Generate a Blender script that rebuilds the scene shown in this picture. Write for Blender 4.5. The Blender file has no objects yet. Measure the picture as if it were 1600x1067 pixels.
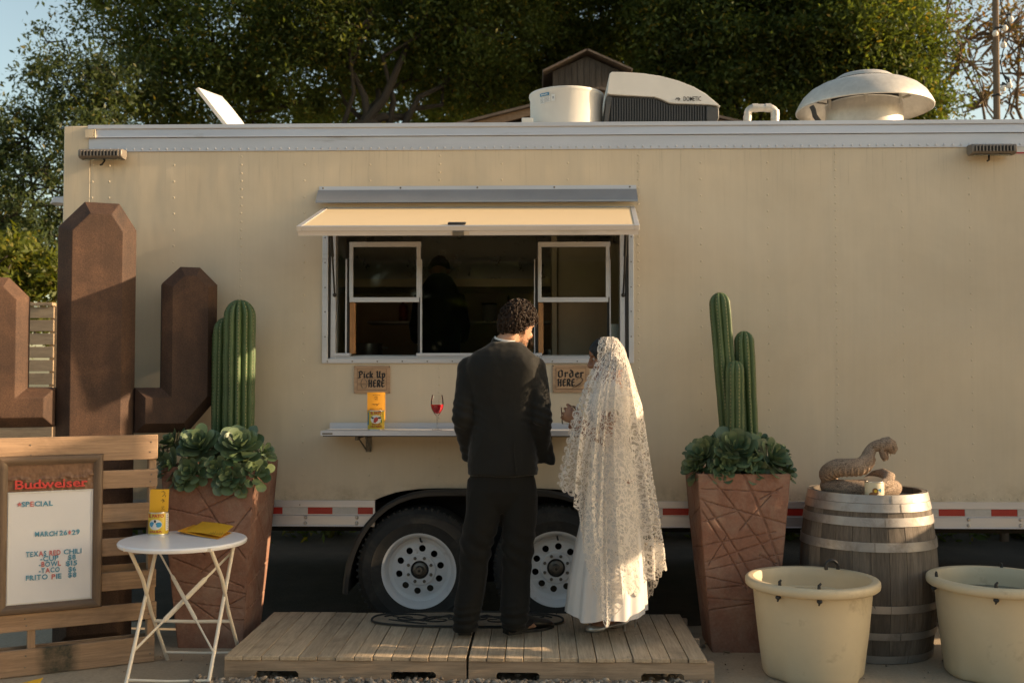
import bpy, bmesh, math, random
import numpy as np
from math import sin, cos, tan, pi, radians, sqrt, atan2, exp, floor
from mathutils import Vector, Matrix, Quaternion, Euler, noise
from mathutils.geometry import tessellate_polygon

scene = bpy.context.scene
COL = scene.collection
random.seed(7)
rng = np.random.default_rng(11)

# ------------------------------------------------------------------ camera
F = 1600.0                                   # focal length in pixels of the 1600 px wide photograph
CAM = Vector((0.0, -6.22, 1.51))
YAW, PITCH = radians(1.432), radians(2.02)
cd = bpy.data.cameras.new('camera')
cam = bpy.data.objects.new('camera', cd)
COL.objects.link(cam)
cam.location = CAM
cam.rotation_euler = (pi / 2 + PITCH, 0, YAW)
cd.sensor_width = 36.0
cd.lens = 36.0 * F / 1600.0
cd.clip_start, cd.clip_end = 0.05, 600.0
cd.dof.use_dof = True
cd.dof.focus_distance = 5.6
cd.dof.aperture_fstop = 2.8
scene.camera = cam

# ------------------------------------------------------------------ world and sun
SUN_EL, SUN_AZ = radians(18.0), radians(2.0)  # azimuth measured from +x towards the viewer
sun_dir = Vector((cos(SUN_EL) * cos(SUN_AZ), -cos(SUN_EL) * sin(SUN_AZ), sin(SUN_EL)))
world = bpy.data.worlds.new('World')
scene.world = world
world.use_nodes = True
wn, wl = world.node_tree.nodes, world.node_tree.links
wn.clear()
sky = wn.new('ShaderNodeTexSky')
sky.sky_type = 'NISHITA'
sky.sun_disc = False
sky.sun_elevation = SUN_EL
sky.sun_rotation = radians(90.0) + SUN_AZ
sky.dust_density = 2.0
sky.altitude = 50.0
tint = wn.new('ShaderNodeMix')
tint.data_type = 'RGBA'
tint.blend_type = 'MULTIPLY'
tint.inputs[0].default_value = 1.0
tint.inputs[7].default_value = (1.0, 0.885, 0.69, 1.0)   # the camera's warm white balance
bg = wn.new('ShaderNodeBackground')
bg.inputs[1].default_value = 0.105
wo = wn.new('ShaderNodeOutputWorld')
wl.new(sky.outputs[0], tint.inputs[6])
wl.new(tint.outputs[2], bg.inputs[0])
wl.new(bg.outputs[0], wo.inputs[0])

sl = bpy.data.lights.new('sun', 'SUN')
sl.energy = 3.5
sl.angle = radians(0.55)
sl.color = (1.0, 0.72, 0.44)
so = bpy.data.objects.new('sun', sl)
COL.objects.link(so)
so.rotation_euler = sun_dir.to_track_quat('Z', 'Y').to_euler()
so.location = sun_dir * 40

vs = scene.view_settings
vs.view_transform = 'Standard'
vs.look = 'None'
vs.gamma = 1.0
vs.use_curve_mapping = False
vs.exposure = 1.52
scene.cycles.transparent_max_bounces = 24
scene.cycles.max_bounces = 8

# ------------------------------------------------------------------ photograph pixel -> point in the place
_fwd = Vector((-sin(YAW) * cos(PITCH), cos(YAW) * cos(PITCH), sin(PITCH)))
_rt = Vector((cos(YAW), sin(YAW), 0))
_up = _rt.cross(_fwd)


def ray(px, py):
    return _fwd * F + _rt * (px - 800) - _up * (py - 533.5)


def P(px, py, Y=0.0):
    d = ray(px, py)
    return CAM + d * ((Y - CAM.y) / d.y)


def G(px, py, z=0.0):
    d = ray(px, py)
    return CAM + d * ((z - CAM.z) / d.z)


# ------------------------------------------------------------------ mesh helpers
class MB:
    """Collects shapes and links them as ONE mesh object."""

    def __init__(s):
        s.v, s.f, s.m = [], [], []

    def add(s, vs_, fs_, mi=0):
        o = len(s.v)
        s.v += [tuple(v) for v in vs_]
        s.f += [tuple(i + o for i in f) for f in fs_]
        s.m += [mi] * len(fs_)
        return s

    def box(s, x0, x1, y0, y1, z0, z1, mi=0):
        return s.add([(x0, y0, z0), (x1, y0, z0), (x1, y1, z0), (x0, y1, z0), (x0, y0, z1), (x1, y0, z1), (x1, y1, z1), (x0, y1, z1)],
                     [(0, 3, 2, 1), (4, 5, 6, 7), (0, 1, 5, 4), (1, 2, 6, 5), (2, 3, 7, 6), (3, 0, 4, 7)], mi)

    def obox(s, c, size, M=None, mi=0):
        c = Vector(c)
        M = M or Matrix.Identity(3)
        hx, hy, hz = size[0] / 2, size[1] / 2, size[2] / 2
        vs_ = [c + M @ Vector(p) for p in ((-hx, -hy, -hz), (hx, -hy, -hz), (hx, hy, -hz), (-hx, hy, -hz), (-hx, -hy, hz), (hx, -hy, hz), (hx, hy, hz), (-hx, hy, hz))]
        return s.add(vs_, [(0, 3, 2, 1), (4, 5, 6, 7), (0, 1, 5, 4), (1, 2, 6, 5), (2, 3, 7, 6), (3, 0, 4, 7)], mi)

    def loft(s, rings, cap=True, closed=False, mi=0):
        n = len(rings[0])
        vs_ = [p for r in rings for p in r]
        fs_ = []
        k = len(rings)
        for i in range(k if closed else k - 1):
            a, b = i * n, ((i + 1) % k) * n
            for j in range(n):
                j2 = (j + 1) % n
                fs_.append((a + j, a + j2, b + j2, b + j))
        if cap and not closed:
            fs_.append(tuple(range(n - 1, -1, -1)))
            fs_.append(tuple(range((k - 1) * n, k * n)))
        return s.add(vs_, fs_, mi)

    def tube(s, pts, r, n=8, cap=True, closed=False, mi=0, squash=1.0, refv=None):
        pts = [Vector(p) for p in pts]
        k = len(pts)
        rs = r if hasattr(r, '__len__') else [r] * k
        rings = []
        u = None
        for i in range(k):
            if closed:
                t = pts[(i + 1) % k] - pts[i - 1]
            else:
                t = pts[min(i + 1, k - 1)] - pts[max(i - 1, 0)]
            t.normalize()
            if u is None:
                ref = Vector(refv) if refv else (Vector((0, 0, 1)) if abs(t.z) < 0.9 else Vector((1, 0, 0)))
                u = (ref - t * ref.dot(t)).normalized()
            else:
                u = (u - t * u.dot(t))
                u = u.normalized() if u.length > 1e-6 else Vector((1, 0, 0))
            w = t.cross(u)
            rings.append([pts[i] + u * (cos(2 * pi * j / n) * rs[i]) + w * (sin(2 * pi * j / n) * rs[i] * squash) for j in range(n)])
        return s.loft(rings, cap, closed, mi)

    def lathe(s, prof, c=(0, 0, 0), n=32, M=None, mi=0, cap=False):
        c = Vector(c)
        rings = []
        for (r, z) in prof:
            ring = []
            for j in range(n):
                p = Vector((r * cos(2 * pi * j / n), r * sin(2 * pi * j / n), z))
                if M is not None:
                    p = M @ p
                ring.append(c + p)
            rings.append(ring)
        return s.loft(rings, cap, False, mi)

    def prism(s, poly, a0, a1, fn=None, mi=0):
        """poly: list of (u, w); extruded from a0 to a1; fn(u, w, a) -> point (default x, z outline, extruded along y)."""
        fn = fn or (lambda u, w, a: (u, a, w))
        n = len(poly)
        tris = tessellate_polygon([[Vector((u, w, 0)) for u, w in poly]])
        vs_ = [fn(u, w, a0) for u, w in poly] + [fn(u, w, a1) for u, w in poly]
        fs_ = [tuple(t) for t in tris] + [tuple(i + n for i in reversed(t)) for t in tris]
        fs_ += [(j, (j + 1) % n, n + (j + 1) % n, n + j) for j in range(n)]
        return s.add(vs_, fs_, mi)

    def sphere(s, c, r, n=12, m=8, sc=(1, 1, 1), mi=0):
        c = Vector(c)
        vs_ = [c + Vector((0, 0, -r * sc[2]))]
        for i in range(1, m):
            a = -pi / 2 + pi * i / m
            for j in range(n):
                b = 2 * pi * j / n
                vs_.append(c + Vector((r * sc[0] * cos(a) * cos(b), r * sc[1] * cos(a) * sin(b), r * sc[2] * sin(a))))
        vs_.append(c + Vector((0, 0, r * sc[2])))
        fs_ = [(0, 1 + (j + 1) % n, 1 + j) for j in range(n)]
        for i in range(m - 2):
            for j in range(n):
                a = 1 + i * n
                fs_.append((a + j, a + (j + 1) % n, a + n + (j + 1) % n, a + n + j))
        L = len(vs_) - 1
        a = 1 + (m - 2) * n
        fs_ += [(a + j, a + (j + 1) % n, L) for j in range(n)]
        return s.add(vs_, fs_, mi)

    def xf(s, M):
        s.v = [tuple(M @ Vector(v)) for v in s.v]
        return s

    def mesh(s, name, mats, smooth=True, angle=35, recalc=True):
        me = bpy.data.meshes.new(name)
        me.from_pydata(s.v, [], s.f)
        if recalc:
            bm = bmesh.new()
            bm.from_mesh(me)
            bmesh.ops.recalc_face_normals(bm, faces=bm.faces)
            bm.to_mesh(me)
            bm.free()
        for m in (mats if isinstance(mats, (list, tuple)) else [mats]):
            me.materials.append(m)
        if any(s.m):
            me.polygons.foreach_set('material_index', s.m)
        if smooth:
            me.polygons.foreach_set('use_smooth', [True] * len(me.polygons))
            me.set_sharp_from_angle(angle=radians(angle))
        me.update()
        return me


_rootM = {}


def thing(name, label, cat, loc=(0, 0, 0), rotz=0.0, group=None):
    o = bpy.data.objects.new(name, None)
    COL.objects.link(o)
    o.empty_display_size = 0.1
    o.location = loc
    o.rotation_euler = (0, 0, rotz)
    _rootM[o.name] = (Matrix.Translation(Vector(loc)) @ Matrix.Rotation(rotz, 4, 'Z')).inverted()
    tag(o, label, cat, group)
    return o


def tag(o, label=None, cat=None, group=None, kind=None):
    if label:
        o['label'] = label
    if cat:
        o['category'] = cat
    if group:
        o['group'] = group
    if kind:
        o['kind'] = kind
    return o


def rootinv(parent):
    p = parent
    while p.parent is not None:
        p = p.parent
    return _rootM.get(p.name)


def link(name, me, parent=None, loc=None, bevel=0.0, seg=2):
    o = bpy.data.objects.new(name, me)
    COL.objects.link(o)
    if parent is not None:
        o.parent = parent
    if loc is not None:
        o.location = loc
    if bevel:
        b = o.modifiers.new('bevel', 'BEVEL')
        b.width, b.segments, b.limit_method, b.angle_limit = bevel, seg, 'ANGLE', radians(40)
        b.harden_normals = False
    return o


def obj(name, mb, mats, parent=None, local=False, bevel=0.0, smooth=True, angle=35, recalc=True, seg=2):
    """One mesh object. Shapes are given in world coordinates unless local=True (then in the thing's own)."""
    if parent is not None and not local:
        M = rootinv(parent)
        if M is not None:
            mb.xf(M)
    return link(name, mb.mesh(name, mats, smooth, angle, recalc), parent, None, bevel, seg)


def struct(name, mb, mats, **k):
    o = obj(name, mb, mats, **k)
    o['kind'] = 'structure'
    return o


def numpy_mesh(name, V, Fq, mats, mat_idx=None, smooth=False):
    """V (n,3), Fq (m,k) arrays -> mesh, quick for very large ones."""
    me = bpy.data.meshes.new(name)
    n, (m, k) = len(V), Fq.shape
    me.vertices.add(n)
    me.vertices.foreach_set('co', V.astype(np.float32).ravel())
    me.loops.add(m * k)
    me.loops.foreach_set('vertex_index', Fq.astype(np.int32).ravel())
    me.polygons.add(m)
    me.polygons.foreach_set('loop_start', np.arange(0, m * k, k, dtype=np.int32))
    for x in (mats if isinstance(mats, (list, tuple)) else [mats]):
        me.materials.append(x)
    if mat_idx is not None:
        me.polygons.foreach_set('material_index', np.asarray(mat_idx, dtype=np.int32))
    if smooth:
        me.polygons.foreach_set('use_smooth', [True] * m)
    me.update(calc_edges=True)
    return me


def text_mb(txt, size, bold=0.0, depth=0.001, align='LEFT', space=1.0, fn=None, mi=0, sx=1.0):
    """Lettering as mesh; fn maps (u, w, d) (u right, w up, d out) to a point."""
    cu = bpy.data.curves.new('lettering', 'FONT')
    cu.body = txt
    cu.size = size
    cu.offset = bold
    cu.extrude = depth / 2
    cu.align_x = align
    cu.space_character = space
    cu.resolution_u = 3
    o = bpy.data.objects.new('lettering', cu)
    COL.objects.link(o)
    dg = bpy.context.evaluated_depsgraph_get()
    me = bpy.data.meshes.new_from_object(o.evaluated_get(dg))
    mb = MB()
    mb.add([fn(v.co.x * sx, v.co.y, v.co.z + depth / 2) for v in me.vertices], [tuple(p.vertices) for p in me.polygons], mi)
    bpy.data.objects.remove(o)
    bpy.data.curves.remove(cu)
    bpy.data.meshes.remove(me)
    return mb


# ------------------------------------------------------------------ materials
def newmat(name):
    m = bpy.data.materials.new(name)
    m.use_nodes = True
    n = m.node_tree.nodes
    b = n.get('Principled BSDF')
    return m, n, m.node_tree.links, b


def N(n, t, **k):
    x = n.new(t)
    for a, v in k.items():
        setattr(x, a, v)
    return x


def coords(n, l, scale=(1, 1, 1), src='Object', rnd=False):
    tc = n.new('ShaderNodeTexCoord')
    mp = n.new('ShaderNodeMapping')
    mp.inputs['Scale'].default_value = scale
    l.new(tc.outputs[src], mp.inputs['Vector'])
    if rnd:
        oi = n.new('ShaderNodeObjectInfo')
        mu = N(n, 'ShaderNodeMath', operation='MULTIPLY')
        mu.inputs[1].default_value = 37.0
        l.new(oi.outputs['Random'], mu.inputs[0])
        cb = n.new('ShaderNodeCombineXYZ')
        for i in range(3):
            l.new(mu.outputs[0], cb.inputs[i])
        l.new(cb.outputs[0], mp.inputs['Location'])
    return mp.outputs[0]


def noise_tex(n, l, vec, scale, detail=5, rough=0.6, dist=0.0):
    t = n.new('ShaderNodeTexNoise')
    t.inputs['Scale'].default_value = scale
    t.inputs['Detail'].default_value = detail
    t.inputs['Roughness'].default_value = rough
    t.inputs['Distortion'].default_value = dist
    l.new(vec, t.inputs['Vector'])
    return t.outputs['Fac']


def ramp(n, l, fac, stops):
    r = n.new('ShaderNodeValToRGB')
    e = r.color_ramp.elements
    while len(e) > 1:
        e.remove(e[0])
    e[0].position, e[0].color = stops[0][0], (*stops[0][1][:3], 1)
    for p, c in stops[1:]:
        x = e.new(p)
        x.color = (*c[:3], 1)
    l.new(fac, r.inputs[0])
    return r.outputs[0]


def mul(n, l, a, b, fac=1.0, blend='MULTIPLY'):
    m = n.new('ShaderNodeMix')
    m.data_type, m.blend_type = 'RGBA', blend
    for s, v in ((m.inputs[6], a), (m.inputs[7], b)):
        if isinstance(v, tuple):
            s.default_value = (*v[:3], 1)
        else:
            l.new(v, s)
    if isinstance(fac, (int, float)):
        m.inputs[0].default_value = fac
    else:
        l.new(fac, m.inputs[0])
    return m.outputs[2]


def bump(n, l, b, h, strength, dist=0.01):
    x = n.new('ShaderNodeBump')
    x.inputs['Strength'].default_value = strength
    x.inputs['Distance'].default_value = dist
    l.new(h, x.inputs['Height'])
    l.new(x.outputs[0], b.inputs['Normal'])
    return x


def g(v):
    return (v, v, v)


def mat(name, col, rough=0.55, metal=0.0, var=0.15, vscale=6.0, bmp=0.0, bscale=80.0, bdist=0.004, scale=(1, 1, 1), rnd=0.0,
        dirt=None, dscale=2.5, dlo=0.5, dhi=0.75, spec=None, sheen=0.0, rvar=0.0, src='Object', sss=0.0):
    m, n, l, b = newmat(name)
    v = coords(n, l, scale, src, rnd=True)
    f = noise_tex(n, l, v, vscale, 6, 0.65)
    c = mul(n, l, (*col, 1), ramp(n, l, f, [(0.25, g(1 - var)), (0.75, g(1 + var))]))
    if dirt is not None:
        f2 = noise_tex(n, l, v, dscale, 8, 0.7, 0.3)
        c = mul(n, l, c, (*dirt, 1), ramp(n, l, f2, [(dlo, g(0)), (dhi, g(1))]), 'MIX')
    if rnd:
        oi = n.new('ShaderNodeObjectInfo')
        c = mul(n, l, c, ramp(n, l, oi.outputs['Random'], [(0, g(1 - rnd)), (1, g(1 + rnd))]))
    l.new(c, b.inputs['Base Color'])
    b.inputs['Roughness'].default_value = rough
    if rvar:
        l.new(ramp(n, l, noise_tex(n, l, v, vscale * 1.7, 5), [(0.3, g(max(0.03, rough - rvar))), (0.7, g(min(1, rough + rvar)))]), b.inputs['Roughness'])
    b.inputs['Metallic'].default_value = metal
    if spec is not None:
        b.inputs['Specular IOR Level'].default_value = spec
    if sheen:
        b.inputs['Sheen Weight'].default_value = sheen
        b.inputs['Sheen Roughness'].default_value = 0.5
    if sss:
        b.inputs['Subsurface Weight'].default_value = sss
        b.inputs['Subsurface Radius'].default_value = (0.02, 0.008, 0.004)
        b.inputs['Subsurface Scale'].default_value = 0.5
    if bmp:
        bump(n, l, b, noise_tex(n, l, v, bscale, 6, 0.65), bmp, bdist)
    return m


def wood(name, c1, c2, axis=0, rough=0.75, grain=30.0, bmp=0.4, rnd=0.12, stain=None):
    """Sawn timber, grain along the given local axis."""
    m, n, l, b = newmat(name)
    sc = [1.0, 1.0, 1.0]
    sc[axis] = 0.06
    v = coords(n, l, tuple(sc), 'Object', rnd=True)
    f = noise_tex(n, l, v, grain, 7, 0.7, 0.8)
    f3 = noise_tex(n, l, v, grain * 4, 4, 0.7, 0.2)
    c = ramp(n, l, f, [(0.28, c1), (0.5, tuple(0.5 * (a + b_) for a, b_ in zip(c1, c2))), (0.72, c2)])
    c = mul(n, l, c, ramp(n, l, f3, [(0.3, g(0.72)), (0.6, g(1.06))]))
    v2 = coords(n, l, (1, 1, 1), 'Object', rnd=True)
    f2 = noise_tex(n, l, v2, 3.0, 5, 0.6, 0.4)
    st = stain or tuple(x * 0.45 for x in c1)
    c = mul(n, l, c, (*st, 1), ramp(n, l, f2, [(0.55, g(0)), (0.8, g(0.75))]), 'MIX')
    oi = n.new('ShaderNodeObjectInfo')
    c = mul(n, l, c, ramp(n, l, oi.outputs['Random'], [(0, g(1 - rnd)), (1, g(1 + rnd))]))
    l.new(c, b.inputs['Base Color'])
    b.inputs['Roughness'].default_value = rough
    bump(n, l, b, f3, bmp, 0.003)
    return m


def glass(name, col=(0.9, 0.95, 0.93), ior=1.45, tr=0.9):
    """Thin pane: see-through with a Fresnel reflection."""
    m, n, l, b = newmat(name)
    n.remove(b)
    fr = n.new('ShaderNodeFresnel')
    fr.inputs[0].default_value = ior
    t = n.new('ShaderNodeBsdfTransparent')
    t.inputs[0].default_value = (*[c * tr for c in col], 1)
    gl = n.new('ShaderNodeBsdfGlossy')
    gl.inputs[1].default_value = 0.03
    mx = n.new('ShaderNodeMixShader')
    l.new(fr.outputs[0], mx.inputs[0])
    l.new(t.outputs[0], mx.inputs[1])
    l.new(gl.outputs[0], mx.inputs[2])
    l.new(mx.outputs[0], n['Material Output'].inputs[0])
    return m


def paint_wall():
    """Cream enamel on riveted sheet: faint vertical weather streaks, gentle waves in the sheet."""
    m, n, l, b = newmat('cream_paint')
    tc = n.new('ShaderNodeTexCoord')
    geo = n.new('ShaderNodeNewGeometry')
    mp = n.new('ShaderNodeMapping')
    l.new(geo.outputs['Position'], mp.inputs['Vector'])
    mp.inputs['Scale'].default_value = (1, 1, 1)
    v = mp.outputs[0]
    ms = n.new('ShaderNodeMapping')
    l.new(geo.outputs['Position'], ms.inputs['Vector'])
    ms.inputs['Scale'].default_value = (26, 1, 0.7)
    c = (0.612, 0.53, 0.40)
    f = noise_tex(n, l, ms.outputs[0], 1.6, 6, 0.7)
    col = mul(n, l, (*c, 1), ramp(n, l, f, [(0.3, g(0.978)), (0.65, g(1.015))]))
    f2 = noise_tex(n, l, v, 1.1, 6, 0.65, 0.4)
    col = mul(n, l, col, ramp(n, l, f2, [(0.3, (0.90, 0.885, 0.86)), (0.7, (1.05, 1.05, 1.05))]))
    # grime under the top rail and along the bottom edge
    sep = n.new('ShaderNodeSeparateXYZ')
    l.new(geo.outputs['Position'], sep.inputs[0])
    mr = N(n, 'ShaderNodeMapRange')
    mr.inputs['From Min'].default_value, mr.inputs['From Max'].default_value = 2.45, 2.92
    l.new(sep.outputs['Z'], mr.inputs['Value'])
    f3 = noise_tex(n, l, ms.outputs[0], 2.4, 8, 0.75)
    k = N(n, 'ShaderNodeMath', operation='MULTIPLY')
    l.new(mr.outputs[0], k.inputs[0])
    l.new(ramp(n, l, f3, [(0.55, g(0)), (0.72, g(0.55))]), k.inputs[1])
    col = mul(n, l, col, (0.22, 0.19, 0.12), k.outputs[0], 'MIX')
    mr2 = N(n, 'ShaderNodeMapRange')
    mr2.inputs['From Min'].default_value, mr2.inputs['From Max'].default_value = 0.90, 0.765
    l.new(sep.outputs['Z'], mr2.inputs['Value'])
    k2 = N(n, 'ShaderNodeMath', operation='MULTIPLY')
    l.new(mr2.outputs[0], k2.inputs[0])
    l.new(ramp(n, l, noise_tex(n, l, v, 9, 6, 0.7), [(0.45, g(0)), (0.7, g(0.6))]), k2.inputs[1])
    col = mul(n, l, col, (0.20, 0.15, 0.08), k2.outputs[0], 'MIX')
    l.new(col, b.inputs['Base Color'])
    b.inputs['Roughness'].default_value = 0.42
    wv = n.new('ShaderNodeMapping')
    l.new(geo.outputs['Position'], wv.inputs['Vector'])
    wv.inputs['Scale'].default_value = (2.2, 1, 0.8)
    bump(n, l, b, noise_tex(n, l, wv.outputs[0], 1.0, 3, 0.5), 0.42, 0.05)
    return m


M = {}
M['cream'] = paint_wall()
M['cream_flap'] = mat('cream_flap_paint', (0.64, 0.50, 0.31), 0.4, var=0.03, vscale=2)
M['alu'] = mat('brushed_aluminium', (0.60, 0.61, 0.64), 0.42, 0.75, var=0.08, vscale=5, scale=(0.3, 1, 3), dirt=(0.22, 0.20, 0.17), dlo=0.62, dhi=0.85, rvar=0.1)
M['alu_rail'] = mat('rail_aluminium', (0.56, 0.58, 0.63), 0.5, 0.55, var=0.1, vscale=4, scale=(0.3, 1, 2), dirt=(0.16, 0.14, 0.11), dscale=5, dlo=0.62, dhi=0.86)
M['alu_dark'] = mat('dull_grey_metal', (0.30, 0.31, 0.33), 0.45, 0.6, var=0.1, vscale=4)
M['galv'] = mat('galvanised_steel', (0.54, 0.51, 0.46), 0.5, 0.45, var=0.14, vscale=22, rvar=0.08, dirt=(0.3, 0.27, 0.22), dscale=4, dlo=0.6, dhi=0.9)
M['steel'] = mat('stainless_steel', (0.55, 0.53, 0.50), 0.32, 0.9, var=0.08, vscale=4, rvar=0.08)
M['black'] = mat('black_plastic', (0.018, 0.018, 0.018), 0.5, var=0.2)
M['rubber'] = mat('tyre_rubber', (0.022, 0.022, 0.021), 0.8, var=0.3, vscale=14, bmp=0.2, bscale=120, dirt=(0.07, 0.062, 0.05), dscale=5, dlo=0.5, dhi=0.8)
M['rim'] = mat('white_rim_paint', (0.62, 0.64, 0.66), 0.4, var=0.06, dirt=(0.25, 0.20, 0.15), dscale=9, dlo=0.62, dhi=0.8)
M['hub'] = mat('greasy_hub_steel', (0.16, 0.15, 0.13), 0.45, 0.7, var=0.3, vscale=30)
M['red_tape'] = mat('red_reflector', (0.36, 0.025, 0.018), 0.35, var=0.1, vscale=30)
M['white_tape'] = mat('silver_reflector', (0.50, 0.48, 0.45), 0.4, var=0.1, vscale=30)
M['dark'] = mat('dark_underbody', (0.02, 0.02, 0.02), 0.8, var=0.3)
M['white_plastic'] = mat('white_plastic', (0.60, 0.59, 0.56), 0.45, var=0.05, dirt=(0.45, 0.42, 0.36), dlo=0.6, dhi=0.95)
M['white_enamel'] = mat('white_enamel', (0.74, 0.76, 0.80), 0.22, var=0.04, vscale=10)
M['cream_enamel'] = mat('cream_leg_enamel', (0.70, 0.64, 0.54), 0.3, var=0.06, vscale=20)
M['pane'] = glass('window_glass')
M['wineglass'] = glass('drinking_glass', (0.98, 0.98, 0.98), 1.22, 0.98)
M['interior'] = mat('kitchen_steel_wall', (0.66, 0.53, 0.36), 0.4, 0.05, var=0.12, vscale=3)
M['stick'] = wood('prop_stick_wood', (0.30, 0.14, 0.05), (0.42, 0.22, 0.09), 2, 0.7)
M['ink'] = mat('black_ink', (0.02, 0.018, 0.016), 0.7, var=0.1)
# ================================================================== the setting: ground, gravel bed
def ground_mat():
    m, n, l, b = newmat('worn_concrete')
    v = coords(n, l, (1, 1, 1), 'Object')
    c = ramp(n, l, noise_tex(n, l, v, 0.9, 8, 0.7, 0.3), [(0.3, (0.33, 0.265, 0.19)), (0.55, (0.42, 0.345, 0.25)), (0.75, (0.48, 0.40, 0.30))])
    c = mul(n, l, c, ramp(n, l, noise_tex(n, l, v, 55, 6, 0.75), [(0.3, g(0.8)), (0.7, g(1.12))]))
    c = mul(n, l, c, (0.10, 0.085, 0.065), ramp(n, l, noise_tex(n, l, v, 3.2, 8, 0.75, 0.5), [(0.56, g(0)), (0.74, g(0.7))]), 'MIX')
    l.new(c, b.inputs['Base Color'])
    b.inputs['Roughness'].default_value = 0.9
    bump(n, l, b, noise_tex(n, l, v, 140, 6, 0.7), 0.5, 0.004)
    return m


mb = MB()
S = 150.0
xs = [-S, -20, -8, -4, -2, 0, 2, 4, 8, 20, S]
vs_ = [(x, y, 0) for y in xs for x in xs]
fs_ = [(j * 11 + i, j * 11 + i + 1, (j + 1) * 11 + i + 1, (j + 1) * 11 + i) for j in range(10) for i in range(10)]
mb.add(vs_, fs_)
struct('ground', mb, ground_mat(), smooth=False)

# bare dark soil under and behind the trailer
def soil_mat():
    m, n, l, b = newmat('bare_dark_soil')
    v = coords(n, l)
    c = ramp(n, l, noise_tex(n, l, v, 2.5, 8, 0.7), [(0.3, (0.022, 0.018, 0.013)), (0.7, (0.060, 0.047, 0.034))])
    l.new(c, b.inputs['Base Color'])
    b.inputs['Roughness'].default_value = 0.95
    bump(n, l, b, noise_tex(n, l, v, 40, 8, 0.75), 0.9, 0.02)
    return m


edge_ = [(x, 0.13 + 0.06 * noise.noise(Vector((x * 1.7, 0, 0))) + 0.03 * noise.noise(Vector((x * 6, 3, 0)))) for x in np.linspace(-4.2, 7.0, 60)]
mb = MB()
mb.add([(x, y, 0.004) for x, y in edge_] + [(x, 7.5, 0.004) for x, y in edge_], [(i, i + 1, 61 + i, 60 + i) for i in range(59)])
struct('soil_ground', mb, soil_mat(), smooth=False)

# ================================================================== the food trailer
XL = P(97, 400).x
XR = 3.95
ZT = P(800, 194).z          # roof line
ZRB = P(800, 234.5).z       # lower edge of the top rail
ZB = P(800, 782).z          # lower edge of the cream sheets
ZR0 = P(800, 822.5).z       # lower edge of the bottom rail
DEPTH = 2.5
TR = thing('food_trailer', 'long cream riveted food trailer with an open serving window', 'trailer', (0.5, 1.2, 0))


def X(px, py=590):
    return P(px, py).x


def Z(py, px=800):
    return P(px, py).z


seams = [X(137), X(371), X(683), X(995), X(1305), X(1617), X(1929), XR]
wx0, wx1 = X(511, 460), X(986, 460)
wz0, wz1 = Z(560), Z(322)
arch_px = [(583, 782.5), (592, 778), (604, 773.5), (618, 769), (634, 766), (655, 763.5), (683, 762.5)]
XC = X(762, 780)
arch = [(P(a, b).x, P(a, b).z) for a, b in arch_px]
archR = [(2 * XC - x, z) for x, z in arch]
TH = 0.025


def panel(poly):
    o = obj('side_panel', MB().prism(poly, 0.0, TH), M['cream'], TR, smooth=False)
    return o


gp = 0.0002
for i in range(len(seams) - 1):
    a, b = seams[i] + gp, seams[i + 1] - gp
    if i == 1:
        ar = [p for p in arch if p[0] < b] + [(b, arch[-1][1])]
        panel([(a, ZB)] + ar + [(b, wz0), (wx0, wz0), (wx0, wz1), (b, wz1), (b, ZRB), (a, ZRB)])
    elif i == 2:
        ar = [(a, arch[-1][1])] + [p for p in reversed(archR) if p[0] > a]
        panel(ar + [(b, ZB), (b, ZRB), (a, ZRB), (a, wz1), (wx1, wz1), (wx1, wz0), (a, wz0)])
    else:
        panel([(a, ZB), (b, ZB), (b, ZRB), (a, ZRB)])

# corner post at the left, with the flared cap behind it
mb = MB().prism([(XL, ZR0), (seams[0] - gp, ZR0), (seams[0] - gp, ZT - 0.01), (P(140, 196).x - 0.004, ZT + 0.004), (XL, ZT + 0.004)], -0.0008, 0.16)
obj('corner_post', mb, M['cream'], TR, bevel=0.006)
mb = MB().prism([(XL - 0.045, ZT - 0.02), (XL, ZT - 0.03), (XL, 2.42), (XL - 0.006, 2.42)], 0.16, 0.20)
obj('rear_flange', mb, M['cream'], TR)
# side edges, floor, roof, far wall (a closed box with a kitchen inside)
roof = MB().box(XL + 0.01, XR, 0.03, DEPTH, ZT - 0.05, ZT - 0.012)
obj('roof', roof, M['white_plastic'], TR, smooth=False)
obj('end_wall', MB().box(XL + 0.004, XL + 0.03, 0.165, DEPTH, ZR0, ZT - 0.052), M['cream'], TR, smooth=False)
obj('end_wall', MB().box(XR - 0.03, XR - 0.004, 0.03, DEPTH, ZR0, ZT - 0.052), M['cream'], TR, smooth=False)
obj('far_wall', MB().box(XL + 0.032, XR - 0.032, DEPTH - 0.03, DEPTH, ZR0, ZT - 0.052), M['interior'], TR, smooth=False)
fl = MB().box(XL + 0.04, XR - 0.04, 0.34, DEPTH - 0.04, 0.66, 0.72)
obj('floor', fl, M['dark'], TR, smooth=False)
# chassis rails and axles below
ch = MB()
for y in (0.42, DEPTH - 0.4):
    ch.box(XL + 0.2, XR, y, y + 0.06, 0.52, 0.655)
for x in np.arange(XL + 0.5, XR, 0.55):
    ch.box(x, x + 0.05, 0.49, DEPTH - 0.42, 0.56, 0.64)
obj('chassis', ch, M['dark'], TR, smooth=False)

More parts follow.
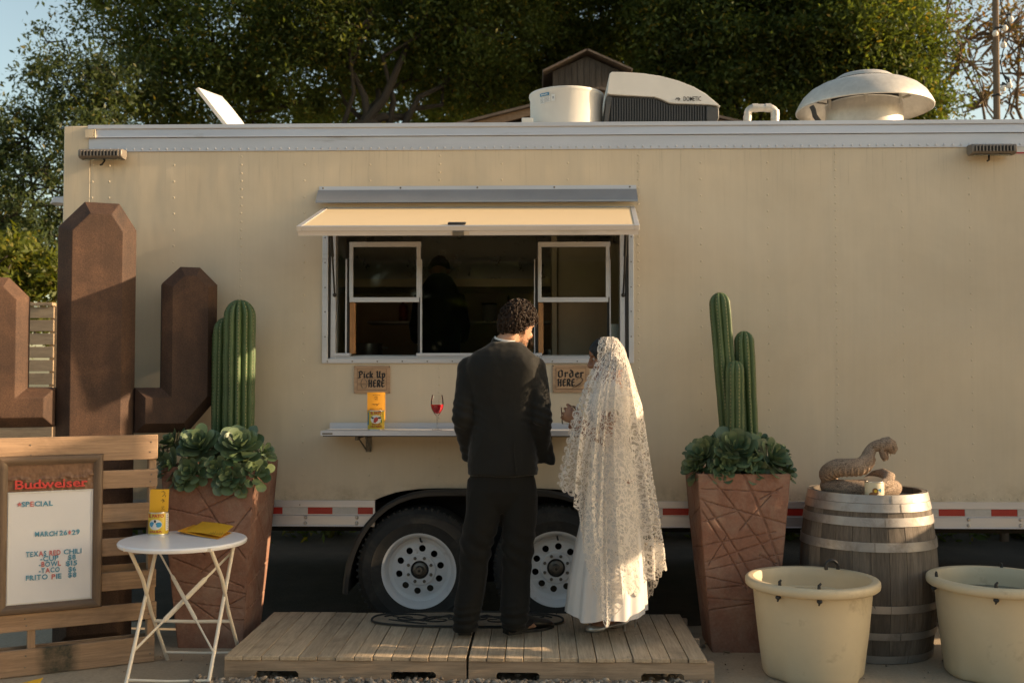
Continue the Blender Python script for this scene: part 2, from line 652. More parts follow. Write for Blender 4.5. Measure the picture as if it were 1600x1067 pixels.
# top rail: cove on top, flange with rivets below
x0 = P(140, 200).x
mb = MB().prism([(0.03, Z(214) + 0.006), (-0.018, Z(214) + 0.006), (-0.012, Z(200)), (-0.022, Z(198.8)), (-0.022, ZT + 0.004), (0.03, ZT + 0.006)],
                x0, XR, fn=lambda u, w, a: (a, u, w))
obj('top_cove', mb, M['alu_rail'], TR, angle=20)
mb = MB().box(x0, XR, -0.007, -0.0015, ZRB, Z(214) + 0.004)
obj('top_flange', mb, M['alu_rail'], TR, bevel=0.0015, smooth=False)
mb = MB().box(P(137, 200).x - 0.004, P(149, 200).x, -0.027, -0.0185, Z(213), Z(200))
mb.box(P(150, 200).x, P(152, 200).x, -0.026, -0.0185, Z(213), Z(200))
obj('end_bracket', mb, M['cream'], TR, smooth=False)

# rivets (thousands of 5 mm domes: one part each kind)


def dome(mb, x, y, z, r, h, n=8):
    ring = [(x + r * cos(2 * pi * k / n), y, z + r * sin(2 * pi * k / n)) for k in range(n)]
    r2 = [(x + 0.72 * r * cos(2 * pi * k / n), y - h * 0.7, z + 0.72 * r * sin(2 * pi * k / n)) for k in range(n)]
    vs_ = ring + r2 + [(x, y - h, z)]
    fs_ = [(k, (k + 1) % n, n + (k + 1) % n, n + k) for k in range(n)] + [(n + k, n + (k + 1) % n, 2 * n) for k in range(n)]
    mb.add(vs_, fs_)


riv = MB()
sp = X(371) - X(267.3)
cols = []
k = 0
while True:
    x = seams[1] - 0.404 * 2 + 0.404 * k
    if x > XR - 0.05:
        break
    dense = min(abs(x - s_) for s_ in seams) < 0.06
    cols.append((min(seams, key=lambda s_: abs(s_ - x)) + 0.014 if dense else x, 0.05 if dense else 0.1))
    k += 1
cols.append((seams[0] + 0.012, 0.1))
for cx, st in cols:
    z = ZB + 0.05
    while z < ZRB - 0.02:
        inwin = wx0 - 0.035 < cx < wx1 + 0.03 and wz0 - 0.04 < z < Z(286)
        inarch = z < arch[-1][1] + 0.03 and arch[0][0] - 0.03 < cx < archR[0][0] + 0.03
        if not inwin and not inarch:
            dome(riv, cx + random.uniform(-.001, .001), 0.0, z + random.uniform(-.002, .002), 0.0066, 0.0034)
        z += st
x = XL + 0.3
while x < XR:
    if not arch[0][0] - 0.05 < x < archR[0][0] + 0.05:
        dome(riv, x, 0.0, ZB + 0.018, 0.006, 0.003)
    x += 0.05
o = obj('rivet', riv, M['cream'], TR)
o['kind'] = 'stuff'
riv = MB()
x = x0 + 0.03
k = 0
while x < XR:
    dome(riv, x, -0.007, ZRB + 0.016, 0.008, 0.005)
    x += 0.0505
o = obj('rail_rivet', riv, M['alu_rail'], TR)
o['kind'] = 'stuff'
scr = MB()
x = P(165, 219).x
while x < XR:
    scr.lathe([(0.0, -0.004), (0.006, -0.003), (0.0065, 0.0)], (x, -0.0072, Z(218.5)), 8, Matrix.Rotation(radians(-90), 3, 'X') @ Matrix.Rotation(pi, 3, 'X'))
    x += 0.4035
o = obj('rail_screw', scr, M['hub'], TR)
o['kind'] = 'stuff'

# bottom rail with reflective tape and bolts


def rail(a, b):
    zu, zm = Z(806), ZB
    mb = MB().prism([(0.03, zm), (-0.010, zm), (-0.010, zu + 0.052), (-0.004, zu + 0.048), (-0.004, zu + 0.004), (-0.012, zu), (-0.012, ZR0 + 0.006), (-0.02, ZR0 + 0.003), (-0.02, ZR0), (0.03, ZR0)],
                    a, b, fn=lambda u, w, c: (c, u, w))
    return obj('bottom_rail', mb, M['alu'], TR, angle=15)


rail(XL + 0.16, X(586, 800))
xrr = 2 * XC - X(586, 800)
rail(xrr, XR)
zt0, zt1 = Z(803.5), Z(793)


def tape(px0, px1, red):
    mb = MB().box(X(px0, 798) + 0.001, X(px1, 798) - 0.001, -0.0065, -0.0042, zt0, zt1)
    obj('reflector_tape', mb, M['red_tape' if red else 'white_tape'], TR, smooth=False)


for k in range(4):
    s0 = 559 - 78 * k
    tape(s0, min(s0 + 39, 583), True)
    tape(s0 - 39, s0, False)
for k in range(8):
    s0 = 1056 + 82 * k
    if k == 0:
        s0 = 1035
    tape(s0, s0 + 41, True)
    tape(s0 + 41, s0 + 82 if k else 1138, False)


def bolt(x, z):
    M3 = Matrix.Rotation(radians(90), 3, 'X')
    mb = MB().lathe([(0.0, 0.010), (0.006, 0.009), (0.010, 0.005), (0.0115, 0.0)], (x, -0.0122, z), 12, M3)
    obj('bolt', mb, M['steel'], TR)


for px in (398, 478, 558, 1030.5, 1111, 1191, 1271, 1352, 1432, 1512, 1593):
    bolt(X(px, 812), Z(808.5))
    bolt(X(px, 812), Z(817.5))
for px in (469, 1022, 1330, 1408):
    mb = MB().sphere((X(px, 790), -0.011, Z(789)), 0.004, 6, 4)
    obj('rail_fastener', mb, M['hub'], TR)

# black wheel arch flare over both wheels
fl_px = [(535.5, 926), (537, 905), (541, 882), (548, 860), (558, 838), (571, 818), (586, 801), (603, 787), (622, 776.5), (643, 769.5), (668, 765.5), (700, 764.5)]
fl = [(P(a, b, -0.04).x, P(a, b, -0.04).z) for a, b in fl_px]
path = fl + [(2 * XC - x, z) for x, z in reversed(fl)]


def inner(path, d):
    out = []
    for i, p in enumerate(path):
        a, b = Vector(path[max(i - 1, 0)]), Vector(path[min(i + 1, len(path) - 1)])
        t = (b - a).normalized()
        out.append((p[0] + t.y * d, p[1] - t.x * d))
    return out


rings = []
for i, p in enumerate(path):
    q1 = inner(path, 0.022)[i]
    q2 = inner(path, 0.012)[i]
    q3 = inner(path, 0.034)[i]
    ring = [(p[0], -0.003, p[1]), (p[0], -0.055, p[1]), (q2[0], -0.066, q2[1]), (q3[0], -0.064, q3[1]), (q3[0], -0.052, q3[1]), (q1[0], -0.045, q1[1]), (q1[0], -0.003, q1[1])]
    rings.append(ring)
obj('wheel_arch', MB().loft(rings), M['black'], TR, angle=30)
# tread plate lining of the wheel well
q = inner(path, 0.03)
lin = []
for (x, z) in q:
    lin.append([(x, -0.002, z), (x, 0.34, z), (x, 0.34, z + 0.01), (x, -0.002, z + 0.01)])
obj('wheel_well', MB().loft(lin), M['dark'], TR)
obj('well_back', MB().prism([q[0]] + q[1:-1] + [q[-1]], 0.335, 0.345), M['dark'], TR, smooth=False)


def wheel(px, py):
    c = P(px, py, -0.02)
    R, RR = 0.378, 0.222
    Mx = Matrix.Rotation(radians(90), 3, 'X')       # lathe axis z -> -y (towards the viewer)
    w = 0.20
    # tyre with grooves in the tread and lettering-free sidewall ribs
    prof = [(RR - 0.004, 0.012), (RR + 0.004, 0.022), (RR + 0.03, 0.027), (RR + 0.06, 0.030), (RR + 0.066, 0.0325), (RR + 0.072, 0.030), (RR + 0.105, 0.026), (RR + 0.118, 0.0235), (RR + 0.122, 0.019),
            (R - 0.012, 0.004), (R - 0.003, -0.012), (R, -0.03)]
    for gz in (-0.055, -0.10, -0.145):
        prof += [(R, gz + 0.008), (R - 0.009, gz + 0.006), (R - 0.009, gz - 0.006), (R, gz - 0.008)]
    prof += [(R, -w + 0.03), (R - 0.012, -w), (RR, -w - 0.02)]
    tyre = obj('tyre', MB().lathe(prof, c, 72, Mx), M['rubber'], TR, angle=28)
    lug = MB()
    for k in range(60):
        a = 2 * pi * k / 60
        Mr = Matrix.Rotation(-a, 3, 'Y')
        lug.obox(c + Mr @ Vector((R - 0.006, 0.006, 0)), (0.016, 0.03, 0.012), Mr)
    lo = obj('tread_block', lug, M['rubber'], tyre, smooth=False)
    lo['kind'] = 'stuff'
    rimo = MB().lathe([(RR - 0.006, -0.10), (RR - 0.014, -0.01), (RR + 0.003, 0.010), (RR + 0.007, 0.017), (RR + 0.004, 0.022), (RR - 0.005, 0.021), (RR - 0.016, 0.010), (RR - 0.026, -0.004), (RR - 0.032, -0.034), (RR - 0.048, -0.038),
                     (RR - 0.054, -0.040)], c, 64, Mx)
    ro = obj('rim', rimo, M['rim'], TR, angle=50)
    # disc with ten hand holes, eight studs and the bearing hub
    RD = RR - 0.052
    hr, hp = 0.0205, 0.128
    bm = bmesh.new()
    outer = [(RD * cos(2 * pi * k / 60), RD * sin(2 * pi * k / 60)) for k in range(60)]
    loops = [[Vector((a, b, 0)) for a, b in outer]]
    for k in range(10):
        a0 = 2 * pi * (k + 0.32) / 10
        cx, cz = hp * cos(a0), hp * sin(a0)
        loops.append([Vector((cx + hr * cos(-2 * pi * j / 14), cz + hr * sin(-2 * pi * j / 14), 0)) for j in range(14)])
    loops.append([Vector((0.055 * cos(-2 * pi * j / 28), 0.055 * sin(-2 * pi * j / 28), 0)) for j in range(28)])
    tris = tessellate_polygon(loops)
    flat = [p for lp in loops for p in lp]

    def dz(p):
        r = p.length
        return -0.030 + 0.010 * max(0, 1 - abs(r - 0.100) / 0.03) if r < 0.16 else -0.040

    front = [c + Vector((p.x, -(-0.040 + 0.012 * (1 - (p.length / RD) ** 2)), p.y)) for p in flat]
    back = [v + Vector((0, 0.008, 0)) for v in front]
    dm = MB()
    n0 = len(front)
    fs_ = [tuple(t) for t in tris] + [tuple(i + n0 for i in reversed(t)) for t in tris]
    s0 = 0
    for lp in loops:
        m_ = len(lp)
        fs_ += [(s0 + j, s0 + (j + 1) % m_, n0 + s0 + (j + 1) % m_, n0 + s0 + j) for j in range(m_)]
        s0 += m_
    dm.add(front + back, fs_)
    obj('wheel_disc', dm, M['rim'], ro, angle=30)
    yb = Vector((0, 0.030, 0))
    raised = MB().lathe([(0.052, 0.0), (0.054, 0.006), (0.092, 0.006), (0.098, 0.0)], c + Vector((0, 0.031, 0)), 40, Mx)
    obj('centre_plate', raised, M['rim'], ro, angle=40)
    for k in range(8):
        a = 2 * pi * (k + 0.5) / 8
        p = c + Vector((0.074 * cos(a), 0.026, 0.074 * sin(a)))
        obj('lug_nut', MB().lathe([(0.0, 0.016), (0.006, 0.016), (0.007, 0.013), (0.0095, 0.011), (0.0105, 0.0)], p, 6, Mx), M['hub'], ro)
    hub = MB().lathe([(0.0, 0.052), (0.012, 0.052), (0.013, 0.047), (0.020, 0.047), (0.024, 0.042), (0.026, 0.012), (0.040, 0.008), (0.046, 0.004), (0.051, -0.008), (0.053, -0.05)], c + Vector((0, 0.034, 0)), 28, Mx)
    obj('hub', hub, M['hub'], ro, angle=35)
    obj('hub_cap', MB().lathe([(0.0, 0.003), (0.008, 0.002), (0.0085, -0.004)], c + Vector((0, -0.018, 0)), 14, Mx), M['black'], ro)
    obj('grease_ring', MB().lathe([(0.056, 0.0), (0.053, 0.004), (0.046, 0.002), (0.044, -0.004)], c + Vector((0, 0.026, 0)), 28, Mx), M['dark'], ro)
    obj('valve', MB().tube([c + Vector((0.012, 0.03, 0.168)), c + Vector((0.009, 0.0, 0.176)), c + Vector((0.006, -0.012, 0.196))], 0.006, 8), M['black'], ro)


wheel(655, 891)
wheel(869, 888)

# drip cap above the serving window
dx0, dx1 = P(499, 292).x, P(994, 292).x
zc0, zc1, zc2 = Z(290.5), Z(296.5), P(700, 316.5, -0.07).z
obj('drip_flange', MB().box(dx0, dx1, -0.004, -0.0005, zc1 - 0.004, zc0), M['alu_rail'], TR, smooth=False)
mb = MB().prism([(-0.0042, zc1), (-0.0042, zc1 - 0.003), (-0.070, zc2 + 0.010), (-0.072, zc2), (-0.078, zc2), (-0.077, zc2 + 0.013), (-0.008, zc1)], dx0 - 0.006, dx1 + 0.002, fn=lambda u, w, a: (a, u, w))
obj('drip_cap', mb, M['alu_dark'], TR, smooth=False)
for px in (505, 626, 746, 866, 984):
    obj('drip_screw', MB().sphere((P(px, 293).x, -0.0045, Z(293.2)), 0.006, 8, 5, (1, .5, 1)), M['hub'], TR)

# serving hatch: hinged flap standing out over the window
hy, hz = -0.035, P(750, 324, -0.03).z
ox = P(463, 354, -0.62)
oy, oz = -0.62, P(700, 353, -0.62).z
hx0, hx1 = X(511, 330) - 0.012, X(988, 330) + 0.012
FL = Vector((0, oy - hy, oz - hz))
L = FL.length
fd = FL.normalized()
fnrm = Vector((1, 0, 0)).cross(fd)
fnrm = -fnrm if fnrm.z < 0 else fnrm


def flap(u, s, h):
    return Vector((u - 0.030 * s / L, hy, hz)) + fd * s + fnrm * h


def fbox(mb, u0, u1, s0, s1, h0, h1):
    c8 = [flap(u, s, h) for h in (h0, h1) for u, s in ((u0, s0), (u1, s0), (u1, s1), (u0, s1))]
    return mb.add(c8, [(0, 3, 2, 1), (4, 5, 6, 7), (0, 1, 5, 4), (1, 2, 6, 5), (2, 3, 7, 6), (3, 0, 4, 7)])


hat = obj('serving_hatch', fbox(MB(), hx0 + 0.02, hx1 - 0.02, 0.012, L - 0.02, -0.024, -0.002), M['cream_flap'], TR, smooth=False)
fm = MB()
fbox(fm, hx0, hx0 + 0.028, 0.0, L, -0.028, 0.0015)
fbox(fm, hx1 - 0.028, hx1, 0.0, L, -0.028, 0.0015)
fbox(fm, hx0 + 0.028, hx1 - 0.028, L - 0.022, L, -0.028, 0.0005)
fbox(fm, hx0 + 0.0285, hx1 - 0.0285, 0.0, 0.012, -0.028, 0.0)
obj('hatch_frame', fm, M['alu'], hat, bevel=0.002, smooth=False)
fm = MB()
fbox(fm, hx0 + 0.004, hx1 - 0.004, L - 0.018, L - 0.010, -0.055, -0.0285)
obj('hatch_lip', fm, M['alu'], hat, smooth=False)
fm = MB()
hxc = P(722, 351, -0.58).x
fbox(fm, hxc - 0.05, hxc + 0.05, L - 0.055, L - 0.024, 0.001, 0.012)
obj('hatch_handle', fm, M['black'], hat, bevel=0.004)
fm = MB()
fbox(fm, hxc - 0.022, hxc + 0.042, L - 0.03, L + 0.001, -0.056, -0.029)
obj('hatch_lock', fm, M['hub'], hat, bevel=0.003)
obj('latch_plate', fbox(MB(), hxc - 0.03, hxc + 0.07, L - 0.009, L - 0.006, -0.052, -0.032), M['steel'], hat, smooth=False)
for u in np.linspace(hx0 + 0.06, hx1 - 0.06, 11):
    obj('hinge_screw', MB().sphere((u, -0.006, hz + 0.012), 0.005, 6, 4), M['hub'], TR)
obj('hinge_strip', MB().box(hx0, hx1, -0.030, -0.0008, hz - 0.012, hz + 0.026), M['cream'], TR, smooth=False)

# window frame: outer flange, inner frame, tracks
wf = MB()
A = [X(504, 460), X(990, 460), Z(567.5), Z(340)]
B = [X(513, 460), X(982, 460), Z(560), Z(332)]
for a, b in (((A[0], A[2]), (B[0], A[3])), ((B[1], A[2]), (A[1], A[3])), ((B[0], A[2]), (B[1], B[2]))):
    wf.box(a[0], b[0], -0.012, 0.03, a[1], b[1])
wfo = obj('window_frame', wf, M['alu'], TR, bevel=0.002, smooth=False)
zi0, zi1 = Z(553.5), Z(352)
yi0, yi1 = 0.035, 0.085
inn = MB()
for a, b in ((X(516, 460), X(524, 460)), (X(969, 460), X(977, 460))):
    inn.box(a, b, 0.01, yi1, zi0 - 0.03, zi1)
inn.box(X(516), X(977), 0.012, 0.09, Z(562), zi0 - 0.012)
inn.box(X(524) + 0.0005, X(969) - 0.0005, 0.03, yi1, Z(366) + 0.0, Z(352))
obj('inner_frame', inn, M['alu'], wfo, bevel=0.0015, smooth=False)
for a, b in ((513.5, 515.5), (977.5, 981.5)):
    obj('gasket', MB().box(X(a, 460), X(b, 460), 0.0, 0.05, Z(558), Z(350)), M['black'], wfo, smooth=False)
for a, b in ((520, 546), (650, 847), (955, 972)):
    obj('sill_track', MB().box(X(a, 555), X(b, 555), 0.006, 0.07, zi0 - 0.0115, zi0 + 0.008), M['alu_rail'], wfo, bevel=0.0015, smooth=False)
for k, px in enumerate((508.5, 986.0)):
    for py in (371, 410, 449, 487, 526):
        obj('frame_screw', MB().sphere((X(px, py), -0.0125, Z(py)), 0.0045, 6, 4), M['hub'], wfo)
for px in range(512, 985, 39):
    obj('frame_screw', MB().sphere((X(px, 564), -0.0125, Z(564.5)), 0.0045, 6, 4), M['hub'], wfo)


def pbox(mb, a0, b0, a1, b1, y0, y1):
    """box whose front face spans the photograph's pixels at depth y0"""
    p, q = P(a0, b0, y0), P(a1, b1, y0)
    return mb.box(min(p.x, q.x), max(p.x, q.x), y0, y1, min(p.z, q.z), max(p.z, q.z))


def sash(a0, a1):
    m = MB()
    ys, ye = 0.05, 0.075
    pbox(m, a0, 378, a1, 385.5, ys, ye)
    pbox(m, a0, 464.5, a1 - 3, 472, ys, ye)
    pbox(m, a0, 385.5, a0 + 5.5, 464.5, ys, ye)
    pbox(m, a1 - 7, 385.5, a1 - 1, 464.5, ys, ye)
    s = obj('sash', m, M['alu'], wfo, bevel=0.0015, smooth=False)
    m = MB()
    pbox(m, a0 + 4, 384, a1 - 5, 466, 0.06, 0.064)
    obj('pane', m, M['pane'], s, smooth=False)
    # side tracks of the sash: thin bright edge and black channel
    for q0, q1, y0 in ((a0 - 6, a0 - 4.5, 0.055), (a1 - 1.2, a1 + 0.8, 0.048)):
        obj('sash_track', pbox(MB(), q0, 405, q1, 552, y0, 0.09), M['alu'], wfo, smooth=False)
    for q0, q1, y0 in ((a0 - 4.5, a0 - 0.2, 0.072), (a1 - 5, a1 - 1.2, 0.077)):
        obj('track_channel', pbox(MB(), q0, 404, q1, 552, y0, 0.09), M['black'], wfo, smooth=False)
    m = MB()
    pbox(m, a0 + 0.5, 473, a0 + 8.5, 552.5, 0.055, 0.085)
    obj('prop_stick', m, M['stick'], wfo, bevel=0.002)


sash(546, 658)
sash(840.5, 953.5)
m = MB()
pbox(m, 659, 372, 838, 553, 0.075, 0.079)
obj('pane', m, M['pane'], wfo, smooth=False)
m = MB()
pbox(m, 524.5, 368, 540, 551, 0.075, 0.079)
obj('pane', m, M['pane'], wfo, smooth=False)
m = MB()
pbox(m, 955, 368, 968.5, 551, 0.075, 0.079)
obj('pane', m, M['pane'], wfo, smooth=False)
# gas struts holding the hatch
for (a, b) in ((517, 523), (978.5, 974)):
    t0 = P(b, 461, 0.004)
    t1 = Vector((P(a, 375, -0.35).x, -0.36, hz + fd.z / fd.y * -0.33 - 0.03))
    mid = t0.lerp(t1, 0.55)
    mb = MB().tube([t0, mid], 0.0055, 8)
    mb.tube([mid, t1], 0.009, 8)
    mb.sphere(t0, 0.013, 8, 6)
    obj('gas_strut', mb, M['black'], hat)

# serving shelf with upstand and folding bracket
sy = -0.30
sx0, sx1 = P(501, 675, sy).x, P(918, 675, sy).x
sz1 = P(650, 673.3, sy).z
sz0 = P(650, 680.6, sy).z
sh = MB().box(sx0, sx1, sy, -0.016, sz1 - 0.004, sz1)
sh.box(sx0, sx1, sy - 0.003, sy - 0.0005, sz0, sz1 + 0.0005)
shelf = obj('serving_shelf', sh, M['alu_rail'], TR, smooth=False)
obj('upstand', MB().box(X(516, 665), X(912, 665), -0.015, -0.0008, sz1 - 0.004, Z(660.5)), M['alu_rail'], shelf, smooth=False)
obj('shelf_underside', MB().box(sx0 + 0.01, sx1 - 0.01, sy + 0.012, -0.03, sz0 - 0.006, sz1 - 0.005), M['dark'], shelf, smooth=False)
mb = MB()
pbox(mb, 503.5, 676.2, 519.5, 678.8, sy - 0.0042, sy - 0.0032)
obj('maker_plate', mb, M['hub'], shelf, smooth=False)
for px in (572, 855):
    c = P(px, 690, -0.1)
    br = MB()
    br.box(c.x - 0.028, c.x - 0.020, -0.26, -0.02, sz0 - 0.022, sz0 - 0.008)
    br.box(c.x + 0.020, c.x + 0.028, -0.26, -0.02, sz0 - 0.022, sz0 - 0.008)
    br.tube([(c.x - 0.024, -0.235, sz0 - 0.016), (c.x - 0.012, -0.012, sz0 - 0.105)], 0.005, 6)
    br.tube([(c.x + 0.024, -0.235, sz0 - 0.016), (c.x + 0.012, -0.012, sz0 - 0.105)], 0.005, 6)
    br.box(c.x - 0.016, c.x + 0.016, -0.016, -0.001, sz0 - 0.115, sz0 - 0.02)
    br.box(c.x - 0.04, c.x - 0.028, -0.25, -0.20, sz0 - 0.03, sz0 - 0.007)
    obj('shelf_bracket', br, M['hub'], shelf, smooth=False)

# floodlights


def flood(p0, p1, py0, py1, flip):
    a, b = P(p0, py0, -0.11), P(p1, py1, -0.11)
    xa, xb, za, zb = a.x, b.x, b.z, a.z
    body = MB().prism([(-0.11, zb - 0.012), (-0.11, za + 0.012), (-0.10, za), (-0.04, za - 0.004), (-0.022, za + 0.02), (-0.026, zb + 0.004), (-0.10, zb)], xa, xb, fn=lambda u, w, c: (c, u, w))
    o = obj('floodlight', body, M['flood'], TR, bevel=0.006)
    n = 12
    for k in range(n):
        xx = xa + 0.012 + (xb - xa - 0.024) * (k + 0.5) / n
        obj('fin', MB().box(xx - 0.0035, xx + 0.0035, -0.122, -0.111, za + 0.008, zb - 0.012), M['flood'], o, smooth=False)
    obj('fin_back', MB().box(xa + 0.014, xb - 0.014, -0.1125, -0.1105, za + 0.012, zb - 0.016), M['black'], o, smooth=False)
    obj('lens', MB().box(xa + 0.02, xb - 0.02, -0.09, -0.05, za - 0.0075, za - 0.0045), M['pane'], o, smooth=False)
    xm = (xa + xb) / 2
    br = MB().box(xa + 0.03, xb - 0.03, -0.022, -0.008, zb - 0.03, zb + 0.012)
    br.tube([(xm, -0.03, za), (xm - 0.01, -0.05, za - 0.03), (xm - 0.022, -0.055, za - 0.036)], 0.006, 6)
    obj('bracket', br, M['black'], o)


M['flood'] = mat('floodlight_grey', (0.20, 0.175, 0.15), 0.5, 0.3, var=0.1)
flood(121.5, 190, 232.5, 246, False)
flood(1519, 1590, 224.5, 239, True)
mb = MB().box(P(1578, 240).x, P(1604, 240).x, -0.003, -0.0008, Z(246), Z(233))
lab = obj('warning_label', mb, M['white_plastic'], TR, smooth=False)
mb = MB().box(P(1580, 240).x, P(1604, 240).x, -0.0045, -0.0032, Z(245), Z(242.5))
obj('label_stripe', mb, M['red_tape'], lab, smooth=False)

# ------------------------------------------------------------------ on the roof
# open vent lid
Y0, Y1 = 0.25, 0.72
a0, a1 = P(357, 197, Y0), P(309.5, 137, Y0)
b1 = P(347, 151, Y1)
b0 = a0 + (b1 - a1)
th = Vector((-0.022, 0, -0.016))
mb = MB()


def bowed(s, t):
    p = a0.lerp(a1, s).lerp(b0.lerp(b1, s), t)
    h = 0.018 * (1 - (2 * s - 1) ** 4) * (1 - (2 * t - 1) ** 4)
    return p - th * (h / 0.022)


n1 = 10
g1 = [bowed(i / n1, j / n1) for j in range(n1 + 1) for i in range(n1 + 1)]
g2 = [p + th * 0.8 for p in [a0.lerp(a1, i / n1).lerp(b0.lerp(b1, i / n1), j / n1) for j in range(n1 + 1) for i in range(n1 + 1)]]
nn = n1 + 1
mb.add(g1, [(j * nn + i, j * nn + i + 1, (j + 1) * nn + i + 1, (j + 1) * nn + i) for j in range(n1) for i in range(n1)])
mb.add(g2, [(j * nn + i, (j + 1) * nn + i, (j + 1) * nn + i + 1, j * nn + i + 1) for j in range(n1) for i in range(n1)])
bd = [i for i in range(nn)] + [j * nn + n1 for j in range(1, nn)] + [n1 * nn + i for i in range(n1 - 1, -1, -1)] + [j * nn for j in range(n1 - 1, 0, -1)]
mb.add([g1[i] for i in bd] + [g2[i] for i in bd], [(i, (i + 1) % len(bd), len(bd) + (i + 1) % len(bd), len(bd) + i) for i in range(len(bd))])
obj('roof_vent_lid', mb, M['white_plastic'], TR, angle=30)
obj('vent_collar', MB().box(a0.x - 0.48, a0.x + 0.03, Y0 - 0.02, Y1 + 0.05, ZT - 0.012, ZT + 0.002), M['white_plastic'], TR, smooth=False)

# white cylinder of the roof fan
c = P(885, 194, 0.62)
R = (P(943, 160, 0.62).x - P(828, 160, 0.62).x) / 2
ztop = P(885, 150, 0.62).z
prof = [(R * 0.97, ZT - 0.015), (R * 0.985, ztop - 0.03), (R, ztop - 0.024), (R * 1.02, ztop - 0.012), (R * 1.012, ztop - 0.002), (R * 0.98, ztop), (R * 0.95, ztop - 0.006), (R * 0.94, ZT)]
fan = obj('fan_drum', MB().lathe(prof, (c.x, 0.62, 0), 56), M['white_plastic'], TR)


def drum_pt(u, w, d):                      # u along the arc from the front, w height
    a = -pi / 2 + u / R
    return Vector((c.x + (R * 0.985 + d) * cos(a), 0.62 + (R * 0.985 + d) * sin(a), w))


def drum_patch(u0, u1, w0, w1, d):
    n = 8
    mb = MB()
    vs_ = [drum_pt(u0 + (u1 - u0) * i / n, w, d) for w in (w0, w1) for i in range(n + 1)]
    return mb.add(vs_, [(i, i + 1, n + 2 + i, n + 1 + i) for i in range(n)])


M['blue_label'] = mat('blue_label', (0.05, 0.22, 0.38), 0.5)
M['paper'] = mat('paper_label', (0.70, 0.70, 0.68), 0.6, var=0.04)
M['greyink'] = mat('grey_print', (0.28, 0.29, 0.31), 0.6)
ua = -0.20
lb = obj('fan_label', drum_patch(ua, ua + 0.075, ztop - 0.055, ztop - 0.035, 0.003), M['blue_label'], fan, recalc=False)
for k in range(5):
    obj('label_print', drum_patch(ua + 0.012 + 0.011 * k, ua + 0.02 + 0.011 * k, ztop - 0.049, ztop - 0.042, 0.0045), M['paper'], fan, recalc=False)
for (u0, u1, w0, w1) in ((ua, ua + 0.04, 0.105, 0.066), (ua + 0.047, ua + 0.085, 0.10, 0.062)):
    obj('label_panel', drum_patch(u0, u1, ztop - w0, ztop - w1, 0.003), M['paper'], fan, recalc=False)
    for k in range(4):
        obj('label_print', drum_patch(u0 + 0.004, u1 - 0.006 - 0.004 * (k % 2), ztop - w0 + 0.006 + 0.008 * k, ztop - w0 + 0.009 + 0.008 * k, 0.0045), M['greyink'], fan, recalc=False)
mb = drum_patch(ua + 0.092, ua + 0.118, ztop - 0.096, ztop - 0.052, 0.003)
obj('label_panel', mb, M['paper'], fan, recalc=False)
obj('label_print', drum_patch(ua + 0.100, ua + 0.110, ztop - 0.082, ztop - 0.066, 0.0045), M['greyink'], fan, recalc=False)
obj('junction_box', MB().box(c.x - R - 0.05, c.x - R * 0.9, 0.4, 0.5, ZT - 0.01, P(820, 184, 0.4).z), M['white_plastic'], TR, bevel=0.004)

# air conditioner: white shell over a dark louvred grille
YA, YB = 0.42, 1.05
sil = [(941, 193), (944, 176), (949, 140), (952.5, 115.5), (956, 112.6), (975, 113), (1005, 115), (1032, 119), (1060, 126.5), (1084, 136), (1103, 147), (1118, 159.5), (1125, 166), (1126.5, 172), (1126, 184), (1121, 193)]
lowr = [(944.5, 176), (948.5, 148), (955, 147.5), (1024, 151.6), (1034, 155), (1046, 160.5), (1056, 161.6), (1106, 163.2), (1119, 164.6), (1125.5, 167)]
top_poly = [(949, 146)] + sil[3:13] + list(reversed(lowr[2:]))
toW = lambda q, y: (P(q[0], q[1], y).x, P(q[0], q[1], y).z)
shell = [toW(q, YA) for q in top_poly]
ac = obj('air_conditioner', MB().prism(shell, YA, YB), M['white_plastic'], TR, bevel=0.016, seg=3)
base_poly = [(945, 193), (949.5, 149.5), (1024, 153), (1046, 162), (1104, 164.5), (1124, 167.5), (1124.5, 184), (1119, 193)]
base = [toW(q, YA) for q in base_poly]
obj('casing', MB().prism(base, YA + 0.03, YB - 0.02), M['black'], ac, bevel=0.008)
M['charcoal'] = mat('charcoal_plastic', (0.055, 0.055, 0.055), 0.5, var=0.1)
obj('end_cap', MB().prism([toW(q, YA) for q in ((1104, 164.8), (1123.5, 168), (1124, 184), (1119, 193), (1104, 193))], YA + 0.006, YA + 0.2), M['charcoal'], ac, bevel=0.006)
obj('end_cap', MB().prism([toW(q, YA) for q in ((944, 193), (948.5, 150.2), (956, 150.4), (950, 193))], YA + 0.006, YA + 0.2), M['charcoal'], ac, bevel=0.004)
px = 956.5
while px < 1103:
    ty = 150.6 if px < 1024 else (153 + (px - 1024) * 0.42 if px < 1046 else 162.4)
    tp, bt = P(px, ty + 1.5, YA), P(px, 192.5, YA)
    obj('louvre', MB().box(tp.x - 0.0042, tp.x + 0.0042, YA + 0.012, YA + 0.028, ZT, tp.z), M['charcoal'], ac, smooth=False)
    px += 4.1
o0 = P(1067.5, 158.2, YA - 0.002)
sc_ = (P(1095.5, 158, YA).x - o0.x)
tm = text_mb('DOMETIC', 0.042, 0.0001, 0.001, fn=lambda u, w, d: (o0.x + u, YA - 0.001 - d, o0.z + w))
wd = max(v[0] for v in tm.v) - o0.x
tm.v = [(o0.x + (v[0] - o0.x) * sc_ / wd, v[1], v[2]) for v in tm.v]
obj('lettering', tm, M['ink'], ac, smooth=False)
lg = MB()
for pts in (((1055.5, 156.2), (1058, 153.2), (1060.2, 156.2)), ((1060, 152.8), (1062.6, 155.4), (1060, 158))):
    pp = [P(a, b, YA - 0.002) for a, b in pts]
    for i in range(2):
        lg.tube([pp[i], pp[i + 1]], 0.0024, 4)
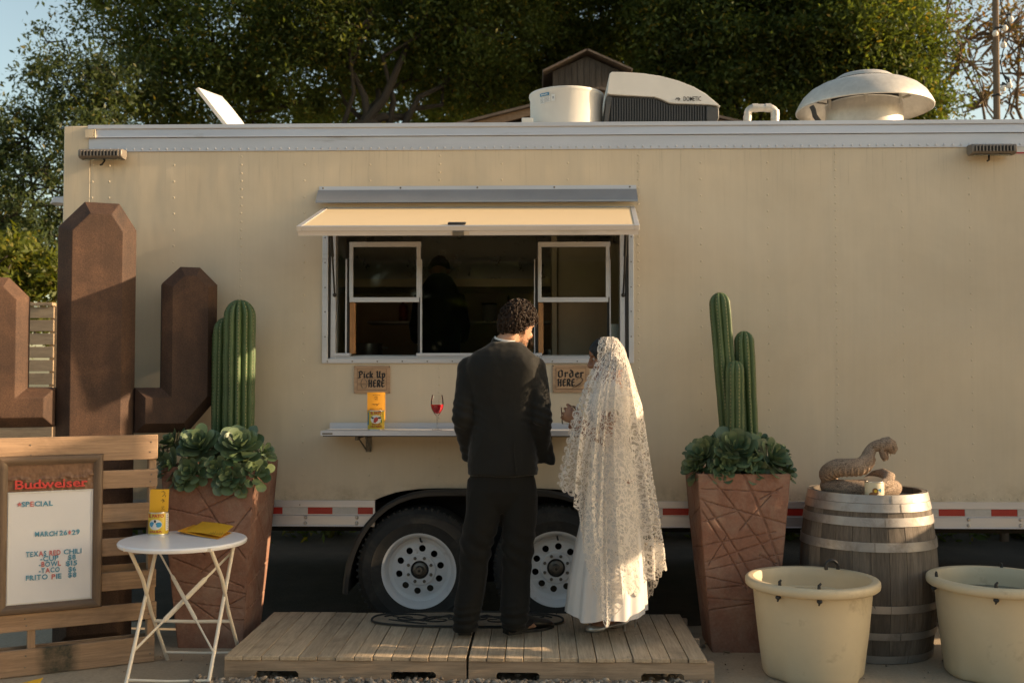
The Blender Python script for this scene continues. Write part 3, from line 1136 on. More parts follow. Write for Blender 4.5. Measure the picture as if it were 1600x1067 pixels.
obj('maker_mark', lg, M['ink'], ac, smooth=False)

# goose-neck vent pipe
Yp = 0.5
pts = [(1168, 186), (1168.5, 179)]
for k in range(0, 7):
    a = pi - (pi / 2) * k / 6
    pts.append((1179.5 + 11 * cos(a), 177.5 - 8.5 * sin(a)))
for k in range(0, 7):
    a = pi / 2 - (pi / 2) * k / 6
    pts.append((1200 + 11 * cos(a), 177.5 - 8.5 * sin(a)))
pts += [(1211, 184), (1211, 196)]
pp = [P(a, b, Yp) for a, b in pts]
pipe = obj('vent_pipe', MB().tube(pp, 0.0255, 14), M['galv'], TR)
for (i, ax) in ((0, 'z'), (8, 'x'), (9, 'x'), (15, 'z'), (16, 'z')):
    q = pp[i]
    d = (pp[min(i + 1, len(pp) - 1)] - pp[max(i - 1, 0)]).normalized()
    obj('pipe_collar', MB().tube([q - d * 0.018, q + d * 0.018], 0.0285, 14), M['galv'], pipe)

# mushroom exhaust vent
Yv = 1.0
c = P(1350, 176, Yv)
k_ = (P(1455, 176, Yv).x - P(1247, 176, Yv).x) / 2
zr = lambda py: P(1350, py, Yv).z
ztp = zr(116)
zl = zr(173)
H_ = ztp - zl
prof = [(k_ * 0.985, zl - 0.004), (k_ * 1.0, zl), (k_ * 1.0, zl + 0.010), (k_ * 0.965, zl + H_ * 0.17), (k_ * 0.90, zl + H_ * 0.36), (k_ * 0.80, zl + H_ * 0.53), (k_ * 0.68, zl + H_ * 0.65), (k_ * 0.56, zl + H_ * 0.72), (k_ * 0.475, zl + H_ * 0.745),
        (k_ * 0.455, zl + H_ * 0.775), (k_ * 0.43, zl + H_ * 0.86), (k_ * 0.37, zl + H_ * 0.93), (k_ * 0.24, zl + H_ * 0.98), (0.0, zl + H_)]
inside = [(max(r - 0.006, 0), z - 0.006) for r, z in prof[2:]]
tilt = Matrix.Rotation(radians(1.5), 3, 'Y')
hood = obj('exhaust_vent', MB().lathe(list(reversed(inside)) + prof, (c.x, Yv, 0), 72), M['galv'], TR, angle=45)
rc = (P(1408, 176, Yv).x - P(1292, 176, Yv).x) / 2
zc = zr(163)
obj('vent_collar', MB().lathe([(rc, ZT - 0.015), (rc, zc - 0.01), (rc + 0.006, zc - 0.004), (rc, zc), (rc - 0.008, zc - 0.002), (rc - 0.01, ZT)], (c.x, Yv, 0), 56), M['galv'], hood)
for k in range(6):
    a = 2 * pi * (k + 0.25) / 6
    ca, sa = cos(a), sin(a)
    mb = MB().tube([(c.x + (rc + 0.006) * ca, Yv + (rc + 0.006) * sa, zc - 0.05), (c.x + (rc + 0.01) * ca, Yv + (rc + 0.01) * sa, zc + 0.05), (c.x + (rc + 0.11) * ca, Yv + (rc + 0.11) * sa, zl + H_ * 0.5)], 0.012, 6, squash=0.4)
    obj('vent_stay', mb, M['galv'], hood)
mesh_ = MB().lathe([(rc - 0.012, zc - 0.004), (rc - 0.012, zl + H_ * 0.75)], (c.x, Yv, 0), 40)
obj('vent_throat', mesh_, M['dark'], hood)
mb = MB().tube([P(1268, 166, 0.7), P(1271, 172, 0.7), P(1273, 181, 0.7), P(1281, 192, 0.72), P(1286, 200, 0.75)], 0.017, 10)
obj('vent_cable', mb, M['black'], hood)

# small lamp on the far left corner
c = P(88, 318, 0.2)
lamp = obj('corner_lamp', MB().prism([(P(80, 320, .2).x, P(80, 320, .2).z), (P(87, 310, .2).x, P(87, 309, .2).z), (XL + 0.0, P(97, 308, .2).z), (XL + 0.0, P(97, 321, .2).z), (P(90, 318, .2).x, P(90, 318, .2).z)], 0.17, 0.28), M['alu_rail'], TR, bevel=0.006)

# ------------------------------------------------------------------ kitchen seen through the window
it = MB()
it.box(-1.5, 0.75, DEPTH - 0.09, DEPTH - 0.035, 0.73, 2.7)
obj('splash_panel', it, M['interior'], TR, smooth=False)
hood2 = MB().prism([(1.55, 2.22), (2.40, 2.22), (2.40, 2.75), (1.75, 2.75), (1.55, 2.42)], -1.7, 1.1, fn=lambda u, w, a: (a, u, w))
obj('cooker_hood', hood2, M['steel'], TR, bevel=0.006)
obj('hood_lip', MB().box(-1.7, 1.1, 1.535, 1.549, 2.20, 2.26), M['interior'], TR, smooth=False)
obj('wall_shelf', MB().box(-1.4, 0.75, 2.15, 2.405, 1.955, 1.975), M['steel'], TR, bevel=0.003)
obj('counter', MB().box(-1.7, 1.0, 1.65, 2.40, 0.725, 1.62), M['steel'], TR, bevel=0.008)
obj('inner_counter', MB().box(-1.25, 0.62, 0.10, 0.50, 1.62, 1.65), M['steel'], TR, bevel=0.003)
obj('partition', MB().box(0.10, 0.135, 0.9, 1.5, 0.73, 2.62), M['interior'], TR, smooth=False)
obj('fridge_door', MB().box(0.14, 0.85, 0.95, 1.5, 0.73, 2.45), M['interior'], TR, bevel=0.01)
for x, y in ((-1.35, 2.28), (-0.62, 2.3)):
    pass
# ================================================================== trees and buildings behind the trailer
def leaf_mat(name, c1, c2, gold, goldp=0.94, trans=0.45):
    m, n, l, b = newmat(name)
    geo = n.new('ShaderNodeNewGeometry')
    c = ramp(n, l, geo.outputs['Random Per Island'], [(0.0, c1), (goldp - 0.05, c2), (goldp + 0.02, gold), (1.0, gold)])
    mp = n.new('ShaderNodeMapping')
    l.new(geo.outputs['Position'], mp.inputs['Vector'])
    c = mul(n, l, c, ramp(n, l, noise_tex(n, l, mp.outputs[0], 0.8, 4, 0.6), [(0.3, g(0.65)), (0.7, g(1.3))]))
    n.remove(b)
    d = n.new('ShaderNodeBsdfDiffuse')
    t = n.new('ShaderNodeBsdfTranslucent')
    gl = n.new('ShaderNodeBsdfGlossy')
    gl.inputs['Roughness'].default_value = 0.45
    gl.inputs['Color'].default_value = (0.5, 0.5, 0.5, 1)
    l.new(c, d.inputs[0])
    l.new(mul(n, l, c, (1.6, 1.5, 0.5)), t.inputs[0])
    mx = n.new('ShaderNodeMixShader')
    mx.inputs[0].default_value = trans
    l.new(d.outputs[0], mx.inputs[1])
    l.new(t.outputs[0], mx.inputs[2])
    m2 = n.new('ShaderNodeMixShader')
    m2.inputs[0].default_value = 0.02
    l.new(mx.outputs[0], m2.inputs[1])
    l.new(gl.outputs[0], m2.inputs[2])
    l.new(m2.outputs[0], n['Material Output'].inputs[0])
    return m


M['oak_leaf'] = leaf_mat('dark_oak_leaf', (0.045, 0.070, 0.022), (0.10, 0.135, 0.038), (0.19, 0.15, 0.03), 0.95)
M['olive_leaf'] = leaf_mat('grey_green_leaf', (0.045, 0.070, 0.036), (0.075, 0.10, 0.046), (0.12, 0.11, 0.035), 0.97)
M['lime_leaf'] = leaf_mat('sunlit_shrub_leaf', (0.08, 0.11, 0.02), (0.14, 0.16, 0.03), (0.22, 0.19, 0.04), 0.9)
M['brown_leaf'] = leaf_mat('dry_brown_leaf', (0.085, 0.080, 0.03), (0.15, 0.105, 0.05), (0.22, 0.12, 0.05), 0.85)
M['bark'] = mat('oak_bark', (0.032, 0.025, 0.018), 0.9, var=0.35, vscale=6, scale=(2, 2, 0.5), bmp=0.8, bscale=20, bdist=0.03)
M['bark_pale'] = mat('pale_twig_bark', (0.17, 0.125, 0.085), 0.9, var=0.3, vscale=8)


def leaf_cloud(blobs, n, size, cl=0.34, per=70, shell=0.35):
    """n leaf diamonds gathered in clumps through the crown's blobs (centre, radii, weight)."""
    w = np.array([b[2] if len(b) > 2 else 1.0 for b in blobs])
    w = w * np.array([np.prod(np.atleast_1d(b[1]) * np.ones(3)) ** (2 / 3) for b in blobs])
    w /= w.sum()
    nc = max(1, n // per)
    bi = rng.choice(len(blobs), nc, p=w)
    d = rng.normal(size=(nc, 3))
    d /= np.linalg.norm(d, axis=1)[:, None]
    rr = (shell + (1 - shell) * rng.random(nc)) ** 0.6
    cen = np.array([tuple(b[0]) for b in blobs])[bi] + d * rr[:, None] * np.array([np.ones(3) * np.atleast_1d(b[1]) for b in blobs])[bi]
    cs = cl * (0.55 + 0.9 * rng.random(nc))
    li = np.repeat(np.arange(nc), per)
    k = len(li)
    off = rng.normal(size=(k, 3)) * 0.5
    off[:, 2] *= 0.7
    p = cen[li] + off * cs[li][:, None]
    nrm = rng.normal(size=(k, 3)) + np.array([0, -0.25, 0.7])
    nrm /= np.linalg.norm(nrm, axis=1)[:, None]
    t = rng.normal(size=(k, 3))
    t -= nrm * (t * nrm).sum(1)[:, None]
    t /= np.linalg.norm(t, axis=1)[:, None]
    b = np.cross(nrm, t)
    s = size * (0.6 + 0.8 * rng.random(k))[:, None]
    V = np.stack([p - t * s, p + b * s * 0.42 + nrm * s * 0.12, p + t * s, p - b * s * 0.42 + nrm * s * 0.12], 1).reshape(-1, 3)
    Fq = np.arange(4 * k).reshape(k, 4)
    return V, Fq, cen


def tree(label, base, blobs, n, size, leafm, trunk_r=0.2, barkm='bark', fork=0.45, twigs=60, cl=0.34, per=70, group='trees behind the trailer', name='oak_tree', lean=(0, 0), cat='tree', tzig=0.25):
    base = Vector(base)
    root = thing(name, label, cat, base, 0, group)
    V, Fq, cen = leaf_cloud(blobs, n, size, cl, per)
    V = V - np.array(base)
    crown = numpy_mesh('crown', V, Fq, M[leafm])
    link('crown', crown, root)
    mid = sum((Vector(b[0]) for b in blobs), Vector()) / len(blobs)
    top = Vector((base.x + (mid.x - base.x) * 0.35 + lean[0], base.y + (mid.y - base.y) * 0.35 + lean[1], max(0.6, mid.z * fork)))
    tr = MB()
    pts = [base + (top - base) * (i / 6) + Vector((random.uniform(-.06, .06), random.uniform(-.06, .06), 0)) * (1 if 0 < i < 6 else 0) for i in range(7)]
    tr.tube(pts, [trunk_r * (1.25 - 0.45 * i / 6) for i in range(7)], 10)
    ends = []
    for b in blobs:
        e = Vector(b[0])
        st = pts[random.choice((4, 5, 6))]
        ps = [st.lerp(e, k / 6) + Vector((random.gauss(0, tzig), random.gauss(0, tzig), random.gauss(0, tzig * 0.6))) * (k / 6 if k < 6 else 0.6) for k in range(7)]
        ps[0] = st
        r0 = trunk_r * 0.27
        tr.tube(ps, [r0 * (1 - 0.85 * k / 6) for k in range(7)], 7)
        ends += [(p, r0 * (1 - 0.85 * k / 6)) for k, p in enumerate(ps) if k > 1]
    idx = rng.choice(len(cen), min(twigs, len(cen)), replace=False)
    for i in idx:
        c_ = Vector(cen[i])
        st, r_ = min(ends, key=lambda q: (q[0] - c_).length)
        m1 = st.lerp(c_, 0.5) + Vector((random.gauss(0, .1), random.gauss(0, .1), random.gauss(0, .08)))
        tr.tube([st, m1, c_], [min(r_, 0.03), 0.018, 0.006], 4)
    obj('trunk', tr, M[barkm], root, angle=60)
    return root


def Bl(px, py, Y, r, w=1.0):
    return (P(px, py, Y), r, w)


tree('grey green sparse tree with ragged edge at the left frame', (-8.6, 8.6, 0),
     [Bl(110, 150, 8.6, (0.75, 0.8, 0.7)), Bl(40, 215, 8.8, (0.75, 0.8, 0.6)), Bl(150, 235, 8.5, (0.6, 0.8, 0.6)), Bl(60, 320, 8.4, (0.9, 0.9, 0.6)), Bl(190, 130, 8.8, (0.5, 0.6, 0.6)), Bl(-60, 290, 8.8, 0.9), Bl(80, 60, 9, (0.3, 0.3, 0.4), 0.25), Bl(60, 400, 8.4, (0.9, 0.8, 0.5))],
     34000, 0.038, 'olive_leaf', 0.16, twigs=160, cl=0.27, per=90)
tree('large dark oak with a drooping bough above the raised vent lid', (-5.2, 10.0, 0),
     [Bl(215, 40, 10, (1.0, 1.2, 0.9)), Bl(330, 60, 10, (1.3, 1.4, 1.0)), Bl(430, 110, 10.3, (1.2, 1.3, 1.0)), Bl(330, 150, 10.2, (1.1, 1.2, 0.7)), Bl(230, -90, 10, (1.6, 1.6, 1.1)), Bl(400, -90, 10, (1.6, 1.6, 1.2)), Bl(260, 170, 9.8, (0.7, 0.8, 0.45), 0.7), Bl(170, -20, 10, (0.6, 0.7, 0.6), 0.7)],
     78000, 0.040, 'oak_leaf', 0.26, twigs=90, per=230, cl=.42)
tree('broad oak with a thick leaning trunk left of the white drum', (-2.1, 9.2, 0),
     [Bl(500, 30, 9.6, (1.0, 1.2, 0.8)), Bl(640, 10, 10, (1.3, 1.2, 0.7)), Bl(740, 40, 10.4, (1.2, 1.2, 0.9)), Bl(560, -80, 10, (2.0, 1.6, 0.9)), Bl(760, -60, 10, (1.6, 1.5, 1.0)), Bl(520, 120, 10.4, (0.9, 0.9, 0.6), 0.8), Bl(720, 130, 10.8, (0.9, 0.9, 0.6), 0.8), Bl(640, 100, 10.8, (1.0, .9, .7), .7)],
     90000, 0.040, 'oak_leaf', 0.30, lean=(-0.6, 0), fork=0.75, twigs=110, per=230, cl=.42)
tree('dark oak rising directly behind the brown cupola', (0.3, 12.5, 0),
     [Bl(830, 30, 12, (1.3, 1.3, 1.0)), Bl(930, 40, 12.4, (1.3, 1.3, 1.0)), Bl(1010, 70, 12.2, (1.2, 1.3, 1.1)), Bl(860, 120, 12.8, (1.1, 1.1, 0.9)), Bl(960, -90, 12, (2.2, 1.8, 1.2)), Bl(1000, 150, 13, (1.2, 1.0, 0.8)), Bl(800, 130, 12.6, (1.0, 1.0, 0.8))],
     80000, 0.046, 'oak_leaf', 0.24, twigs=70, per=230, cl=.44)
tree('dense oak behind the air conditioner and bent pipe', (2.9, 10.8, 0),
     [Bl(1090, 40, 10.6, (1.2, 1.3, 1.0)), Bl(1180, 60, 10.2, (1.2, 1.3, 1.0)), Bl(1150, 140, 10.6, (1.2, 1.2, 0.8)), Bl(1230, 10, 10.4, (1.2, 1.2, 0.9)), Bl(1130, -90, 10.6, (2.0, 1.6, 1.1)), Bl(1070, 140, 11.0, (1.0, 1.0, 0.7))],
     90000, 0.042, 'oak_leaf', 0.24, twigs=70, per=230, cl=.42)
tree('bushy oak behind the dome shaped metal vent', (5.0, 10.2, 0),
     [Bl(1300, 50, 9.8, (1.2, 1.3, 1.0)), Bl(1375, 40, 9.8, (0.9, 1.0, 0.9)), Bl(1290, 140, 10.2, (1.2, 1.2, 0.8)), Bl(1385, 130, 10, (0.8, 1.0, 0.8)), Bl(1420, 175, 9.8, (0.55, 0.7, 0.35)), Bl(1310, -90, 10, (1.5, 1.5, 1.0)), Bl(1450, 150, 9.8, (0.35, .5, .35), .4)],
     92000, 0.040, 'oak_leaf', 0.24, twigs=80, per=230, cl=.42)
tree('thin brown tree with few dry leaves at the right frame', (8.4, 10.5, 0),
     [Bl(1475, 45, 10.2, (0.55, 0.8, 0.6), .55), Bl(1530, 70, 10.4, (0.8, 1.0, 0.7), .8), Bl(1590, 40, 10.5, (0.8, 1.0, 0.7), .8), Bl(1500, 130, 10.2, (0.6, 0.8, 0.4), 1.0), Bl(1580, 130, 10.5, (0.8, 1.0, 0.5), .5), Bl(1680, 80, 10.6, (1.0, 1.0, 0.9)), Bl(1560, -30, 10.5, (1.0, 1.0, 0.6)), Bl(1540, 165, 10.4, (.5, .6, .2), .4)],
     2600, 0.045, 'brown_leaf', 0.17, 'bark_pale', fork=0.55, twigs=330, cl=0.20, per=7, tzig=0.3)
# far wood that reads as one dark mass
bl = []
for px in range(440, 1400, 62):
    for py in (-30, 50, 130, 190):
        bl.append(Bl(px + random.uniform(-20, 20), py + random.uniform(-15, 15), 17 + random.uniform(-1, 1), (1.5, 1.2, 1.3)))
V, Fq, cen = leaf_cloud(bl, 34000, 0.12, 0.6, 60)
o = link('woodland', numpy_mesh('woodland', V, Fq, M['oak_leaf']))
tag(o, 'dark green wood closing the view behind the oaks', 'woodland', None, 'stuff')
tree('yellow green sunlit shrub above the slatted fence', (-7.6, 6.4, 0),
     [Bl(20, 420, 6.4, (0.7, 0.6, 0.35)), Bl(75, 440, 6.6, (0.5, 0.5, 0.3)), Bl(-40, 400, 6.4, (0.7, 0.6, 0.5)), Bl(60, 480, 6.8, (0.7, .5, .5))],
     7000, 0.05, 'lime_leaf', 0.06, fork=0.5, cl=0.22, per=40, group=None, name='shrub', cat='shrub')

# wood on the far side of the yard, behind the photographer: it darkens the window panes and the low sky
bl = [(Vector((x + random.uniform(-1, 1), -33 + random.uniform(-2, 2), z)), (3.2, 2.0, 2.4)) for x in np.arange(-42, 44, 4.2) for z in (1.5, 3.8, 5.6)]
V, Fq, cen = leaf_cloud(bl, 40000, 0.5, 1.2, 50)
o = link('woodland', numpy_mesh('woodland', V, Fq, M['oak_leaf']))
tag(o, 'dark wood on the far side of the yard', 'woodland', None, 'stuff')

# low leaf row added behind the trailer to darken the view beneath it
bl = [(Vector((x, 3.7 + random.uniform(-.2, .2), 0.42)), (0.5, 0.4, 0.45)) for x in np.arange(-4.5, 7.5, 0.6)]
V, Fq, cen = leaf_cloud(bl, 22000, 0.05, 0.25, 60, 0.1)
o = link('shade_hedge', numpy_mesh('shade_hedge', V, Fq, M['oak_leaf']))
tag(o, 'low dark leaf row added behind the trailer wheels to deepen the shade', 'shade_hedge', None, 'stuff')

# slatted wooden fence at the left
M['fence_wood'] = wood('grey_fence_wood', (0.30, 0.215, 0.14), (0.43, 0.32, 0.21), 0, 0.85)
fx0, fx1 = P(-260, 540, 5.2).x, P(84, 540, 5.2).x
FE = thing('slatted_fence', 'wooden fence of horizontal boards behind the rusty cactus', 'fence', ((fx0 + fx1) / 2, 5.2, 0))
zt = P(60, 478, 5.2).z
bw, gpz = 0.128, 0.022
bme = None
for k in range(15):
    z = zt - 0.01 - (bw + gpz) * k - bw / 2
    if z < 0.05:
        break
    if bme is None:
        bme = MB().obox((0, 0, 0), (fx1 - fx0, 0.02, bw)).mesh('board', M['fence_wood'], False)
    o = link('board', bme, FE, (0, random.uniform(-.004, .004), z), 0.003)
obj('top_cap', MB().box(fx0, fx1, 5.15, 5.25, zt, zt + 0.035), M['fence_wood'], FE, bevel=0.003)
for xx in (fx0 + 0.05, (fx0 + fx1) / 2, fx1 - 0.02):
    obj('post', MB().box(xx - 0.045, xx + 0.045, 5.235, 5.32, 0, zt), M['fence_wood'], FE, bevel=0.004)

# brown timber building whose roof and cupola show above the trailer
YB_ = 8.0
M['barn'] = wood('dark_barn_boards', (0.040, 0.032, 0.026), (0.085, 0.068, 0.054), 2, 0.9, rnd=0.2)
M['rafter'] = wood('red_brown_timber', (0.20, 0.125, 0.075), (0.30, 0.20, 0.13), 0, 0.85)
M['roofing'] = mat('weathered_roofing', (0.13, 0.10, 0.08), 0.9, var=0.25, vscale=8, bmp=0.4)
q = lambda a, b, y=YB_: P(a, b, y)
ap, le, re = q(936, 143), q(700, 202), q(1172, 199)
BD = thing('timber_building', 'brown timber building with small dark cupola showing above the roof', 'building', (ap.x, YB_, 0))
hw = (re.x - le.x) / 2
wallpoly = [(le.x + 0.15, 0.0), (re.x - 0.15, 0.0), (re.x - 0.15, re.z - 0.1), (ap.x, ap.z - 0.12), (le.x + 0.15, le.z - 0.1)]
obj('wall', MB().prism(wallpoly, YB_ + 0.2, YB_ + 3.4), M['barn'], BD, smooth=False)
for s, e in ((-1, le), (1, re)):
    d = (Vector((ap.x, 0, ap.z)) - Vector((e.x, 0, e.z)))
    Ln = d.length
    ang = atan2(d.z, d.x)
    Mr = Matrix.Rotation(-ang, 3, 'Y')
    cen_ = (Vector((ap.x, YB_ + 1.7, ap.z)) + Vector((e.x, YB_ + 1.7, e.z))) / 2
    nrm = Mr @ Vector((0, 0, 1))
    if nrm.z < 0:
        nrm = -nrm
    obj('roof', MB().obox(cen_ + nrm * 0.02, (Ln, 3.6, 0.035), Mr), M['roofing'], BD, smooth=False)
    obj('rake_board', MB().obox(Vector((cen_.x, YB_ - 0.02, cen_.z)) - nrm * 0.055, (Ln, 0.04, 0.105), Mr), M['rafter'], BD, smooth=False)
    x = e.x
    k = 0
    while abs(x - ap.x) > 0.2:
        x += -s * 0.15
        k += 1
        zz = e.z + (ap.z - e.z) * (x - e.x) / (ap.x - e.x) - 0.12
        obj('slat', MB().box(x - 0.04, x + 0.04, YB_ + 0.16, YB_ + 0.199, zz - 0.5, zz), M['rafter'], BD, smooth=False)
# cupola
c0, c1, ca = q(864, 112), q(985, 113), q(917, 83)
cu = obj('cupola', MB().prism([(c0.x, c0.z - 0.9), (c1.x - 0.03, c0.z - 0.9), (c1.x - 0.03, c1.z - 0.03), (ca.x, ca.z - 0.04), (c0.x, c0.z)], YB_ + 0.02, YB_ + 1.2), M['barn'], BD, smooth=False)
x = c0.x
while x < c1.x - 0.05:
    w_ = random.uniform(0.075, 0.10)
    zz0 = c0.z - 0.8
    f_ = lambda xx: (c0.z + (ca.z - c0.z) * (xx - c0.x) / (ca.x - c0.x) if xx < ca.x else ca.z + (c1.z - ca.z) * (xx - ca.x) / (c1.x - ca.x)) - 0.05
    obj('board', MB().prism([(x, zz0), (x + w_ - 0.006, zz0), (x + w_ - 0.006, f_(x + w_)), (x, f_(x))], YB_ - 0.004, YB_ + 0.018), M['barn'], cu, smooth=False)
    x += w_
for (a_, b_) in ((q(849, 116), ca), (ca, q(986, 113.5))):
    d = b_ - a_
    Mr = Matrix.Rotation(-atan2(d.z, d.x), 3, 'Y')
    m_ = (a_ + b_) / 2
    obj('cupola_roof', MB().obox((m_.x, YB_ + 0.6, m_.z + 0.012), (d.length + 0.02, 1.45, 0.025), Mr), M['roofing'], cu, smooth=False)

# wooden pole with a string of bulbs at the right
M['pole'] = wood('dark_pole_wood', (0.09, 0.065, 0.045), (0.17, 0.125, 0.085), 2, 0.9)
pb = P(1558, 188, 3.4)
PO = thing('wooden_pole', 'tall dark pole rising behind the right end of the trailer', 'pole', (pb.x, 3.4, 0))
obj('shaft', MB().tube([(pb.x, 3.4, 0), (pb.x - 0.01, 3.4, 2), (pb.x + 0.005, 3.4, 5.6)], [0.042, 0.034, 0.028], 10), M['pole'], PO)
for z in (3.55, 4.15):
    obj('tie', MB().tube([(pb.x + 0.036 * cos(a), 3.4 + 0.036 * sin(a), z + 0.004 * sin(3 * a)) for a in np.linspace(0, 2 * pi, 14)[:-1]], 0.008, 6, closed=True), M['black'], PO)
SL = thing('string_light', 'string of clear bulbs wound round the dark pole', 'string light', (pb.x, 3.36, 4.0))
wp = [Vector((pb.x + 0.06 + 0.04 * sin(k * 1.1), 3.34 - 0.02 * cos(k), 3.35 + 0.11 * k)) for k in range(20)]
obj('wire', MB().tube(wp, 0.006, 5), M['black'], SL)
M['bulb'] = mat('milky_bulb_glass', (0.72, 0.66, 0.58), 0.15, var=0.03)
for (a, b) in ((1579, 30), (1570, 44), (1555, 52), (1568, 70), (1567, 138), (1577, 133)):
    c = P(a, b, 3.33)
    w0 = min(wp, key=lambda p: abs(p.z - c.z - 0.06))
    obj('socket', MB().tube([w0, c + Vector((0, 0, 0.045)), c + Vector((0, 0, 0.02))], [0.005, 0.014, 0.016], 8), M['black'], SL)
    obj('bulb', MB().lathe([(0.0, -0.036), (0.018, -0.030), (0.028, -0.012), (0.026, 0.006), (0.014, 0.024), (0.0, 0.026)], c, 12), M['bulb'], SL)

# ------------------------------------------------------------------ added board screen, out of view right of the trailer, made to
# shape the light: boards shade the yard, slots pass the low sun
XS = 4.45
LT = thing('slotted_sun_blocker', 'unseen board screen with light slots added beside the trailer', 'sun_blocker', (XS, -1.2, 0))
M['sun_blocker'] = wood('sun_blocker_boards', (0.24, 0.17, 0.11), (0.36, 0.27, 0.18), 2, 0.85)
prof_top = [(-0.375, 3.50), (-0.66, 3.50), (-0.661, 2.60), (-1.015, 2.57), (-1.016, 3.42), (-1.64, 3.40)]
holes = [(-0.46, -0.385, 2.84, 3.20), (-1.20, -0.42, 1.47, 1.88), (-1.36, -1.312, 1.60, 1.90)]


def top_at(y):
    for (ya, za), (yb_, zb_) in zip(prof_top, prof_top[1:]):
        if yb_ <= y <= ya:
            return za + (zb_ - za) * (ya - y) / max(ya - yb_, 1e-6)
    return 3.3


cuts = {round(y, 3) for y, _ in prof_top} | {h[0] for h in holes} | {h[1] for h in holes} | {round(-1.64 + 0.16 * i, 3) for i in range(8)}
cuts = sorted([c for c in cuts if -1.64 <= c <= -0.375], reverse=True)
for ya, yb_ in zip(cuts, cuts[1:]):
    if ya - yb_ < 0.004:
        continue
    ym = (ya + yb_) / 2
    ta, tb = top_at(ya - 1e-4), top_at(yb_ + 1e-4)
    z0 = 0.01
    for h in sorted([h for h in holes if h[0] < ym < h[1]], key=lambda h: h[2]):
        obj('board', MB().prism([(yb_, z0), (ya, z0), (ya, h[2]), (yb_, h[2])], XS, XS + 0.03, lambda u, w, a: (a, u, w)), M['sun_blocker'], LT, smooth=False)
        z0 = h[3]
    obj('board', MB().prism([(yb_, z0), (ya, z0), (ya, ta), (yb_, tb)], XS, XS + 0.03, lambda u, w, a: (a, u, w)), M['sun_blocker'], LT, smooth=False)
for y in (-0.46, -0.9, -1.55):
    obj('post', MB().box(XS + 0.031, XS + 0.12, y - 0.045, y + 0.045, 0, 3.1 if y < -1.5 else 1.38), M['sun_blocker'], LT, smooth=False)
# taller unseen board screen, added to keep the sun off the trailer's side
BS = thing('tall_sun_blocker', 'tall unseen board screen added beyond the slotted one to block sun', 'barn', (8.0, 0.6, 0))
bt = [(12.0, 4.4), (0.1, 4.5), (-0.1, 4.55), (-0.20, 4.75), (-0.28, 5.5), (-0.372, 6.3)]
for (ya, za), (yb_, zb_) in zip(bt, bt[1:]):
    k = max(1, round((ya - yb_) / 0.4))
    for i in range(k):
        y0, y1 = ya + (yb_ - ya) * i / k, ya + (yb_ - ya) * (i + 1) / k
        z0, z1 = za + (zb_ - za) * i / k, za + (zb_ - za) * (i + 1) / k
        obj('board', MB().prism([(y1, 0.01), (y0, 0.01), (y0, z0), (y1, z1)], 8.0, 8.03, lambda u, w, a: (a, u, w)), M['sun_blocker'], BS, smooth=False)
for y in (11.8, 6.0, 2.0, 0.3):
    obj('post', MB().box(8.031, 8.13, y - 0.06, y + 0.06, 0, 3.6), M['sun_blocker'], BS, smooth=False)
# ================================================================== objects standing in front of the trailer
def hit_local(px, py, root, yl):
    """Where the line of sight of a photograph pixel meets the plane y=yl of a thing's own frame -> local (x, z)."""
    Mi = _rootM[root.name]
    o = Mi @ CAM
    d = Mi.to_3x3() @ ray(px, py)
    t = (yl - o.y) / d.y
    p = o + d * t
    return p.x, p.z


# ------------------------------------------------------------------ rusty steel cactus
def rust_mat():
    m, n, l, b = newmat('rusted_steel')
    v = coords(n, l, (1, 1, 1), 'Object')
    f = noise_tex(n, l, v, 3.0, 8, 0.65, 0.4)
    c = ramp(n, l, f, [(0.3, (0.036, 0.021, 0.015)), (0.5, (0.062, 0.034, 0.022)), (0.7, (0.108, 0.057, 0.034))])
    f2 = noise_tex(n, l, v, 130, 4, 0.7)
    c = mul(n, l, c, ramp(n, l, f2, [(0.3, g(0.6)), (0.65, g(1.25))]))
    mp = coords(n, l, (6, 6, 0.5), 'Object')
    c = mul(n, l, c, ramp(n, l, noise_tex(n, l, mp, 2.0, 5, 0.7), [(0.35, g(0.85)), (0.65, g(1.1))]))
    l.new(c, b.inputs['Base Color'])
    b.inputs['Roughness'].default_value = 0.72
    b.inputs['Specular IOR Level'].default_value = 0.35
    bump(n, l, b, f2, 0.25, 0.003)
    return m


M['rust'] = rust_mat()
rc_ = P(150, 700, -0.37)
RA = radians(23)
RU = thing('steel_cactus', 'rusty steel cactus sculpture with three chamfered arms', 'sculpture', (rc_.x, -0.37, 0), RA)
YF = -0.13


def rl(px, py):
    return hit_local(px, py, RU, YF)


zt_ = rl(165, 314)[1]
tx0, tx1 = rl(88, 500)[0], rl(212, 500)[0]
bw_ = 0.075                                    # bevel


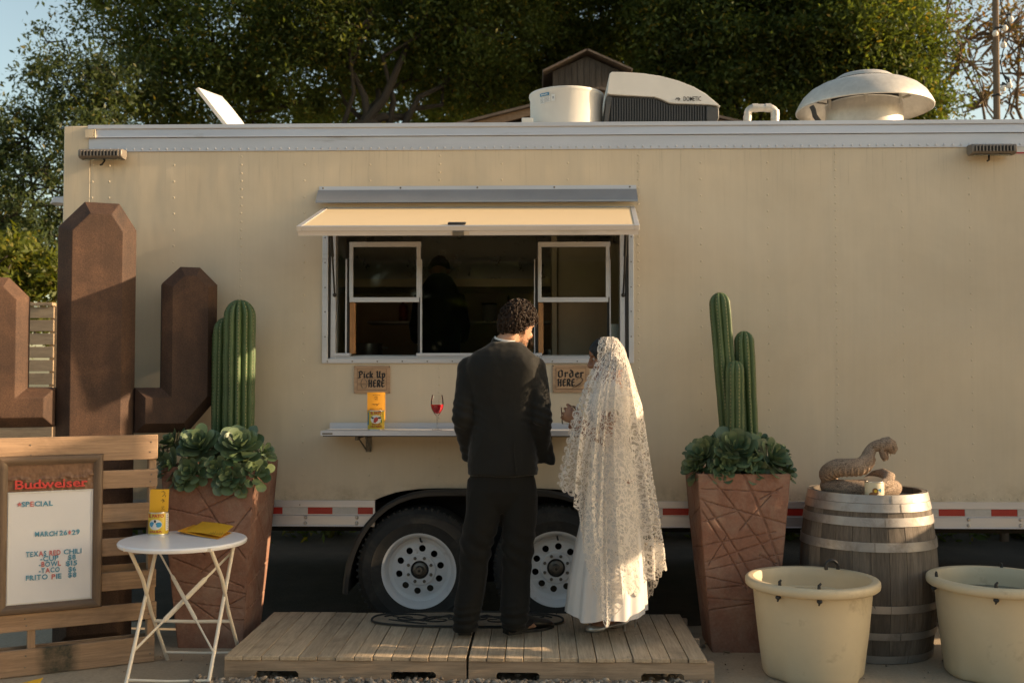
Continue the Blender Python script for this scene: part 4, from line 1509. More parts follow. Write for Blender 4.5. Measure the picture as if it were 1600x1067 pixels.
def chamfer_slab(poly, bev, depth, name):
    """Plate body: outline poly (ccw seen from the front), front face inset by bev, depth backwards."""
    n = len(poly)
    ins = []
    for i in range(n):
        p0, p1, p2 = Vector(poly[i - 1]), Vector(poly[i]), Vector(poly[(i + 1) % n])
        d1, d2 = (p1 - p0).normalized(), (p2 - p1).normalized()
        n1, n2 = Vector((-d1.y, d1.x)), Vector((-d2.y, d2.x))
        k = 1 + n1.dot(n2)
        ins.append(tuple(p1 + (n1 + n2) * (bev / max(k, 0.2))))
    tris = tessellate_polygon([[Vector((u, w, 0)) for u, w in poly]])
    vs_ = [(u, YF, w) for u, w in ins] + [(u, YF + bev, w) for u, w in poly] + [(u, YF + depth - bev, w) for u, w in poly] + [(u, YF + depth, w) for u, w in ins]
    fs_ = [tuple(t) for t in tris] + [tuple(i + 3 * n for i in reversed(t)) for t in tris]
    for k in range(3):
        fs_ += [(k * n + j, k * n + (j + 1) % n, (k + 1) * n + (j + 1) % n, (k + 1) * n + j) for j in range(n)]
    return obj(name, MB().add(vs_, fs_), M['rust'], RU, local=True, smooth=False, bevel=0.004)


zs = rl(100, 352)[1]
sh0, sh1 = rl(132, 314)[0], rl(187, 314)[0]
za_b, za_t = rl(240, 677)[1], rl(240, 606)[1]
chamfer_slab([(tx0, 0.0), (tx1, 0.0), (tx1, zs), (sh1, zt_), (sh0, zt_), (tx0, zs)], bw_, 0.30, 'trunk')
ax0, ax1 = rl(253, 560)[0], rl(340, 560)[0]
at, ash = rl(297, 416)[1], rl(340, 444)[1]
ahw = (ax1 - ax0)
chamfer_slab([(tx1 + 0.002, za_b), (ax1 - 0.16, za_b), (ax1, za_b + 0.19), (ax1, ash), (ax1 - 0.1, at), (ax0 + 0.1, at), (ax0, ash), (ax0, za_t), (tx1 + 0.002, za_t)], bw_ * 0.75, 0.26, 'right_arm')
lx1 = rl(42, 560)[0]
lx0 = lx1 - ahw
lt, lsh = rl(10, 432)[1], rl(42, 462)[1]
zlb, zlt = rl(60, 668)[1], rl(60, 606)[1]
chamfer_slab([(tx0 - 0.002, zlt), (lx1, zlt), (lx1, lsh), (lx1 - 0.1, lt), (lx0 + 0.1, lt), (lx0, lsh), (lx0, zlb + 0.19), (lx0 + 0.16, zlb), (tx0 - 0.002, zlb)], bw_ * 0.75, 0.26, 'left_arm')

# ------------------------------------------------------------------ upright pallet with the menu board
M['pine'] = wood('new_pine', (0.26, 0.165, 0.10), (0.39, 0.262, 0.165), 0, 0.75, 22, 0.35)
M['pine_up'] = wood('new_pine_upright', (0.26, 0.165, 0.10), (0.37, 0.25, 0.155), 2, 0.75, 22, 0.35)
pr, pl = G(242, 1032), G(0, 1060)
PA = atan2(pr.y - pl.y, pr.x - pl.x)
UP = thing('upright_pallet', 'pale pine pallet standing on edge behind the menu board', 'pallet', (pr.x, pr.y, 0), PA)


def stained_pine():
    m = M['pine'].copy()
    m.name = 'spray_marked_pine'
    n, l = m.node_tree.nodes, m.node_tree.links
    b = n['Principled BSDF']
    src = b.inputs['Base Color'].links[0].from_socket
    tc = n.new('ShaderNodeTexCoord')
    mp = n.new('ShaderNodeMapping')
    mp.inputs['Location'].default_value = (0.475 * 8.5, 0, -0.085 * 4)
    mp.inputs['Scale'].default_value = (8.5, 0.1, 4.0)
    l.new(tc.outputs['Object'], mp.inputs[0])
    gr = n.new('ShaderNodeTexGradient')
    gr.gradient_type = 'SPHERICAL'
    l.new(mp.outputs[0], gr.inputs[0])
    k = N(n, 'ShaderNodeMath', operation='MULTIPLY')
    l.new(ramp(n, l, gr.outputs[1], [(0.05, g(0)), (0.5, g(1))]), k.inputs[0])
    v = coords(n, l, (1, 1, 1))
    l.new(ramp(n, l, noise_tex(n, l, v, 24, 6, 0.7), [(0.3, g(0.45)), (0.65, g(1))]), k.inputs[1])
    l.new(mul(n, l, src, (0.035, 0.035, 0.022), k.outputs[0], 'MIX'), b.inputs['Base Color'])
    return m


zz = lambda y: 1.51 - (y - 590) / 292.0
slats = [(679, 717), (732.5, 760), (784, 811.5), (836, 863), (888, 915.6), (938, 964), (991, 1033)]
for i, (a, b) in enumerate(slats):
    o = obj('slat', MB().box(-1.2, random.uniform(-0.006, 0.004), -0.018, 0, max(zz(b), 0.004), zz(a)), stained_pine() if i == 6 else M['pine'], UP, local=True, bevel=0.003)
    nl = MB()
    for xx in (-0.03, -0.62, -1.17):
        for dz_ in (0.3, 0.7):
            z_ = max(zz(b), 0.004) + (zz(a) - zz(b)) * dz_
            nl.sphere((xx + random.uniform(-.012, .012), -0.0185, z_), 0.004, 6, 4)
    no = obj('nail', nl, M['hub'], o, local=True)
    no['kind'] = 'stuff'
for xx in (-0.042, -0.62, -1.2):
    obj('stringer', MB().box(xx, xx + 0.038, 0.001, 0.09, 0.004, 1.2), M['pine_up'], UP, local=True, bevel=0.003)
for (z0, z1) in ((0.02, 0.13), (0.42, 0.51), (0.70, 0.79), (1.07, 1.19)):
    obj('back_slat', MB().box(-1.2, 0.0, 0.091, 0.108, z0, z1), M['pine'], UP, local=True, bevel=0.003)

# menu board
bl_, bt_ = hit_local(-3, 712, UP, -0.045)
br_, bb_ = hit_local(158.5, 948, UP, -0.045)
bt_ = hit_local(156, 709, UP, -0.045)[1]
MBD = thing('menu_board', 'brown framed letter board of specials hanging on the pallet', 'menu board', (pr.x, pr.y, 0), PA)
M['frame_wood'] = wood('brown_frame', (0.095, 0.062, 0.040), (0.15, 0.10, 0.064), 0, 0.5, 40, 0.15)
M['frame_wood_up'] = wood('brown_frame_upright', (0.095, 0.062, 0.040), (0.15, 0.10, 0.064), 2, 0.5, 40, 0.15)
fw = 0.046
yb0, yf0 = -0.0195, -0.050


def molding(p0, p1, q0, q1, mk):
    """mitred frame member from outer edge p0-p1 to inner edge q0-q1 (local x, z)."""
    rings = []
    for (o_, i_) in ((p0, q0), (p1, q1)):
        o_, i_ = Vector(o_), Vector(i_)
        ring = []
        for t, y in ((0.0, yb0), (0.0, yf0 + 0.012), (0.12, yf0 + 0.003), (0.35, yf0), (0.7, yf0 + 0.004), (0.85, yf0 + 0.012), (1.0, yf0 + 0.014), (1.0, yb0)):
            p = o_.lerp(i_, t)
            ring.append((p.x, y, p.y))
        rings.append(ring)
    obj('frame', MB().loft(rings), M[mk], MBD, local=True, angle=40)


TL, TR_, BR, BL_ = (bl_, bt_), (br_, bt_), (br_, bb_), (bl_, bb_)
iTL, iTR, iBR, iBL = (bl_ + fw, bt_ - fw), (br_ - fw, bt_ - fw), (br_ - fw, bb_ + fw), (bl_ + fw, bb_ + fw)
molding(TL, TR_, iTL, iTR, 'frame_wood')
molding(TR_, BR, iTR, iBR, 'frame_wood_up')
molding(BR, BL_, iBR, iBL, 'frame_wood')
molding(BL_, TL, iBL, iTL, 'frame_wood_up')
YBD = -0.030
hz0 = hit_local(100, 765.5, MBD, YBD)[1]
M['letterboard'] = mat('white_letter_board', (0.60, 0.61, 0.64), 0.4, var=0.03)
obj('letter_panel', MB().box(iBL[0] - 0.002, iBR[0] + 0.002, YBD, yb0 - 0.001, iBL[1] - 0.002, hz0), M['letterboard'], MBD, local=True, smooth=False)
tr_ = MB()
a0_, a1_, c0_, c1_ = iBL[0] + 0.004, iBR[0] - 0.004, iBL[1] + 0.004, hz0 - 0.004
for (x0_, x1_, z0_, z1_) in ((a0_, a1_, c0_, c0_ + 0.004), (a0_, a1_, c1_ - 0.004, c1_), (a0_, a0_ + 0.004, c0_ + 0.0041, c1_ - 0.0041), (a1_ - 0.004, a1_, c0_ + 0.0041, c1_ - 0.0041)):
    tr_.box(x0_, x1_, YBD - 0.004, YBD - 0.0002, z0_, z1_)
tro = obj('panel_trim', tr_, M['white_plastic'], MBD, local=True, smooth=False)
tro['kind'] = 'stuff'
# relief header: carved rocks under red lettering
hx0_, hx1_, hz1_ = iTL[0], iTR[0], iTR[1]
nx, nz = 110, 44
gv = []
for j in range(nz):
    for i in range(nx):
        x = hx0_ + (hx1_ - hx0_) * i / (nx - 1)
        z = hz0 + 0.002 + (hz1_ - hz0 - 0.002) * j / (nz - 1)
        t = j / (nz - 1)
        s_ = i / (nx - 1)
        line = 0.45 + 0.25 * noise.noise(Vector((s_ * 5, 3, 0))) + 0.25 * max(0, s_ - 0.55)
        h = 0.010 * max(0, min(1, (line + 0.12 - t) * 6)) * (0.6 + 0.8 * noise.turbulence(Vector((x * 45, z * 45, 1)), 3, False))
        if t < 0.42:
            h *= 0.5
        h += 0.0012 * noise.noise(Vector((x * 90, z * 60, 4)))
        gv.append((x, -0.030 - h, z))
hd = MB().add(gv, [(j * nx + i, j * nx + i + 1, (j + 1) * nx + i + 1, (j + 1) * nx + i) for j in range(nz - 1) for i in range(nx - 1)])
M['relief'] = mat('carved_relief', (0.16, 0.085, 0.045), 0.55, var=0.35, vscale=30)
obj('relief_header', hd, M['relief'], MBD, local=True, recalc=False)
M['red_letter'] = mat('red_lettering', (0.55, 0.055, 0.045), 0.4, var=0.05)
M['blue_letter'] = mat('teal_lettering', (0.075, 0.26, 0.38), 0.45, var=0.05)
M['pink_letter'] = mat('faded_red_lettering', (0.48, 0.14, 0.14), 0.45, var=0.05)


def mz(X_, Y_):
    """zoomed sketch coordinates of the board -> local"""
    return hit_local(X_ / 3.953, 690 + Y_ / 3.953, MBD, YBD)


xa, za = mz(92, 291)
xb, _ = mz(540, 272)
tm = text_mb('Budweiser', 0.062, 0.0010, 0.004, fn=lambda u, w, d: (u, -0.0405 - d, za + w))
us = [v[0] for v in tm.v]
u0, u1 = min(us), max(us)
# slab feet under the stems, as in the original lettering
foot = MB()
tm.v = [(xa + (v[0] - u0) * (xb - xa) / (u1 - u0), v[1], v[2]) for v in tm.v]
for f_ in (0.035, 0.235, 0.375, 0.615, 0.925):
    xx = xa + (xb - xa) * f_
    tm.box(xx - 0.011, xx + 0.013, -0.0444, -0.0405, za, za + 0.006)
obj('lettering', tm, M['red_letter'], MBD, local=True, smooth=False)


def line(chars, X0, X1, Y0, reds=(), cap=0.0245):
    """one line of stick-on letters between two sketch x positions"""
    x0_, z_ = mz(X0, Y0)
    x1_, _ = mz(X1, Y0)
    parts = {False: MB(), True: MB()}
    glyphs = []
    for ch in chars:
        if ch in '#*':
            glyphs.append((None, 0.016))
        else:
            t = text_mb(ch, cap / 0.70, 0.0007, 0.0035, 'LEFT', fn=lambda u, w, d: (u, YBD - 0.0005 - d, w))
            ua, ub = min(v[0] for v in t.v), max(v[0] for v in t.v)
            t.v = [(v[0] - ua, v[1], v[2]) for v in t.v]
            glyphs.append((t, ub - ua))
    gap = 0.0035
    k_ = (x1_ - x0_) / (sum(w for _, w in glyphs) + gap * (len(chars) - 1))
    x = x0_
    for i, (ch, (t, w)) in enumerate(zip(chars, glyphs)):
        red = i in reds
        if t is None:
            cx, cz = x + w * k_ / 2, z_ + cap / 2
            if ch == '#':
                pts = [(cx - 0.007, cz), (cx, cz - 0.012), (cx + 0.007, cz), (cx, cz + 0.012)]
            else:
                pts = [(cx + (0.013 if q % 2 == 0 else 0.0055) * cos(pi / 2 + q * pi / 5), cz + (0.013 if q % 2 == 0 else 0.0055) * sin(pi / 2 + q * pi / 5)) for q in range(10)]
            parts[red].prism(pts, YBD - 0.004, YBD - 0.0003)
        else:
            jit, rot = random.uniform(-.001, .001), random.uniform(-.04, .04)
            parts[red].add([(x + v[0] * k_ + rot * v[2], v[1], z_ + v[2] + jit) for v in t.v], t.f)
        x += (w + gap) * k_
    for red, mb_ in parts.items():
        if mb_.v:
            obj('lettering', mb_, M['pink_letter' if red else 'blue_letter'], MBD, local=True, smooth=False)


line('*', 106, 134, 402, (0,))
line('SPECIAL', 132, 326, 402, (2,))
line('MARCH', 217, 354, 586)
line('26#29', 368, 492, 577, (2,))
line('TEXAS', 160, 286, 710, (3,))
line('RED', 305, 374, 701, (0, 1, 2))
line('CHILI', 393, 503, 693)
line('-CUP', 248, 360, 736)
line('$8', 420, 468, 727)
line('-BOWL', 240, 376, 773, (1, 4))
line('$15', 406, 476, 764)
line('-TACO', 240, 368, 810, (2,))
line('$6', 422, 470, 800)
line('FRITO', 160, 294, 856)
line('PIE', 318, 380, 846, (0,))
line('$8', 420, 472, 836)

# ------------------------------------------------------------------ bistro table
TX, TY, TZ = -1.79, -1.06, 0.697
BT = thing('bistro_table', 'small round white folding table with cream legs', 'table', (TX, TY, 0))
Rt = 0.312
obj('tabletop', MB().lathe([(0, TZ - 0.006), (Rt - 0.02, TZ - 0.006), (Rt - 0.004, TZ - 0.024), (Rt, TZ - 0.020), (Rt + 0.002, TZ - 0.008), (Rt - 0.004, TZ - 0.001), (Rt - 0.012, TZ), (0, TZ)], (TX, TY, 0), 72), M['white_enamel'], BT, angle=40)
xl_, xr_ = -1.985, -1.585
rl_ = 0.0095


def leg(x, y0, y1, kink=0):
    pts = [Vector((x, y0, 0.0)), Vector((x, (y0 * 0.55 + y1 * 0.45), 0.31)), Vector((x, y1, TZ - 0.02))]
    if kink:
        pts.insert(2, Vector((x + kink, y0 * 0.28 + y1 * 0.72, 0.50)))
        pts.insert(3, Vector((x + kink * 1.2, y0 * 0.22 + y1 * 0.78, 0.53)))
    obj('leg', MB().tube(pts, rl_, 10), M['cream_enamel'], BT, angle=50)


leg(xl_, -1.30, -0.86)
leg(xr_, -1.30, -0.86)
leg(xl_, -0.72, -1.26, 0.012)
leg(xr_, -0.72, -1.26, 0.012)


def at_leg(x, y0, y1, z):
    t = z / (TZ - 0.02)
    return Vector((x, y0 + (y1 - y0) * t, z))


def flatbar(a, b):
    m1, m2 = a.lerp(b, 0.28), a.lerp(b, 0.30)
    m3, m4 = a.lerp(b, 0.70), a.lerp(b, 0.72)
    mb = MB().tube([a, m1, m2, m3, m4, b], [0.0065, 0.0065, 0.013, 0.013, 0.0065, 0.0065], 8, squash=0.55, refv=(0, 0, 1))
    obj('cross_brace', mb, M['cream_enamel'], BT, angle=50)


off = Vector((0, -0.012, 0))
flatbar(at_leg(xl_, -1.30, -0.86, 0.63) + off, at_leg(xr_, -1.30, -0.86, 0.17) + off)
flatbar(at_leg(xr_, -1.30, -0.86, 0.61) - off, at_leg(xl_, -1.30, -0.86, 0.17) - off)
for (y0, y1, z, r) in ((-1.30, -0.86, 0.052, 0.0065), (-0.72, -1.26, 0.052, 0.0065), (-0.72, -1.26, 0.255, 0.009)):
    obj('rail', MB().tube([at_leg(xl_, y0, y1, z), at_leg((xl_ + xr_) / 2, y0, y1, z - 0.004), at_leg(xr_, y0, y1, z)], r, 8), M['cream_enamel'], BT)
for x in (xl_, xr_):
    obj('runner', MB().box(x - 0.012, x + 0.012, TY - 0.24, TY + 0.24, TZ - 0.024, TZ - 0.0075), M['cream_enamel'], BT, smooth=False)

# ------------------------------------------------------------------ cans holding yellow menus, wrapped labels
M['can_yellow'] = mat('yellow_can_print', (0.62, 0.43, 0.03), 0.35, var=0.04)
M['menu_yellow'] = mat('yellow_card', (0.66, 0.36, 0.015), 0.6, var=0.03)
M['menu_orange'] = mat('orange_yellow_card', (0.62, 0.28, 0.012), 0.6, var=0.03)
M['can_red'] = mat('red_can_print', (0.42, 0.045, 0.03), 0.45)
M['can_blue'] = mat('blue_can_print', (0.04, 0.25, 0.42), 0.45)
M['can_white'] = mat('white_can_print', (0.68, 0.67, 0.62), 0.45)
M['can_green'] = mat('green_can_print', (0.06, 0.17, 0.04), 0.45)
M['can_cream'] = mat('cream_can_print', (0.62, 0.55, 0.38), 0.45, var=0.06)
M['can_brown'] = mat('brown_can_print', (0.20, 0.09, 0.03), 0.5)
M['tin'] = mat('tin_plate', (0.60, 0.58, 0.54), 0.3, 0.9, var=0.06)


class Can:
    def __init__(s, name, label, c, r, h, ang, m, grp=None):
        s.c, s.r, s.h, s.a = Vector(c), r, h, ang
        s.o = thing(name, label, 'can', c, 0, grp)
        cx = Vector((c[0], c[1], c[2]))
        obj('body', MB().lathe([(r * 0.93, 0.004), (r * 0.98, 0.004), (r * 0.99, 0.008), (r * 0.99, h - 0.008), (r * 0.97, h - 0.006), (r * 0.96, h - 0.006), (r * 0.95, 0.006)], cx, 40), m, s.o)
        for z in (0.0, h - 0.006):
            obj('seam', MB().lathe([(r * 0.94, z), (r * 1.0, z), (r * 1.015, z + 0.003), (r * 1.0, z + 0.006), (r * 0.94, z + 0.006)], cx, 40), M['tin'], s.o)
        obj('base', MB().lathe([(0, 0.003), (r * 0.95, 0.003), (r * 0.95, 0.007), (0, 0.007)], cx, 40), M['tin'], s.o)

    def pt(s, u, w, d=0.0):
        """u: metres round the can from the front, w: height"""
        a = s.a + u / s.r
        return s.c + Vector(((s.r * 0.99 + 0.0008 + d) * cos(a), (s.r * 0.99 + 0.0008 + d) * sin(a), w))

    def text(s, t, size, w, m, bold=0.0004, width=None, u=0.0):
        mb = text_mb(t, size, bold, 0.0004, 'CENTER', fn=lambda a, b, d: (a, b, d))
        us = [v[0] for v in mb.v]
        k = (width / (max(us) - min(us))) if width else 1
        mb.v = [tuple(s.pt(u + v[0] * k, w + v[1], v[2])) for v in mb.v]
        obj('lettering', mb, m, s.o, smooth=False, recalc=False)

    def patch(s, poly, m, d=0.0, name='print'):
        """flat print: polygon in (u, w), wrapped"""
        n = len(poly)
        cu_, cw_ = sum(p[0] for p in poly) / n, sum(p[1] for p in poly) / n
        vs_ = [s.pt(cu_, cw_, d)]
        for k in (0.5, 1.0):
            vs_ += [s.pt(cu_ + (p[0] - cu_) * k, cw_ + (p[1] - cw_) * k, d) for p in poly]
        fs_ = [(0, 1 + i, 1 + (i + 1) % n) for i in range(n)] + [(1 + i, 1 + n + i, 1 + n + (i + 1) % n, 1 + (i + 1) % n) for i in range(n)]
        obj(name, MB().add(vs_, fs_), m, s.o, smooth=False, recalc=False)

    def ell(s, u, w, a, b, m, d=0.0, n=20):
        s.patch([(u + a * cos(2 * pi * k / n), w + b * sin(2 * pi * k / n)) for k in range(n)], m, d)

    def rect(s, u0, u1, w0, w1, m, d=0.0):
        k = 5
        s.patch([(u0 + (u1 - u0) * i / k, w0) for i in range(k + 1)] + [(u1 - (u1 - u0) * i / k, w1) for i in range(k + 1)], m, d)


def facing(c):
    return atan2(CAM.y - c[1], CAM.x - c[0])


def card_menu(label, can, w, z0, z1, lean, m, yo=0.0, grp=None, scrawl=True):
    """folded yellow menu standing in a can"""
    a = can.a + pi / 2
    ex = Vector((cos(a), sin(a), 0))
    ey = Vector((cos(can.a), sin(can.a), 0))
    o = thing('folded_menu', label, 'menu', can.c + Vector((0, 0, z0)), 0, grp)
    bl = can.c

    def q_(u, t, z):
        return bl + ex * (u + lean * (z - z0)) + ey * (t + yo) + Vector((0, 0, z))
    mb = MB()
    n = 6
    for side, t_ in ((0, 0.012), (1, -0.012)):
        rows = []
        for z in (z0, z1):
            rows.append([q_(-w / 2 + w * i / n, t_ * (1 - i / n) + 0.004 * sin(pi * i / n), z) for i in range(n + 1)])
        back = [[p - ey * 0.0012 for p in r] for r in rows]
        for R_ in (rows, back):
            mb.add(R_[0] + R_[1], [(i, i + 1, n + 2 + i, n + 1 + i) for i in range(n)])
    mb.tube([q_(w / 2, -0.001, z0), q_(w / 2, -0.001, z1)], 0.0018, 6)
    obj('sheet', mb, m, o, smooth=True, angle=40)
    if scrawl:
        ink = MB()
        hgt = z1 - z0
        f_ = lambda u: 0.012 * (0.5 - u / w) + 0.004 * sin(pi * (u + w / 2) / w) + 0.0012

        def stroke(pts):
            ink.tube([q_(u, f_(u), z0 + hgt * v) for u, v in pts], 0.0011, 4)
        return o, stroke, ink
    return o, None, None


# can on the table
cc = G(247.5, 834, TZ)
c1_ = Can('food_can', 'yellow sauce can with teal wings on the white table', (cc.x, cc.y, TZ), 0.0505, 0.117, facing(cc), M['can_yellow'])
c1_.a += -0.35
c1_.text('EL PATO', 0.022, 0.092, M['can_red'], 0.0008, 0.088)
c1_.ell(0, 0.055, 0.036, 0.027, M['can_white'])
c1_.ell(-0.016, 0.056, 0.017, 0.013, M['can_blue'], 0.0004)
c1_.ell(0.018, 0.054, 0.016, 0.013, M['can_blue'], 0.0004)
c1_.patch([(-0.006, 0.032), (0.008, 0.050), (0.002, 0.060), (0.004, 0.072), (-0.004, 0.074), (-0.006, 0.060), (-0.014, 0.044)], M['can_white'], 0.0008)
c1_.patch([(-0.004, 0.066), (0.004, 0.064), (0.006, 0.076), (0.0, 0.081), (-0.005, 0.076)], M['ink'], 0.0012)
c1_.text('SALSA', 0.013, 0.015, M['can_red'], 0.0005, 0.07)
c1_.rect(0.056, 0.084, 0.022, 0.110, M['can_white'])
for k in range(8):
    c1_.rect(0.059, 0.081 - 0.004 * (k % 3), 0.030 + 0.0095 * k, 0.033 + 0.0095 * k, M['greyink'], 0.0004)
m1, st, ink = card_menu('yellow folded menu standing in the can on the table', c1_, 0.092, 0.05, 0.232, 0.03, M['menu_yellow'])
st([(0.012, .93), (0.022, .95), (0.030, .91), (0.028, .85), (0.016, .80)])
st([(0.034, .84), (0.031, .78)])
st([(0.010, .68), (0.022, .69), (0.030, .66)])
st([(0.016, .73), (0.027, .70), (0.019, .62)])
st([(0.014, .50), (0.028, .52), (0.016, .44), (0.030, .43)])
st([(0.012, .34), (0.024, .36), (0.034, .32)])
obj('writing', ink, M['ink'], m1)

# yellow menus lying on the table
mz0 = G(325, 831, TZ + 0.004)
ML = thing('folded_menu', 'yellow folded menus lying flat on the white table', 'menu', mz0, 0)
mb = MB()


def sheet(mb, pts4, lift, n=8):
    a, b, c_, d_ = [Vector(p) for p in pts4]
    gv = []
    for j in range(3):
        for i in range(n + 1):
            s_, t = i / n, j / 2
            p = a.lerp(b, s_).lerp(d_.lerp(c_, s_), t)
            p = p + Vector((0, 0, lift(s_, t)))
            gv.append(p)
    top = len(gv)
    gv2 = [p - Vector((0, 0, 0.0014)) for p in gv]
    m_ = n + 1
    fs_ = [(j * m_ + i, j * m_ + i + 1, (j + 1) * m_ + i + 1, (j + 1) * m_ + i) for j in range(2) for i in range(n)]
    bd_ = list(range(m_)) + [2 * m_ - 1] + list(range(3 * m_ - 1, 2 * m_ - 1, -1)) + [m_]
    fs2 = [tuple(x + top for x in reversed(f)) for f in fs_] + [(bd_[i], bd_[(i + 1) % len(bd_)], top + bd_[(i + 1) % len(bd_)], top + bd_[i]) for i in range(len(bd_))]
    mb.add(gv + gv2, fs_ + fs2)


def T_(px, py, z=TZ + 0.002):
    return G(px, py, z)


s1 = MB()
sheet(s1, (T_(277, 833), T_(340, 842), T_(362, 832), T_(303, 823)), lambda s_, t: 0.012 * (1 - s_) ** 2 + 0.001)
obj('sheet', s1, M['menu_orange'], ML, angle=60)
s2 = MB()
sheet(s2, (T_(290, 833), T_(345, 841), T_(365, 829), T_(316, 822)), lambda s_, t: 0.016 * t + 0.010 + 0.004 * sin(pi * s_))
obj('sheet', s2, M['menu_yellow'], ML, angle=60)
sc_ = MB()
for k in range(7):
    u = 328 + 3.6 * k
    base_ = 833.5 + 0.3 * k
    p = [T_(u, base_, TZ + 0.0185 + 0.0), T_(u + 1.6, base_ - 2.6 - (k % 3), TZ + 0.0235), T_(u + 2.6, base_ - 0.4, TZ + 0.0195)]
    sc_.tube(p, 0.0008, 4)
obj('writing', sc_, M['ink'], ML)
# corner of a yellow menu low at the left edge
cl_ = G(50, 1077, 0.0)
FM = thing('fallen_menu', 'yellow paper standing tilted on the ground by the pallet foot', 'menu', cl_, 0)
s3 = MB()
sheet(s3, (cl_ + Vector((-0.10, -0.02, 0.0)), cl_ + Vector((0.02, 0.0, 0.0)), cl_ + Vector((0.03, 0.05, 0.04)), cl_ + Vector((-0.08, 0.03, 0.02))), lambda s_, t: 0.004 * s_)
obj('sheet', s3, M['menu_yellow'], FM)

# ------------------------------------------------------------------ on the shelf: can with menu, wine glass, signs
SZ = sz1
cc = P(587.5, 672, -0.17)
c2_ = Can('food_can', 'yellow sauce can with a red duck emblem on the serving shelf', (cc.x, -0.17, SZ), 0.050, 0.116, facing((cc.x, -0.17)), M['can_yellow'])
c2_.text('EL PATO', 0.020, 0.094, M['can_red'], 0.0008, 0.066)
c2_.ell(0, 0.064, 0.034, 0.025, M['can_white'])
c2_.patch([(-0.016, 0.046), (-0.004, 0.043), (0.010, 0.056), (0.014, 0.072), (0.002, 0.078), (-0.012, 0.070)], M['can_red'], 0.0004)
c2_.patch([(0.008, 0.074), (0.022, 0.078), (0.034, 0.073), (0.030, 0.068), (0.016, 0.067)], M['ink'], 0.0008)
c2_.patch([(-0.012, 0.074), (-0.026, 0.079), (-0.032, 0.073), (-0.018, 0.066)], M['ink'], 0.0008)
c2_.patch([(0.030, 0.036), (0.037, 0.050), (0.034, 0.066), (0.028, 0.058)], M['can_green'], 0.0008)
c2_.text('SALSA DE', 0.011, 0.032, M['can_red'], 0.0004, 0.05)
c2_.text('CHILE FRESCO', 0.012, 0.018, M['can_red'], 0.0004, 0.074)
c2_.rect(-0.075, -0.050, 0.030, 0.104, M['can_blue'])
m2, st, ink = card_menu('orange yellow menu card standing in the shelf can', c2_, 0.104, 0.05, 0.222, 0.0, M['menu_orange'])
for k in range(5):
    u = -0.018 + 0.009 * k
    st([(u, .89 + 0.01 * (2 - abs(k - 2))), (u + 0.004, .91 + 0.01 * (2 - abs(k - 2)))])
st([(-0.010, .82), (0.002, .86), (0.010, .82), (-0.006, .76), (0.012, .75)])
st([(-0.020, .60), (-0.006, .58), (0.004, .61), (0.010, .56), (0.0, .54), (0.012, .59), (0.020, .62)])
for k in range(2):
    st([(-0.036, .44 - .04 * k), (0.036, .44 - .04 * k)])
obj('writing', ink, M['ink'], m2)

gx = P(683, 672, -0.16).x
WG = thing('wine_glass', 'stemmed wine glass half full of red wine on the shelf', 'glass', (gx, -0.16, SZ))
kz = (P(683, 617, -0.16).z - SZ)
prof = [(0.030, 0.0), (0.0305, 0.002), (0.012, 0.005), (0.0042, 0.014), (0.0036, 0.07), (0.006, 0.084), (0.018, 0.096), (0.033, 0.122), (0.0385, 0.148), (0.037, 0.175), (0.031, kz)]
innr = [(0.0300, kz), (0.0358, 0.175), (0.0372, 0.148), (0.0316, 0.1225), (0.0165, 0.0985), (0.0, 0.092)]
obj('bowl', MB().lathe([(0, 0.0)] + prof, (gx, -0.16, SZ), 36), M['wineglass'], WG)
M['wine'] = mat('red_wine', (0.45, 0.012, 0.022), 0.08, var=0.02, sss=0.3)
obj('wine', MB().lathe([(0.0, 0.0935), (0.0158, 0.0995), (0.0308, 0.1232), (0.0362, 0.1475), (0.0355, 0.150), (0.0, 0.150)], (gx, -0.16, SZ), 30), M['wine'], WG)

